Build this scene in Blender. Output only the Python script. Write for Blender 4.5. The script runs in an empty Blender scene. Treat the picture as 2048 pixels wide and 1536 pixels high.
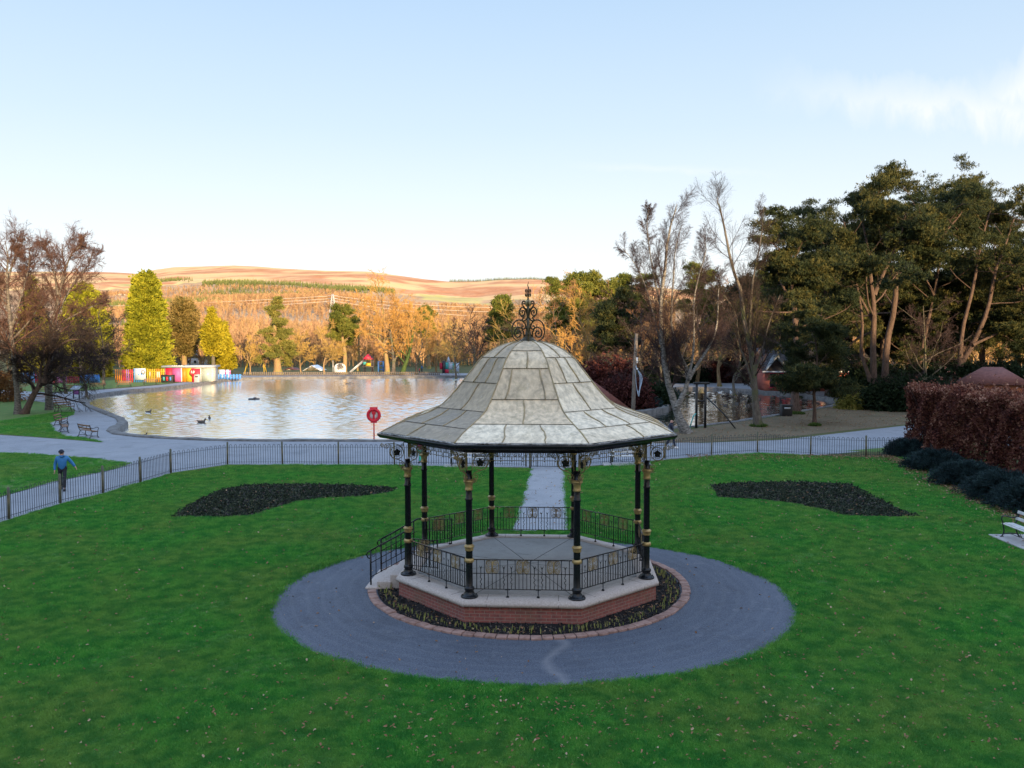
# Park bandstand by a boating lake on a winter afternoon: everything is built in code.
import bpy, bmesh, math, random
import numpy as np
from mathutils import Vector, Matrix
from mathutils.geometry import delaunay_2d_cdt

R = math.radians
PI = math.pi
rng = np.random.default_rng(11)
random.seed(11)
scene = bpy.context.scene
COL = scene.collection

# ------------------------------------------------------------------ camera
F = 1654.0                                     # focal length in pixels of the 2048 px wide photograph
CAM = Vector((-0.206, -21.809, 6.52))
PITCH, YAW, ROLL = 0.05447, -0.01016, -0.0023
fw = Vector((math.sin(YAW) * math.cos(PITCH), math.cos(YAW) * math.cos(PITCH), -math.sin(PITCH)))
rt0 = Vector((math.cos(YAW), -math.sin(YAW), 0)); up0 = rt0.cross(fw)
rt = rt0 * math.cos(ROLL) + up0 * math.sin(ROLL)
upv = -rt0 * math.sin(ROLL) + up0 * math.cos(ROLL)
cd = bpy.data.cameras.new('camera'); cam = bpy.data.objects.new('camera', cd); COL.objects.link(cam)
cd.sensor_width = 36; cd.lens = F / 2048 * 36; cd.clip_start = .1; cd.clip_end = 12000
m = Matrix((rt, upv, -fw)).transposed().to_4x4(); m.translation = CAM; cam.matrix_world = m
scene.camera = cam

def ray(u, v): return fw + rt * ((u - 1024) / F) + upv * ((768 - v) / F)
def at(u, v, z=0.0):                            # where the sight line of a photo point meets the level z
    d = ray(u, v); return CAM + d * ((z - CAM.z) / d.z)
def pt(u, v, dep):                              # the point that far ahead of the camera
    return CAM + ray(u, v) * dep
def pix(P):
    P = np.asarray(P, float) - np.array(CAM)
    z = P @ np.array(fw)
    return 1024 + F * (P @ np.array(rt)) / z, 768 - F * (P @ np.array(upv)) / z, z

# ------------------------------------------------------------------ objects
def tag(o, label=None, cat=None, group=None, kind=None):
    if label: o['label'] = label
    if cat: o['category'] = cat
    if group: o['group'] = group
    if kind: o['kind'] = kind
    return o
def link(o, parent=None):
    COL.objects.link(o)
    if parent is not None: o.parent = parent
    return o
def thing(name, label, cat, loc=(0, 0, 0), rz=0.0, group=None):
    o = bpy.data.objects.new(name, None); o.empty_display_size = .2
    o.location = loc; o.rotation_euler = (0, 0, rz)
    return tag(link(o), label, cat, group)
def copy_tree(o, parent=None):
    c = o.copy(); link(c, parent)
    for ch in list(o.children): copy_tree(ch, c)
    return c
def dup(o, loc, rz=0.0, sc=None, label=None, group=None):
    c = copy_tree(o); c.location = loc; c.rotation_euler = (0, 0, rz)
    if sc is not None: c.scale = sc if hasattr(sc, '__len__') else (sc, sc, sc)
    if label: c['label'] = label
    if group: c['group'] = group
    return c

def np_mesh(name, V, Fs, mat=None, parent=None, smooth=False, attr=None, mats=None, midx=None):
    V = np.asarray(V, np.float32).reshape(-1, 3)
    if not isinstance(Fs, (list, tuple)): Fs = [Fs]
    Fs = [np.asarray(f, np.int32) for f in Fs if len(f)]
    me = bpy.data.meshes.new(name)
    me.vertices.add(len(V)); me.vertices.foreach_set('co', V.ravel())
    loops = np.concatenate([f.ravel() for f in Fs]); tot = np.concatenate([np.full(len(f), f.shape[1], np.int32) for f in Fs])
    st = np.concatenate([[0], np.cumsum(tot)[:-1]]).astype(np.int32)
    me.loops.add(len(loops)); me.loops.foreach_set('vertex_index', loops)
    me.polygons.add(len(tot)); me.polygons.foreach_set('loop_start', st)
    try: me.polygons.foreach_set('loop_total', tot)
    except Exception: pass
    me.update(calc_edges=True)
    if smooth: me.polygons.foreach_set('use_smooth', np.ones(len(tot), bool))
    if attr is not None:
        a = me.attributes.new('v', 'FLOAT', 'POINT'); a.data.foreach_set('value', np.asarray(attr, np.float32))
    for mm in (mats or ([mat] if mat else [])): me.materials.append(mm)
    if midx is not None: me.polygons.foreach_set('material_index', np.asarray(midx, np.int32))
    o = bpy.data.objects.new(name, me)
    return link(o, parent)

def tubes(P, r, k=4, cap=False):                # many bent tapering round bars at once: P[B,n,3], r[B,n]
    P = np.asarray(P, float); r = np.asarray(r, float)
    if P.ndim == 2: P = P[None]; r = np.broadcast_to(r, P.shape[:2])
    B, n, _ = P.shape
    T = np.gradient(P, axis=1); T /= np.linalg.norm(T, axis=2, keepdims=True) + 1e-9
    mean = np.abs(P[:, -1] - P[:, 0]); ax = np.argmin(np.abs(T).mean(1), axis=1)
    ref = np.eye(3)[ax][:, None, :]
    U = np.cross(T, ref); U /= np.linalg.norm(U, axis=2, keepdims=True) + 1e-9
    W = np.cross(T, U)
    a = np.arange(k) * 2 * PI / k
    V = P[:, :, None, :] + r[:, :, None, None] * (np.cos(a)[None, None, :, None] * U[:, :, None, :] + np.sin(a)[None, None, :, None] * W[:, :, None, :])
    b = np.arange(B)[:, None, None] * n * k; i = np.arange(n - 1)[None, :, None] * k; j = np.arange(k)[None, None, :]; j2 = (j + 1) % k
    Fq = np.stack([b + i + j, b + i + j2, b + i + k + j2, b + i + k + j], -1).reshape(-1, 4)
    return V.reshape(-1, 3), Fq

class MB:                                       # collects shapes into one mesh
    def __init__(s): s.V = []; s.F = {}; s.n = 0
    def add(s, V, Fa):
        V = np.asarray(V, float).reshape(-1, 3)
        for f in (Fa if isinstance(Fa, list) else [Fa]):
            f = np.asarray(f, int)
            if len(f): s.F.setdefault(f.shape[1], []).append(f + s.n)
        s.V.append(V); s.n += len(V); return s
    def tube(s, P, r, k=6, cap=True):
        P = np.asarray(P, float); r = np.broadcast_to(np.asarray(r, float), (len(P),))
        V, f = tubes(P, r, k); n = len(P)
        if cap:
            s.F.setdefault(k, []).append(np.array([list(range(k))[::-1], list(range((n - 1) * k, n * k))]) + s.n)
        return s.add(V, f)
    def box(s, c, d, rz=0.0, M_=None):          # centre, full size
        x, y, z = np.array(d) / 2
        V = np.array([(-x, -y, -z), (x, -y, -z), (x, y, -z), (-x, y, -z), (-x, -y, z), (x, -y, z), (x, y, z), (-x, y, z)])
        ca, sa = math.cos(rz), math.sin(rz)
        V = V @ np.array([[ca, sa, 0], [-sa, ca, 0], [0, 0, 1]]) + np.array(c)
        return s.add(V, np.array([(0, 3, 2, 1), (4, 5, 6, 7), (0, 1, 5, 4), (1, 2, 6, 5), (2, 3, 7, 6), (3, 0, 4, 7)]))
    def bar(s, a, b, w, h=None):                # rectangular bar from a to b
        a = np.array(a, float); b = np.array(b, float); h = h or w
        t = (b - a) / np.linalg.norm(b - a); ref = np.array((0, 0, 1.)) if abs(t[2]) < .95 else np.array((0, 1., 0))
        u = np.cross(t, ref); u /= np.linalg.norm(u); v = np.cross(u, t)
        V = [p + u * sx * w / 2 + v * sy * h / 2 for p in (a, b) for sx, sy in ((-1, -1), (1, -1), (1, 1), (-1, 1))]
        return s.add(V, np.array([(0, 1, 2, 3), (7, 6, 5, 4), (0, 4, 5, 1), (1, 5, 6, 2), (2, 6, 7, 3), (3, 7, 4, 0)]))
    def lathe(s, prof, c=(0, 0, 0), k=16, ph=0.0):    # profile of (radius, z)
        a = np.arange(k) * 2 * PI / k + ph; n = len(prof)
        V = np.array([(r * math.cos(t) + c[0], r * math.sin(t) + c[1], z + c[2]) for r, z in prof for t in a])
        i = np.arange(n - 1)[:, None] * k; j = np.arange(k)[None]; j2 = (j + 1) % k
        f = np.stack([i + j, i + j2, i + k + j2, i + k + j], -1).reshape(-1, 4)
        s.F.setdefault(k, []).append(np.array([list(range(k))[::-1], list(range((n - 1) * k, n * k))]) + s.n)
        return s.add(V, f)
    def prism(s, poly, z0, z1):                 # flat polygon pushed up
        n = len(poly); V = [(p[0], p[1], z0) for p in poly] + [(p[0], p[1], z1) for p in poly]
        f = np.array([(i, (i + 1) % n, n + (i + 1) % n, n + i) for i in range(n)])
        s.F.setdefault(n, []).append(np.array([list(range(n))[::-1], list(range(n, 2 * n))]) + s.n)
        return s.add(V, f)
    def ell(s, c, r, k=10, n=7):
        prof = [(max(1e-3, math.sin(t)), -math.cos(t)) for t in np.linspace(0.05, PI - .05, n)]
        q = MB().lathe(prof, k=k)
        return s.add(np.concatenate(q.V) * np.array(r) + np.array(c), [np.concatenate(v) for v in q.F.values()])
    def xf(s, M4):
        M4 = np.array(M4); s.V = [np.c_[v, np.ones(len(v))] @ M4.T[:, :3] for v in s.V]; return s
    def merge(s, o, M4=None):
        V = np.concatenate(o.V)
        if M4 is not None: V = np.c_[V, np.ones(len(V))] @ np.array(M4).T[:, :3]
        return s.add(V, [np.concatenate(v) for v in o.F.values()])
    def build(s, name, mat, parent=None, smooth=False, bevel=0):
        o = np_mesh(name, np.concatenate(s.V), [np.concatenate(v) for v in s.F.values()], mat, parent, smooth)
        if bevel:
            b = o.modifiers.new('bevel', 'BEVEL'); b.width = bevel; b.segments = 2; b.limit_method = 'ANGLE'; b.angle_limit = R(40)
        return o

def spline(pts, n=40):                          # smooth curve through points
    P = np.array(pts, float); Q = np.vstack([2 * P[0] - P[1], P, 2 * P[-1] - P[-2]])
    out = []; m_ = len(P) - 1
    for t in np.linspace(0, m_ - 1e-6, n):
        i = int(t); f = t - i; a, b, c, d = Q[i:i + 4]
        out.append(.5 * ((2 * b) + (-a + c) * f + (2 * a - 5 * b + 4 * c - d) * f * f + (-a + 3 * b - 3 * c + d) * f ** 3))
    return np.array(out)
def spiral(c, r0, r1, a0, a1, n=22):            # plane spiral, returns 2-d points
    t = np.linspace(0, 1, n); a = a0 + (a1 - a0) * t; r = r0 + (r1 - r0) * t
    return np.stack([c[0] + r * np.cos(a), c[1] + r * np.sin(a)], 1)
def inplane(p2, o, ex, ez):                     # 2-d points into a plane in space
    p2 = np.asarray(p2); return np.array(o) + p2[:, :1] * np.array(ex) + p2[:, 1:2] * np.array(ez)

# ------------------------------------------------------------------ materials
MATS = {}
def nodes_of(name):
    mt = bpy.data.materials.new(name); mt.use_nodes = True
    nt = mt.node_tree; bs = nt.nodes['Principled BSDF']; return mt, nt, bs
def ramp(nt, fac, stops, interp='LINEAR'):
    n = nt.nodes.new('ShaderNodeValToRGB'); n.color_ramp.interpolation = interp
    els = n.color_ramp.elements
    while len(els) < len(stops): els.new(.5)
    for e, (p, c) in zip(els, stops): e.position = p; e.color = (*c, 1)
    nt.links.new(fac, n.inputs[0]); return n.outputs[0]
def noise(nt, scale, detail=4, rough=.55, vec=None, dist=0, out='Fac'):
    n = nt.nodes.new('ShaderNodeTexNoise'); n.inputs['Scale'].default_value = scale; n.inputs['Detail'].default_value = detail
    n.inputs['Roughness'].default_value = rough; n.inputs['Distortion'].default_value = dist
    if vec is not None: nt.links.new(vec, n.inputs['Vector'])
    return n.outputs[out]
def objvec(nt, scale=None):
    tc = nt.nodes.new('ShaderNodeTexCoord'); o = tc.outputs['Object']
    if scale:
        mp = nt.nodes.new('ShaderNodeMapping'); mp.inputs['Scale'].default_value = scale; nt.links.new(o, mp.inputs[0]); o = mp.outputs[0]
    return o
def posvec(nt, scale=None):
    g = nt.nodes.new('ShaderNodeNewGeometry'); o = g.outputs['Position']
    if scale:
        mp = nt.nodes.new('ShaderNodeMapping'); mp.inputs['Scale'].default_value = scale; nt.links.new(o, mp.inputs[0]); o = mp.outputs[0]
    return o
def mixc(nt, fac, a, b, mode='MIX'):
    n = nt.nodes.new('ShaderNodeMix'); n.data_type = 'RGBA'; n.blend_type = mode
    for s, x in ((0, fac), (6, a), (7, b)):
        if isinstance(x, (int, float)): n.inputs[s].default_value = x
        elif isinstance(x, tuple): n.inputs[s].default_value = (*x, 1)
        else: nt.links.new(x, n.inputs[s])
    return n.outputs[2]
def math_(nt, op, a, b=None, c=None, clamp=False):
    n = nt.nodes.new('ShaderNodeMath'); n.operation = op; n.use_clamp = clamp
    for i, x in enumerate((a, b, c)):
        if x is None: continue
        if isinstance(x, (int, float)): n.inputs[i].default_value = x
        else: nt.links.new(x, n.inputs[i])
    return n.outputs[0]
def attrv(nt, name='v'):
    n = nt.nodes.new('ShaderNodeAttribute'); n.attribute_name = name; return n.outputs['Fac']
def bump(nt, bs, h, strength=.3, dist=.02):
    n = nt.nodes.new('ShaderNodeBump'); n.inputs['Strength'].default_value = strength; n.inputs['Distance'].default_value = dist
    nt.links.new(h, n.inputs['Height']); nt.links.new(n.outputs[0], bs.inputs['Normal'])
def mat(name, c1, c2=None, scale=6.0, rough=.7, metal=0.0, spec=.5, bmp=0.0, bdist=.01, bscale=None, detail=5, rnd=0.0, lo=.35, hi=.65):
    """painted or natural surface whose colour wanders between two tones"""
    mt, nt, bs = nodes_of(name); v = objvec(nt)
    col = None
    if c2:
        col = ramp(nt, noise(nt, scale, detail, .6, v), [(lo, c1), (hi, c2)])
    if rnd:
        oi = nt.nodes.new('ShaderNodeObjectInfo')
        f = math_(nt, 'MULTIPLY_ADD', oi.outputs['Random'], rnd, 1 - rnd / 2)
        hs = nt.nodes.new('ShaderNodeHueSaturation'); nt.links.new(f, hs.inputs['Value'])
        if col is None: hs.inputs['Color'].default_value = (*c1, 1)
        else: nt.links.new(col, hs.inputs['Color'])
        col = hs.outputs[0]
    if col is None: bs.inputs['Base Color'].default_value = (*c1, 1)
    else: nt.links.new(col, bs.inputs['Base Color'])
    bs.inputs['Roughness'].default_value = rough; bs.inputs['Metallic'].default_value = metal
    bs.inputs['Specular IOR Level'].default_value = spec
    if bmp: bump(nt, bs, noise(nt, bscale or scale * 4, 6, .6, v), bmp, bdist)
    MATS[name] = mt; return mt
def leafmat(name, stops, rough=.75, trans=.25, patch=None, spec=.2, patch2=None):
    """leaves or needles: the tone of each tuft comes from its own stored value"""
    mt, nt, bs = nodes_of(name)
    col = ramp(nt, attrv(nt), stops)
    if patch:
        col = mixc(nt, math_(nt, 'MULTIPLY', ramp(nt, noise(nt, patch[0], 3, .5, posvec(nt)), [(.4, (0, 0, 0)), (.65, (1, 1, 1))]), patch[2]), col, patch[1])
    if patch2:
        col = mixc(nt, math_(nt, 'MULTIPLY', ramp(nt, noise(nt, patch2[0], 4, .6, posvec(nt)), [(.42, (0, 0, 0)), (.6, (1, 1, 1))]), patch2[2]), col, patch2[1])
    nt.links.new(col, bs.inputs['Base Color']); bs.inputs['Roughness'].default_value = rough
    bs.inputs['Specular IOR Level'].default_value = spec
    if trans:
        tr = nt.nodes.new('ShaderNodeBsdfTranslucent'); nt.links.new(col, tr.inputs['Color'])
        mx = nt.nodes.new('ShaderNodeMixShader'); mx.inputs[0].default_value = trans
        nt.links.new(bs.outputs[0], mx.inputs[1]); nt.links.new(tr.outputs[0], mx.inputs[2])
        nt.links.new(mx.outputs[0], nt.nodes['Material Output'].inputs[0])
    MATS[name] = mt; return mt

def scatter(name, P, S, protos, mat_=None, label=None, seed=1, tilt=.15):   # stuff: one object, copies of a few small meshes
    me = bpy.data.meshes.new(name); P = np.asarray(P, np.float32)
    me.vertices.add(len(P)); me.vertices.foreach_set('co', P.ravel()); me.update()
    a = me.attributes.new('sc', 'FLOAT', 'POINT'); a.data.foreach_set('value', np.asarray(S, np.float32))
    o = link(bpy.data.objects.new(name, me))
    pc = bpy.data.collections.new(name + '_sources')
    for p in protos:
        for c in list(p.users_collection): c.objects.unlink(p)
        pc.objects.link(p)
    ng = bpy.data.node_groups.new(name, 'GeometryNodeTree')
    ng.interface.new_socket('Geometry', in_out='INPUT', socket_type='NodeSocketGeometry')
    ng.interface.new_socket('Geometry', in_out='OUTPUT', socket_type='NodeSocketGeometry')
    N = ng.nodes.new; L = ng.links.new
    gi = N('NodeGroupInput'); go = N('NodeGroupOutput')
    mp = N('GeometryNodeMeshToPoints'); L(gi.outputs[0], mp.inputs[0])
    ip = N('GeometryNodeInstanceOnPoints'); L(mp.outputs[0], ip.inputs['Points'])
    ci = N('GeometryNodeCollectionInfo'); ci.inputs['Collection'].default_value = pc
    ci.inputs['Separate Children'].default_value = True; ci.inputs['Reset Children'].default_value = True
    L(ci.outputs[0], ip.inputs['Instance']); ip.inputs['Pick Instance'].default_value = True
    rv = N('FunctionNodeRandomValue'); rv.data_type = 'FLOAT_VECTOR'
    rv.inputs[0].default_value = (-tilt, -tilt, 0); rv.inputs[1].default_value = (tilt, tilt, 6.283); rv.inputs['Seed'].default_value = seed
    L(rv.outputs[0], ip.inputs['Rotation'])
    na = N('GeometryNodeInputNamedAttribute'); na.data_type = 'FLOAT'; na.inputs['Name'].default_value = 'sc'
    L(na.outputs[0], ip.inputs['Scale']); L(ip.outputs[0], go.inputs[0])
    md = o.modifiers.new('scatter', 'NODES'); md.node_group = ng
    tag(o, label, None, None, 'stuff')
    return o

# ------------------------------------------------------------------ sun, sky, air
SUN_EL, SUN_H = R(9.0), Vector((0.42, -0.9075, 0)).normalized()
sd = Vector((SUN_H.x * math.cos(SUN_EL), SUN_H.y * math.cos(SUN_EL), math.sin(SUN_EL)))
sl = bpy.data.lights.new('sun', 'SUN'); sl.energy = 5.0; sl.angle = R(.55); sl.color = (1, .71, .39)
so = bpy.data.objects.new('sun', sl); link(so); so.rotation_euler = sd.to_track_quat('Z', 'Y').to_euler(); so.location = (40, -120, 90)
w = bpy.data.worlds.new('World'); scene.world = w; w.use_nodes = True
nt = w.node_tree; bg = nt.nodes['Background']
sk = nt.nodes.new('ShaderNodeTexSky'); sk.sky_type = 'NISHITA'; sk.sun_disc = False
sk.sun_elevation = SUN_EL; sk.sun_rotation = math.atan2(SUN_H.x, SUN_H.y); sk.altitude = 200
sk.air_density = 1.0; sk.dust_density = 1.2; sk.ozone_density = 1.5
tc = nt.nodes.new('ShaderNodeTexCoord'); sx = nt.nodes.new('ShaderNodeSeparateXYZ'); nt.links.new(tc.outputs['Generated'], sx.inputs[0])
yy = math_(nt, 'MAXIMUM', sx.outputs[1], .02)
cu = math_(nt, 'DIVIDE', sx.outputs[0], yy); cv = math_(nt, 'DIVIDE', sx.outputs[2], yy)
cb = nt.nodes.new('ShaderNodeCombineXYZ'); nt.links.new(cu, cb.inputs[0]); nt.links.new(cv, cb.inputs[1])
def cirrus(u0, u1, v0, slope, wid, amp, scl, curve=0.0):
    du = math_(nt, 'SUBTRACT', cu, u0)
    mid = math_(nt, 'MULTIPLY_ADD', du, slope, v0)
    if curve: mid = math_(nt, 'ADD', mid, math_(nt, 'MULTIPLY', math_(nt, 'MULTIPLY', du, du), curve))
    mp = nt.nodes.new('ShaderNodeMapping'); mp.inputs['Scale'].default_value = scl; mp.inputs['Rotation'].default_value = (0, 0, .25)
    nt.links.new(cb.outputs[0], mp.inputs[0])
    n = noise(nt, 1, 7, .62, mp.outputs[0], .6)
    wob = math_(nt, 'MULTIPLY_ADD', n, wid * 2.2, -wid * 1.1)
    off = math_(nt, 'ABSOLUTE', math_(nt, 'DIVIDE', math_(nt, 'ADD', math_(nt, 'SUBTRACT', cv, mid), wob), wid))
    band = math_(nt, 'SUBTRACT', 1, off, clamp=True)
    along = math_(nt, 'DIVIDE', du, u1 - u0, clamp=True)
    return math_(nt, 'MULTIPLY', math_(nt, 'MULTIPLY', band, along), math_(nt, 'MULTIPLY', n, amp), clamp=True)
c1 = cirrus(.27, .5, .300, -.115, .034, 1.9, (26, 9, 1))
c2 = cirrus(.50, .62, .262, .42, .040, 2.3, (18, 10, 1))
c3 = cirrus(.05, .14, .207, -.045, .006, .7, (30, 60, 1))
c3 = math_(nt, 'MULTIPLY', c3, math_(nt, 'SUBTRACT', 1, math_(nt, 'DIVIDE', math_(nt, 'SUBTRACT', cu, .2), .12, clamp=True)))
cl = math_(nt, 'MAXIMUM', math_(nt, 'MAXIMUM', c1, c2), c3)
cl = math_(nt, 'MULTIPLY', cl, math_(nt, 'GREATER_THAN', sx.outputs[1], .1))
CLOUD = (.66, .68, .705); SKY_K = .68; SKY_N = .2
# winter afternoon sky: white at the horizon, blue overhead (brightened out of view as fill for the shaded ground), warm towards the low sun behind the camera
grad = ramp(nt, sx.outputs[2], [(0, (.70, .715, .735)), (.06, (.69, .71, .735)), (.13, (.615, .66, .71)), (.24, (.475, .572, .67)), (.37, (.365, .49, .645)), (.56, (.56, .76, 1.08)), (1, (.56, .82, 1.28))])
dt = nt.nodes.new('ShaderNodeVectorMath'); dt.operation = 'DOT_PRODUCT'; nt.links.new(tc.outputs['Generated'], dt.inputs[0]); dt.inputs[1].default_value = sd
glow = math_(nt, 'POWER', math_(nt, 'MAXIMUM', dt.outputs['Value'], 0), 4)
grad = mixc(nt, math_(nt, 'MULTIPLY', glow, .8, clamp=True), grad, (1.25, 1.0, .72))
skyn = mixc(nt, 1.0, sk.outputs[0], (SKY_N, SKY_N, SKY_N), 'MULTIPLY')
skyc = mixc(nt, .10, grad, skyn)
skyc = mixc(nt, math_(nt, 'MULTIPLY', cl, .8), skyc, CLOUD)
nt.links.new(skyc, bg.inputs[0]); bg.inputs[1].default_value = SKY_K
scene.view_settings.view_transform = 'Standard'; scene.view_settings.look = 'None'
scene.view_settings.exposure = 1.17; scene.view_settings.gamma = 1
scene.render.engine = 'CYCLES'
scene.cycles.max_bounces = 6; scene.cycles.diffuse_bounces = 3; scene.cycles.glossy_bounces = 3; scene.cycles.transmission_bounces = 3
scene.cycles.transparent_max_bounces = 6; scene.cycles.use_denoising = True; scene.cycles.sample_clamp_indirect = 4
scene.cycles.use_adaptive_sampling = True; scene.cycles.adaptive_threshold = .015
scene.render.film_transparent = False
# ------------------------------------------------------------------ ground, water, paths
def ground_mat(name, stops, scale, rough=.95, bscale=60, bstr=.4, bdist=.02, fine=None, vecscale=None, spec=.2):
    mt, nt, bs = nodes_of(name); v = objvec(nt, vecscale)
    col = ramp(nt, noise(nt, scale, 6, .6, v), stops)
    if fine:
        f = ramp(nt, noise(nt, fine[0], 3, .7, v), [(fine[2], (0, 0, 0)), (fine[3], (1, 1, 1))])
        col = mixc(nt, f, col, fine[1])
    nt.links.new(col, bs.inputs['Base Color']); bs.inputs['Roughness'].default_value = rough; bs.inputs['Specular IOR Level'].default_value = spec
    bump(nt, bs, noise(nt, bscale, 4, .7, v), bstr, bdist)
    MATS[name] = mt; return mt
GRASS = ground_mat('lawn_turf', [(.3, (.035, .12, .02)), (.55, (.06, .15, .03)), (.75, (.11, .15, .04))], .5, fine=(9, (.05, .075, .02), .58, .75))
ROUGH = ground_mat('rough_grass', [(.3, (.05, .075, .025)), (.6, (.09, .09, .035)), (.8, (.12, .09, .05))], .25, fine=(3, (.1, .06, .03), .55, .7))
WEDGE = ground_mat('thin_grass', [(.3, (.07, .15, .038)), (.55, (.10, .17, .042)), (.75, (.19, .175, .075))], 1.1, fine=(7, (.12, .09, .06), .55, .7))
LITTER = ground_mat('leaf_litter_earth', [(.3, (.10, .085, .05)), (.55, (.15, .115, .075)), (.75, (.105, .11, .05))], .5, fine=(10, (.19, .135, .09), .6, .72))
SOIL = ground_mat('bed_soil', [(.3, (.010, .010, .011)), (.7, (.026, .024, .024))], 3, bscale=26, bstr=1, bdist=.05, fine=(24, (.07, .06, .055), .66, .72))

def asphalt(name, base, worn, specks=.5, crack=False):
    mt, nt, bs = nodes_of(name); v = objvec(nt)
    big = ramp(nt, noise(nt, .45, 5, .6, v), [(.3, base), (.72, worn)])
    fine = noise(nt, 38, 2, .8, v)
    col = mixc(nt, ramp(nt, fine, [(.3, (0, 0, 0)), (.7, (1, 1, 1))]), mixc(nt, .32, big, (.02, .02, .022)), mixc(nt, .22, big, (.42, .44, .48)))
    damp = ramp(nt, noise(nt, .8, 6, .7, v), [(.52, (0, 0, 0)), (.62, (1, 1, 1))])
    col = mixc(nt, math_(nt, 'MULTIPLY', damp, .35), col, mixc(nt, .55, col, (.02, .022, .028)))
    pale = ramp(nt, noise(nt, 1.7, 7, .75, v), [(.58, (0, 0, 0)), (.7, (1, 1, 1))])
    col = mixc(nt, math_(nt, 'MULTIPLY', pale, .3), col, (.24, .245, .26))
    if crack:
        sp = nt.nodes.new('ShaderNodeSeparateXYZ'); nt.links.new(v, sp.inputs[0])
        n = noise(nt, 1.0, 2, .5, v)
        path = math_(nt, 'ADD', math_(nt, 'MULTIPLY_ADD', math_(nt, 'SINE', math_(nt, 'MULTIPLY', sp.outputs[1], 3.1)), -.17, .52), math_(nt, 'MULTIPLY_ADD', n, .5, -.25))
        d = math_(nt, 'ABSOLUTE', math_(nt, 'SUBTRACT', sp.outputs[0], path))
        wdt = math_(nt, 'SUBTRACT', 1, math_(nt, 'DIVIDE', d, .17), clamp=True)
        wdt = math_(nt, 'MULTIPLY', wdt, math_(nt, 'LESS_THAN', sp.outputs[1], -4.0))
        col = mixc(nt, math_(nt, 'MULTIPLY', wdt, .35), col, (.27, .26, .27))
        # curved scuff marks of wheels on the right side of the ring
        w_ = nt.nodes.new('ShaderNodeTexWave'); w_.wave_type = 'RINGS'; w_.rings_direction = 'Z'
        w_.inputs['Scale'].default_value = .9; w_.inputs['Distortion'].default_value = 3.5; w_.inputs['Detail'].default_value = 3
        nt.links.new(v, w_.inputs[0])
        col = mixc(nt, math_(nt, 'MULTIPLY', ramp(nt, w_.outputs['Fac'], [(.6, (0, 0, 0)), (1, (1, 1, 1))]), .05), col, (.3, .3, .3))
    nt.links.new(col, bs.inputs['Base Color'])
    bs.inputs['Roughness'].default_value = .8; bs.inputs['Specular IOR Level'].default_value = .35
    bump(nt, bs, fine, .35, .006); MATS[name] = mt; return mt
ASPH = asphalt('ring_asphalt', (.026, .037, .066), (.054, .069, .104), crack=True)
ASPH2 = asphalt('lake_path_asphalt', (.21, .225, .255), (.29, .30, .325))
ASPH3 = asphalt('entrance_path_asphalt', (.25, .255, .275), (.33, .33, .345))

def sheet(name, rings, z, mat_, holes=(), kind='structure', label=None):   # flat polygon with holes, rings are lists of xy
    co = []; faces = []
    ed = []
    for rg in list(rings) + list(holes):
        b = len(co); co += [Vector((p[0], p[1])) for p in rg]; n = len(rg)
        ed += [(b + i, b + (i + 1) % n) for i in range(n)]
    V, E, Fc, *_ = delaunay_2d_cdt(co, ed, [], 0, 1e-5)
    def inside(p, rg):
        c = False; n = len(rg); j = n - 1
        for i in range(n):
            xi, yi = rg[i][0], rg[i][1]; xj, yj = rg[j][0], rg[j][1]
            if (yi > p[1]) != (yj > p[1]) and p[0] < (xj - xi) * (p[1] - yi) / (yj - yi) + xi: c = not c
            j = i
        return c
    for f in Fc:
        c = sum((V[i] for i in f), Vector((0, 0))) / len(f)
        if any(inside(c, r_) for r_ in rings) and not any(inside(c, h) for h in holes):
            a = sum(V[f[i]].x * V[f[(i + 1) % 3]].y - V[f[(i + 1) % 3]].x * V[f[i]].y for i in range(3))
            faces.append(list(f) if a > 0 else list(f)[::-1])
    o = np_mesh(name, [(v.x, v.y, z) for v in V], np.array(faces), mat_)
    return tag(o, label, None, None, kind)
def ring_px(px, z=0.0, smooth_n=0):
    P = [tuple(at(u, v, z))[:2] for u, v in px]
    if smooth_n:
        q = spline([(a, b, 0) for a, b in P] + [(P[0][0], P[0][1], 0)], smooth_n)
        P = [tuple(x[:2]) for x in q[:-1]]
    return P
def inpoly(X, Y, rg):
    c = np.zeros(len(X), bool); n = len(rg); j = n - 1
    for i in range(n):
        xi, yi = rg[i][0], rg[i][1]; xj, yj = rg[j][0], rg[j][1]
        hit = ((yi > Y) != (yj > Y)) & (X < (xj - xi) * (Y - yi) / (yj - yi + 1e-12) + xi); c ^= hit; j = i
    return c

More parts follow.
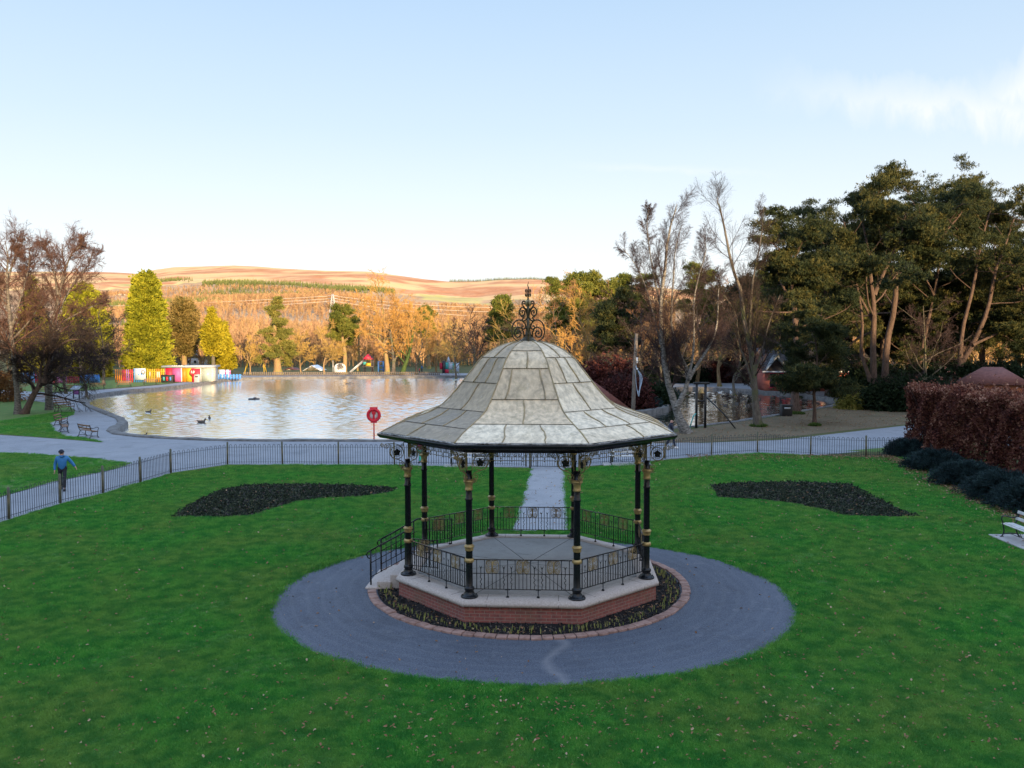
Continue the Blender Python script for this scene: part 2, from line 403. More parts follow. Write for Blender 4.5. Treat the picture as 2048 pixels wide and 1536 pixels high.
WZ = -.32                                       # water level
lake_left = ring_px([(560, 881), (512, 881), (420, 879.5), (338, 876), (289, 873), (242, 867.5), (229, 861), (234, 856), (246, 851), (251, 845), (246, 837), (221, 828), (196, 818), (180, 811), (168, 801), (172, 796), (187, 790.5), (222, 785.5), (260, 780.5), (312, 776.5), (364, 771.5), (416, 764), (450, 758.5), (480, 756.5), (540, 754.5), (620, 753.7), (740, 753), (912, 751.5)])
lake_right = [tuple(at(960, 752))[:2], tuple(at(1010, 760))[:2], tuple(at(1040, 775))[:2], tuple(at(1060, 800))[:2], tuple(at(1100, 830))[:2], tuple(at(1120, 866))[:2], tuple(at(1060, 880))[:2], tuple(at(900, 881.5))[:2], tuple(at(740, 881.5))[:2]]
LAKE = lake_left + lake_right
POND = ring_px([(1150, 857), (1190, 851), (1240, 856), (1300, 858), (1345, 856), (1400, 851), (1450, 846), (1500, 838), (1560, 829), (1620, 819), (1665, 811), (1690, 804), (1672, 798), (1640, 793), (1600, 788), (1540, 783), (1470, 778), (1420, 775), (1360, 775), (1300, 778), (1290, 783), (1338, 800), (1342, 808), (1330, 815), (1295, 822), (1262, 824), (1215, 822), (1165, 828), (1140, 845)])

big = [(-2600, -400), (2600, -400), (2600, 700), (-2600, 700)]
sheet('ground', [big], 0, ROUGH, [LAKE, POND])
sheet('lake_bed', [[(-90, 20), (90, 20), (90, 135), (-90, 135)]], -1.2, SOIL)

def water_mat(name, tint, wscale, bstr, dist, rgh, det=4):
    mt, nt, bs = nodes_of(name); nt.nodes.remove(bs)
    v = objvec(nt, (1, .55, 1))
    gl = nt.nodes.new('ShaderNodeBsdfGlossy'); gl.inputs['Roughness'].default_value = rgh; gl.inputs['Color'].default_value = (1, 1, 1, 1)
    df = nt.nodes.new('ShaderNodeBsdfDiffuse'); df.inputs['Color'].default_value = (*tint, 1)
    fr = nt.nodes.new('ShaderNodeFresnel'); fr.inputs['IOR'].default_value = 1.45
    mx = nt.nodes.new('ShaderNodeMixShader')
    h = math_(nt, 'ADD', noise(nt, wscale, det, .5, v), math_(nt, 'MULTIPLY', noise(nt, wscale * .22, 2, .5, v), 1.6))
    b = nt.nodes.new('ShaderNodeBump'); b.inputs['Strength'].default_value = bstr; b.inputs['Distance'].default_value = dist
    nt.links.new(h, b.inputs['Height'])
    for n in (gl, df, fr): nt.links.new(b.outputs[0], n.inputs['Normal'])
    nt.links.new(math_(nt, 'MULTIPLY_ADD', fr.outputs[0], .2, .8), mx.inputs[0]); nt.links.new(df.outputs[0], mx.inputs[1]); nt.links.new(gl.outputs[0], mx.inputs[2])
    nt.links.new(mx.outputs[0], nt.nodes['Material Output'].inputs[0]); MATS[name] = mt; return mt
lw = water_mat('lake_water', (.05, .065, .07), 3.0, .4, .006, .17)
pw = water_mat('pond_water', (.045, .05, .04), 3.0, .6, .012, .07, 3)
def water(name, rg, m_, step, amp, seed):        # rippled surface: small real waves running across the lake
    A_ = np.array(rg); x = np.arange(A_[:, 0].min() - 1, A_[:, 0].max() + 1, step); y = np.arange(A_[:, 1].min() - 1, A_[:, 1].max() + 1, step)
    X, Y = np.meshgrid(x, y); q = np.random.default_rng(seed); Z = np.zeros_like(X)
    gust = .55 + .45 * np.sin(X * .05 + 1.3 * np.sin(Y * .07)) * np.sin(Y * .09 + np.sin(X * .06))
    for k in range(26):
        wl = q.uniform(.5, 1.25); th = q.normal(1.2, .8); ph = q.uniform(0, 6.28); Z += np.sin((X * math.cos(th) + Y * math.sin(th)) * 6.283 / wl + ph) * wl
    Z *= amp / Z.std() * gust
    ins = np.zeros(X.size, bool)
    for dx in (-.4, .4):
        for dy in (-.4, .4): ins |= inpoly(X.ravel() + dx, Y.ravel() + dy, rg)
    ins = ins.reshape(X.shape); cell = ins[:-1, :-1] & ins[1:, 1:] & ins[:-1, 1:] & ins[1:, :-1]
    nx = len(x); a, b = np.nonzero(cell); i0 = a * nx + b
    return tag(np_mesh(name, np.stack([X, Y, WZ + Z], -1).reshape(-1, 3), np.stack([i0, i0 + 1, i0 + nx + 1, i0 + nx], 1), m_, None, True), None, None, None, 'structure')
water('lake_water', LAKE, lw, .15, .0165, 1); water('pond_water', POND, pw, .15, .012, 2)

# stone edge of the water: a low wall whose outline is uneven
STONE = mat('rough_stone', (.085, .084, .085), (.18, .175, .17), 2.5, .9, bmp=.8, bdist=.04, bscale=5)
def edge_wall(name, rg, wid, top, jit):
    P = np.array(rg, float)
    q = []
    for i in range(len(P)):
        a, b = P[i], P[(i + 1) % len(P)]; n = max(1, int(np.linalg.norm(b - a) / .9))
        q += [a + (b - a) * k / n for k in range(n)]
    P = np.array(q); T = np.roll(P, -1, 0) - np.roll(P, 1, 0); T /= np.linalg.norm(T, axis=1, keepdims=True) + 1e-9
    N = np.stack([T[:, 1], -T[:, 0]], 1)
    area = np.sum(P[:, 0] * np.roll(P[:, 1], -1) - np.roll(P[:, 0], -1) * P[:, 1])
    if area < 0: N = -N
    n = len(P); z = top + rng.uniform(-jit, jit, n)
    inn = P - N * rng.uniform(.06, .2, n)[:, None]; out = P + N * wid
    rows = [np.c_[inn, np.full(n, -.9)], np.c_[inn, z - .05], np.c_[inn + N * .06, z], np.c_[out - N * .04, z], np.c_[out, z - .04], np.c_[out, np.full(n, -.3)]]
    V = np.concatenate(rows); i = np.arange(n); i2 = (i + 1) % n
    Fq = np.concatenate([np.stack([k * n + i, k * n + i2, (k + 1) * n + i2, (k + 1) * n + i], 1) for k in range(len(rows) - 1)])
    return tag(np_mesh(name, V, Fq, STONE), None, None, None, 'structure')
edge_wall('lake_kerb', LAKE, .55, .10, .03)
edge_wall('pond_kerb', POND, .45, .07, .03)

# asphalt round the lake
asp = ring_px([(-900, 1080), (-300, 940), (0, 870), (60, 874), (130, 879), (205, 885), (185, 880), (168, 875), (130, 872), (106, 860), (100, 846), (118, 839), (146, 830), (150, 822), (140, 812), (75, 803), (30, 798), (-40, 796), (-40, 783), (0, 781), (60, 782), (100, 786), (180, 781), (260, 775), (330, 769), (385, 762), (430, 754), (470, 750), (560, 748), (700, 747.3), (930, 746.5), (1010, 748)]) \
    + ring_px([(1100, 770), (1280, 768), (1420, 766), (1560, 766), (1700, 783), (1720, 800), (1690, 805), (1640, 817), (1560, 831), (1480, 842), (1400, 853), (1345, 858)]) \
    + ring_px([(1330, 884), (1400, 886), (1560, 880), (1700, 864), (1830, 849), (2100, 820), (2100, 900), (1830, 892), (1700, 905), (1640, 910), (1560, 909), (1423, 911), (1130, 936), (1060, 935), (790, 931), (455, 929), (342, 946), (280, 965), (206, 987), (121, 1007), (18, 1039), (-200, 1110), (-900, 1500)])
sheet('lake_path', [asp], .004, ASPH2, [LAKE, POND])
sheet('left_path_grass', [ring_px([(-900, 1200), (-300, 975), (0, 906), (100, 910), (200, 918), (262, 927), (230, 938), (100, 965), (0, 995), (-300, 1110)])], .008, WEDGE)
sheet('upper_bank_grass', [ring_px([(-300, 930), (0, 868), (60, 873), (130, 878), (205, 884.6), (168, 875), (130, 872), (106, 860), (100, 846), (118, 839), (146, 830), (150, 822), (140, 812), (75, 803), (30, 798), (-40, 796), (-300, 800)])], .012, WEDGE)
sheet('far_bank_grass', [ring_px([(30, 782), (100, 784.5), (180, 779.5), (260, 773.5), (330, 767.5), (385, 760.5), (420, 753), (400, 750), (300, 757), (150, 764), (60, 770)])], .008, WEDGE)
sheet('litter_ground', [ring_px([(1310, 887), (1420, 884), (1560, 876), (1700, 860), (1830, 847), (2300, 800), (2300, 775), (1900, 778), (1760, 785), (1690, 808), (1640, 819), (1560, 833), (1480, 844), (1400, 856), (1345, 866), (1300, 880)])], .008, LITTER)
sheet('corner_grass', [ring_px([(1690, 902), (1830, 890), (1990, 878), (1990, 910), (1830, 906)])], .008, WEDGE)
# front lawn
LAWN = [tuple(at(u, v))[:2] for u, v in [(18, 1042), (121, 1010), (206, 989), (280, 967), (342, 948), (455, 932), (565, 931), (677, 931), (790, 932), (930, 935), (1058, 938), (1136, 938), (1280, 928), (1423, 913), (1515, 907), (1621, 912), (1732, 916), (1830, 913)]] + [(24, 26), (26, 10), (26, -26), (-30, -26), (-34, -5), tuple(at(-200, 1113))[:2]]
sheet('lawn', [LAWN], .008, GRASS)
CIRC = (.08, -.88, 6.52, 5.74)
ell = lambda c, n=96, k=1.0, s=0: [(c[0] + c[2] * k * math.cos(t), c[1] + c[3] * k * math.sin(t)) for t in np.linspace(0, 2 * PI, n, endpoint=False)]
PATH = [tuple(at(1025, 1062))[:2], tuple(at(1063, 934))[:2], tuple(at(1129, 934))[:2], tuple(at(1136, 1062))[:2]]
sheet('entrance_path', [PATH], .016, ASPH3)
sheet('ring_path', [ell(CIRC)], .012 + .008, ASPH)
BEDL = ring_px([(342, 1035), (370, 1016), (410, 994), (450, 978), (500, 971), (600, 969), (700, 971), (795, 977), (782, 985), (740, 992), (650, 998), (590, 1005), (550, 1018), (510, 1031), (440, 1037)])
BEDR = ring_px([(1421, 972), (1460, 968), (1500, 966), (1600, 965), (1700, 969), (1740, 990), (1790, 1015), (1835, 1034), (1760, 1034), (1690, 1033), (1650, 1021), (1600, 1010), (1540, 1002), (1437, 995)])
def dense(rg, n=6):
    P = np.array(rg); out = []
    for i in range(len(P)):
        a, b = P[i], P[(i + 1) % len(P)]
        for k in range(n): out.append(tuple(a + (b - a) * k / n + rng.normal(0, .025, 2)))
    return out
BEDL = dense(BEDL); BEDR = dense(BEDR)
sheet('flower_bed_soil', [BEDL], .016, SOIL); sheet('flower_bed_soil', [BEDR], .016, SOIL)
sheet('bandstand_bed_soil', [[(3.98 * math.cos(t), -.05 + 3.98 * math.sin(t)) for t in np.linspace(0, 2 * PI, 72, endpoint=False)]], .030, SOIL)
PENIN = mat('ground_cover_earth', (.03, .045, .04), (.07, .08, .06), 4, .95, bmp=1, bdist=.1)
sheet('pond_bank', [ring_px([(1300, 779), (1292, 784), (1338, 800), (1340, 808), (1328, 814.5), (1295, 821), (1262, 823), (1215, 821), (1165, 827), (1130, 800), (1150, 780)])], .012, PENIN)
# ------------------------------------------------------------------ bandstand
IRON = mat('black_paint', (.004, .005, .008), (.010, .011, .015), 3, .27, spec=.35, bmp=.15, bdist=.004, bscale=14)
GOLD = mat('worn_gold_paint', (.52, .37, .15), (.28, .19, .085), 9, .42, metal=.45, bmp=.2, bdist=.004, bscale=40)
GOLD2 = mat('dull_gold_paint', (.40, .29, .13), (.20, .145, .075), 7, .5, metal=.4)
BRONZE = mat('weathered_bronze', (.045, .038, .026), (.10, .075, .035), 8, .45, metal=.6)
GRAN = mat('pale_granite', (.38, .31, .27), (.52, .45, .41), 26, .85, bmp=.2, bdist=.004, bscale=90)
def brick_mat(name, s=(4.3, 13.0), c1=(.31, .085, .07), c2=(.20, .065, .06), mortar=(.27, .20, .165), stain=True):
    mt, nt, bs = nodes_of(name)
    uv = nt.nodes.new('ShaderNodeUVMap'); v = uv.outputs[0]
    b = nt.nodes.new('ShaderNodeTexBrick'); nt.links.new(v, b.inputs[0])
    b.inputs['Scale'].default_value = 1; b.inputs['Brick Width'].default_value = .235; b.inputs['Row Height'].default_value = .078
    b.inputs['Mortar Size'].default_value = .007; b.inputs['Mortar Smooth'].default_value = .2; b.inputs['Bias'].default_value = -.1
    b.inputs[1].default_value = (*c1, 1); b.inputs[2].default_value = (*c2, 1); b.inputs[3].default_value = (*mortar, 1)
    col = mixc(nt, .55, b.outputs[0], ramp(nt, noise(nt, 9, 3, .6, v), [(.35, (.13, .055, .05)), (.65, (.36, .11, .085))]), 'MIX')
    col = mixc(nt, b.outputs['Fac'], col, mortar)
    if stain:
        st = ramp(nt, noise(nt, 1.1, 4, .6, v), [(.5, (0, 0, 0)), (.68, (1, 1, 1))])
        col = mixc(nt, math_(nt, 'MULTIPLY', st, .45), col, (.13, .11, .06))
    nt.links.new(col, bs.inputs['Base Color']); bs.inputs['Roughness'].default_value = .85
    bump(nt, bs, math_(nt, 'ADD', math_(nt, 'MULTIPLY', b.outputs['Fac'], -1), math_(nt, 'MULTIPLY', noise(nt, 30, 3, .6, v), .5)), .5, .006)
    MATS[name] = mt; return mt
BRICK = brick_mat('red_brick')
def lead_mat(name, seam=False):
    mt, nt, bs = nodes_of(name); v = objvec(nt)
    t = attrv(nt)                                # tone of each lead sheet: weathering, with light and shade put into two facets
    base = ramp(nt, t, [(0, (.28, .23, .17)), (.35, (.48, .37, .245)), (.6, (.80, .62, .41)), (.85, (.90, .76, .56)), (1, (.50, .335, .18))])
    st = nt.nodes.new('ShaderNodeMapping'); st.inputs['Scale'].default_value = (1, 1, .13); nt.links.new(v, st.inputs[0])
    streak = noise(nt, 8, 5, .6, st.outputs[0], .3)
    col = mixc(nt, ramp(nt, streak, [(.36, (0, 0, 0)), (.68, (.85, .85, .85))]), base, mixc(nt, .6, base, (.11, .095, .07)))
    lich = ramp(nt, noise(nt, 3.3, 7, .7, v), [(.54, (0, 0, 0)), (.64, (1, 1, 1))])
    col = mixc(nt, math_(nt, 'MULTIPLY', lich, .38), col, (.27, .215, .12))
    grn = ramp(nt, noise(nt, 1.7, 7, .75, st.outputs[0]), [(.58, (0, 0, 0)), (.7, (1, 1, 1))])
    col = mixc(nt, math_(nt, 'MULTIPLY', grn, .16), col, (.14, .19, .16))
    wht = ramp(nt, noise(nt, 7.0, 5, .7, st.outputs[0]), [(.62, (0, 0, 0)), (.75, (1, 1, 1))])
    col = mixc(nt, math_(nt, 'MULTIPLY', wht, .55), col, (.62, .58, .50))
    if seam: col = mixc(nt, ramp(nt, noise(nt, 4, 4, .6, v), [(.3, (0, 0, 0)), (.6, (.8, .8, .8))]), (.19, .16, .115), (.42, .31, .15))
    nt.links.new(col, bs.inputs['Base Color'])
    bs.inputs['Roughness'].default_value = .6; bs.inputs['Metallic'].default_value = 0; bs.inputs['Specular IOR Level'].default_value = .3
    bump(nt, bs, math_(nt, 'ADD', noise(nt, 2.6, 4, .55, v), math_(nt, 'MULTIPLY', streak, .25)), .6, .05)
    MATS[name] = mt; return mt
LEAD = lead_mat('weathered_lead'); SEAM = lead_mat('lichened_lead_seam', True)
DECKM = None
def deck_mat():
    mt, nt, bs = nodes_of('deck_concrete'); v = objvec(nt)
    col = ramp(nt, noise(nt, .9, 6, .65, v), [(.3, (.22, .21, .2)), (.55, (.34, .325, .31)), (.75, (.40, .38, .36))])
    col = mixc(nt, ramp(nt, noise(nt, 45, 2, .8, v), [(.4, (0, 0, 0)), (.75, (.5, .5, .5))]), col, (.16, .155, .15))
    stn = ramp(nt, noise(nt, 1.8, 6, .7, v), [(.58, (0, 0, 0)), (.66, (1, 1, 1))])
    col = mixc(nt, math_(nt, 'MULTIPLY', stn, .55), col, (.13, .13, .135))
    nt.links.new(col, bs.inputs['Base Color']); bs.inputs['Roughness'].default_value = .75
    return mt
DECKM = deck_mat()

A8 = PI / 8
def octo(Rap, z, ph=0):                          # corner ring of the octagon whose flat sides are Rap from the middle
    r = Rap / math.cos(A8)
    return [(r * math.cos(-PI / 2 - A8 + k * PI / 4), r * math.sin(-PI / 2 - A8 + k * PI / 4), z) for k in range(8)]
DZ = .55                                         # height of the deck
band = thing('bandstand', 'octagonal bandstand with bell shaped grey lead roof, black and gold columns, brick base', 'bandstand', (0, 0, 0), -.0520)

def uvquads(name, quads, uvs, mat_, parent):     # quads with own coordinates for brickwork
    V = np.array(quads, float).reshape(-1, 3); f = np.arange(len(V)).reshape(-1, 4)
    o = np_mesh(name, V, f, mat_, parent)
    uvl = o.data.uv_layers.new(name='UVMap'); uvl.data.foreach_set('uv', np.array(uvs, np.float32).ravel()); return o
q = []; u_ = []
lo_, hi_ = octo(3.23, -.1), octo(3.23, DZ - .143)
for k in range(8):
    a, b, c, d = lo_[k], lo_[(k + 1) % 8], hi_[(k + 1) % 8], hi_[k]; L = math.dist(a, b); s0 = k * 2.82
    q.append((a, b, c, d)); u_ += [(s0, -.1), (s0 + L, -.1), (s0 + L, DZ - .143), (s0, DZ - .143)]
uvquads('brick_base', q, u_, BRICK, band)
mb = MB()                                        # coping: bevelled stone ring
rings = [octo(3.2, DZ - 0.142), octo(3.30, DZ - 0.142), octo(3.30, DZ - .07), octo(3.22, DZ), octo(2.78, DZ), octo(2.78, DZ - 0.142)]
V = np.array(rings).reshape(-1, 3); fs = []
for i in range(5):
    for k in range(8): fs.append((i * 8 + k, i * 8 + (k + 1) % 8, (i + 1) * 8 + (k + 1) % 8, (i + 1) * 8 + k))
mb.add(V, np.array(fs))
jm = MB()                                        # joints between the coping stones
for k in range(8):
    a, b = np.array(octo(3.302, DZ)[k]), np.array(octo(3.302, DZ)[(k + 1) % 8])
    t = (b - a) / np.linalg.norm(b - a); nrm = np.array((t[1], -t[0], 0))
    for f in (.2, .8):
        p = a + (b - a) * f
        jm.bar(p - nrm * .085 + (0, 0, .0005), p - nrm * .52 + (0, 0, .0005), .009, .004)
        jm.bar(p + nrm * .0008 + (0, 0, -0.142), p + nrm * .0008 + (0, 0, -.07), .009, .004)
DARKJ = mat('dark_joint', (.05, .045, .04))
def two(name, a_, b_, ma, mb2, parent):         # one mesh, two materials
    fa = [np.concatenate(v) for v in a_.F.values()]; fb = [np.concatenate(v) + a_.n for v in b_.F.values()]
    return np_mesh(name, np.concatenate(a_.V + b_.V), fa + fb, None, parent, mats=[ma, mb2], midx=np.concatenate([np.zeros(sum(map(len, fa)), int), np.ones(sum(map(len, fb)), int)]))
two('coping', mb, jm, GRAN, DARKJ, band)
mb = MB(); mb.prism([p[:2] for p in octo(2.782, 0)], .1, DZ - .012)
jm = MB()
for k in range(0, 8):
    p = np.array(octo(2.77, DZ - .0115)[k]); jm.bar(p, p * np.array((.0, .0, 1)), .018, .004)
two('deck', mb, jm, DECKM, DARKJ, band)
# stone steps on the left side with the two handrails
mb = MB()
for x0, x1, z in ((-4.22, -3.8, .07), (-3.92, -3.55, .21), (-3.58, -3.29, .38)):
    mb.box(((x0 + x1) / 2, .0, z / 2 - .05), (x1 - x0, 1.75 - (z * .6), z + .1))
mb.build('steps', GRAN, band, bevel=.015)

# columns
NOR = [(math.cos(-PI / 2 + k * PI / 4), math.sin(-PI / 2 + k * PI / 4)) for k in range(8)]
colp = octo(3.0, DZ)
def column_parts(parent, p):
    c = MB(); c.lathe([(.20, 0), (.205, .02), (.19, .045), (.14, .055), (.125, .09), (.105, .12), (.10, .155), (.118, .18), (.118, .225), (.098, .24), (.082, .265), (.079, .8), (.078, 1.3), (.076, 2.25), (.09, 2.27), (.09, 2.30), (.075, 2.32), (.073, 2.6), (.070, 2.95)], k=20)
    for t in range(6): a = t * PI / 3 + .3; c.lathe([(.016, .03), (.016, .062), (.006, .07)], (.165 * math.cos(a), .165 * math.sin(a), 0), 6)
    c = c.build('column', IRON, parent, True)
    c.location = p
    MB().lathe([(.079, .815), (.10, .82), (.112, .84), (.118, .86), (.108, .885), (.098, .91), (.079, .915)], k=20).build('gold_ring', GOLD, c, True)
    MB().lathe([(.078, 1.085), (.096, 1.09), (.102, 1.12), (.096, 1.15), (.112, 1.165), (.124, 1.185), (.112, 1.205), (.092, 1.225), (.078, 1.24)], k=20).build('gold_ring', GOLD, c, True)
    MB().lathe([(.074, 2.49), (.094, 2.495), (.098, 2.52), (.086, 2.54), (.084, 2.6), (.098, 2.66), (.124, 2.69), (.132, 2.705), (.118, 2.725), (.09, 2.75), (.072, 2.752)], k=20).build('gold_capital', GOLD, c, True)
    return c
c0 = column_parts(band, colp[0])
for k in range(1, 8):
    c = copy_tree(c0, band); c.location = colp[k]

# scroll brackets, drawn in a plane: x away from the column, y up (0 = soffit)
def bracket_shape(full=True):
    g = MB(); ex, ez = (1, 0, 0), (0, 0, 1); w = .0095
    T = lambda p2, r=w: g.tube(inplane(p2, (0, 0, 0), ex, ez), r, 5)
    c = (.265, -.27)
    T(spiral(c, .165, .165, 0, 2 * PI, 26), .010); T(spiral(c, .11, .11, 0, 2 * PI, 20), .007)
    T(spline([(.07, -.62), (.12, -.52), (.24, -.455), (.38, -.40), (.455, -.27), (.42, -.12), (.5, -.03)], 22), .011)
    T(spiral((.155, -.585), .085, .015, PI * .9, PI * .9 + 8.5, 24)); T(spiral((.125, -.685), .06, .01, PI * .6, PI * .6 - 9, 22))
    T(spline([(.08, -.45), (.08, -.2), (.10, -.02)], 8)); T(spline([(.085, -.3), (.17, -.12), (.3, -.06), (.46, -.04)], 12))
    T(spiral((.52, -.105), .065, .012, PI / 2, PI / 2 - 9.5, 24)); T(spiral((.63, -.075), .05, .01, PI / 2, PI / 2 - 9, 22))
    T(spiral((.12, -.10), .055, .01, -PI / 2, -PI / 2 + 8, 20))
    return g
def boss():
    b = MB(); c = (.265, 0, -.27)
    for t in range(5):
        a = t * 2 * PI / 5 + PI / 2; b.ell((c[0] + .052 * math.cos(a), 0, c[2] + .052 * math.sin(a)), (.042, .016, .042), 8, 5)
    return b.ell(c, (.04, .03, .04), 8, 5)
SOF = 3.50 - .05                                 # soffit level above the deck
bproto = None
for k in range(8):
    p = np.array(colp[k]); out = np.array((p[0], p[1], 0)); out /= np.linalg.norm(out)
    t1 = np.array(colp[(k + 1) % 8]) - p; t1 /= np.linalg.norm(t1); t0 = np.array(colp[k - 1]) - p; t0 /= np.linalg.norm(t0)
    for d in (t1, t0, out):
        if bproto is None:
            bproto = bracket_shape().build('scroll_bracket', GOLD2, band, True); boss().build('flower_boss', IRON, bproto, True); b = bproto
        else: b = copy_tree(bproto, band)
        b.location = (p[0], p[1], DZ + 3.40); b.rotation_euler = (0, 0, math.atan2(d[1], d[0]))

# fascia, soffit and gutter, frieze of scrolls
mb = MB()
def ringstrip(mb, specs):
    V = np.array([octo(r, z) for r, z in specs]).reshape(-1, 3); n = len(specs)
    mb.add(V, np.array([(i * 8 + k, i * 8 + (k + 1) % 8, (i + 1) * 8 + (k + 1) % 8, (i + 1) * 8 + k) for i in range(n - 1) for k in range(8)]))
ringstrip(mb, [(2.93, DZ + 3.55), (2.93, DZ + 3.37), (3.08, DZ + 3.37), (3.12, DZ + 3.48), (3.5, DZ + 3.50), (3.52, DZ + 3.57)])
mb.build('fascia', IRON, band)
mb = MB(); ringstrip(mb, [(3.50, DZ + 3.53), (3.56, DZ + 3.505), (3.64, DZ + 3.52), (3.70, DZ + 3.58), (3.71, DZ + 3.625), (3.67, DZ + 3.628), (3.60, DZ + 3.57), (3.52, DZ + 3.56)])
mb.build('gutter', IRON, band)
s2 = 3.0 * math.tan(A8)
def frieze():
    g = MB(); ex, ez = (1, 0, 0), (0, 0, 1)
    for z in (-.20, -.115): g.tube([(-s2 + .07, 0, z), (s2 - .07, 0, z)], .0075, 5)
    n = 9; L = 2 * (s2 - .12) / n
    for i in range(n):
        x = -s2 + .12 + L * (i + .5)
        for s in (-1, 1):
            g.tube(inplane(spiral((x + s * L * .25, -.045), .052, .01, PI * (.5 - s * .5) - s * .5, PI * (.5 - s * .5) - s * 8.5, 20), (0, 0, 0), ex, ez), .007, 4)
            g.tube(inplane(spline([(x + s * L * .48, -.0), (x + s * L * .36, -.1), (x, -.112)], 8), (0, 0, 0), ex, ez), .006, 4)
        g.ell((x, 0, -.155), (.016, .016, .022), 6, 5); g.ell((x, 0, -.215), (.014, .014, .02), 6, 5)
    return g
fproto = None
for k in range(8):
    if fproto is None: fproto = f = frieze().build('scroll_frieze', GOLD2, band, True)
    else: f = copy_tree(fproto, band)
    n = NOR[k]; f.location = (n[0] * 3.0, n[1] * 3.0, DZ + 3.385); f.rotation_euler = (0, 0, k * PI / 4)

# railings between the columns
def rail_panel():
    g = MB(); T, Mz, Bz = .88, .555, .19
    for z, w_, h in ((T, .042, .018), (Mz, .026, .011), (Bz, .03, .012)): g.box((0, 0, z), (2 * (s2 - .085), w_, h))
    for x in (1.07, .89, .53, .353, .178, -.178, -.353, -.53, -.89, -1.07): g.box((x, 0, (T + Bz) / 2), (.018, .018, T - Bz - .016))
    for x in (.62, .71, .80, .09, 0, -.09, -.62, -.71, -.80): g.box((x, 0, (Mz + Bz) / 2), (.014, .014, Mz - Bz - .012))
    for x in (.975, .442, .267, -.267, -.442, -.975):
        zz = np.linspace(Bz, .70, 26); wv = np.where((zz > .27) & (zz < .5), np.sin((zz - .27) / .23 * 4 * PI) * .016, 0)
        g.tube(np.stack([x + wv, 0 * zz, zz], 1), .0085, 4)
        for s in (-1, 1): g.tube([(x, 0, .66), (x + s * .014, 0, .70), (x + s * .034, 0, .735)], [.009, .008, .003], 4)
    for x in (.353, -.353):
        g.lathe([(.038, 0), (.03, .03), (.013, .045), (.012, .19)], (x, 0, 0), 8); g.box((x, 0, .178), (.12, .03, .012))
    return g
def rail_scroll(x):
    g = MB(); ex, ez = (1, 0, 0), (0, 0, 1)
    zc = .715
    g.box((x, 0, zc), (.026, .012, .30))
    for s in (-1, 1):
        cx = x + s * .079
        g.tube(inplane([(cx + .067 * math.copysign(abs(math.cos(a)) ** .7, math.cos(a)), zc + .146 * math.copysign(abs(math.sin(a)) ** .7, math.sin(a))) for a in np.linspace(0, 2 * PI, 25)], (0, 0, 0), ex, ez), .0085, 4)
        for t in (-1, 1):
            g.tube(inplane(spiral((cx, zc + t * .085), .055, .008, PI / 2 * t + (0 if s > 0 else PI), PI / 2 * t + (0 if s > 0 else PI) + s * t * 9.5, 24), (0, 0, 0), ex, ez), .0085, 4)
        g.tube(inplane(spline([(cx - s * .055, zc + .05), (cx + s * .03, zc), (cx - s * .055, zc - .05)], 9), (0, 0, 0), ex, ez), .006, 4)
    return g
rproto = None
for k in (0, 1, 2, 3, 4, 5, 7):
    if rproto is None:
        rproto = r_ = rail_panel().build('railing', IRON, band)
        for x in (-.71, 0, .71): rail_scroll(x).build('gold_scroll', GOLD2, rproto, True)
    else: r_ = copy_tree(rproto, band)
    n = NOR[k]; r_.location = (n[0] * 3.0, n[1] * 3.0, DZ); r_.rotation_euler = (0, 0, k * PI / 4)
# gate leaves standing open to the inside, and the handrails of the steps
for sy, ang in ((-1, R(-15)), (1, R(12))):
    g = MB(); Lg = .78
    for z, h in ((.88, .016), (.555, .011), (.19, .012)): g.box((Lg / 2, 0, z), (Lg, .03, h))
    for x in np.linspace(.02, Lg - .02, 8): g.box((x, 0, .535), (.016, .016, .69))
    for x in (.02, Lg - .02): g.box((x, 0, .53), (.028, .028, .74))
    o = g.build('gate_leaf', IRON, band); rail_scroll(.4).build('gold_scroll', GOLD2, o, True)
    o.location = (-2.98, sy * 1.10, DZ); o.rotation_euler = (0, 0, ang)
for sy in (-.62, .62):
    g = MB(); top = lambda x: .98 + (x + 4.12) * .56
    for x, r_, z0 in ((-4.12, .024, .06), (-3.2, .018, DZ)): g.tube([(x, sy, z0), (x, sy, top(x))], r_, 6)
    for x in np.linspace(-3.98, -3.3, 6): g.tube([(x, sy, top(x) - .72), (x, sy, top(x))], .009, 4)
    g.tube([(-4.12, sy, top(-4.12)), (-3.08, sy, top(-3.08)), (-2.98, sy, top(-3.08))], .021, 6)
    g.tube([(-4.12, sy, top(-4.12)), (-4.2, sy, top(-4.2)), (-4.225, sy, top(-4.2) - .07), (-4.19, sy, top(-4.2) - .15), (-4.13, sy, top(-4.2) - .17)], .017, 6)
    for dz in (.33, .70): g.tube([(-4.12, sy, top(-4.12) - dz), (-3.12, sy, top(-3.12) - dz)], .011, 4)
    g.tube(inplane(spiral((-4.04, top(-4.04) - .17), .06, .01, 0, 9, 20), (0, sy, 0), (1, 0, 0), (0, 0, 1)), .007, 4)
    g.build('handrail', IRON, band, True)

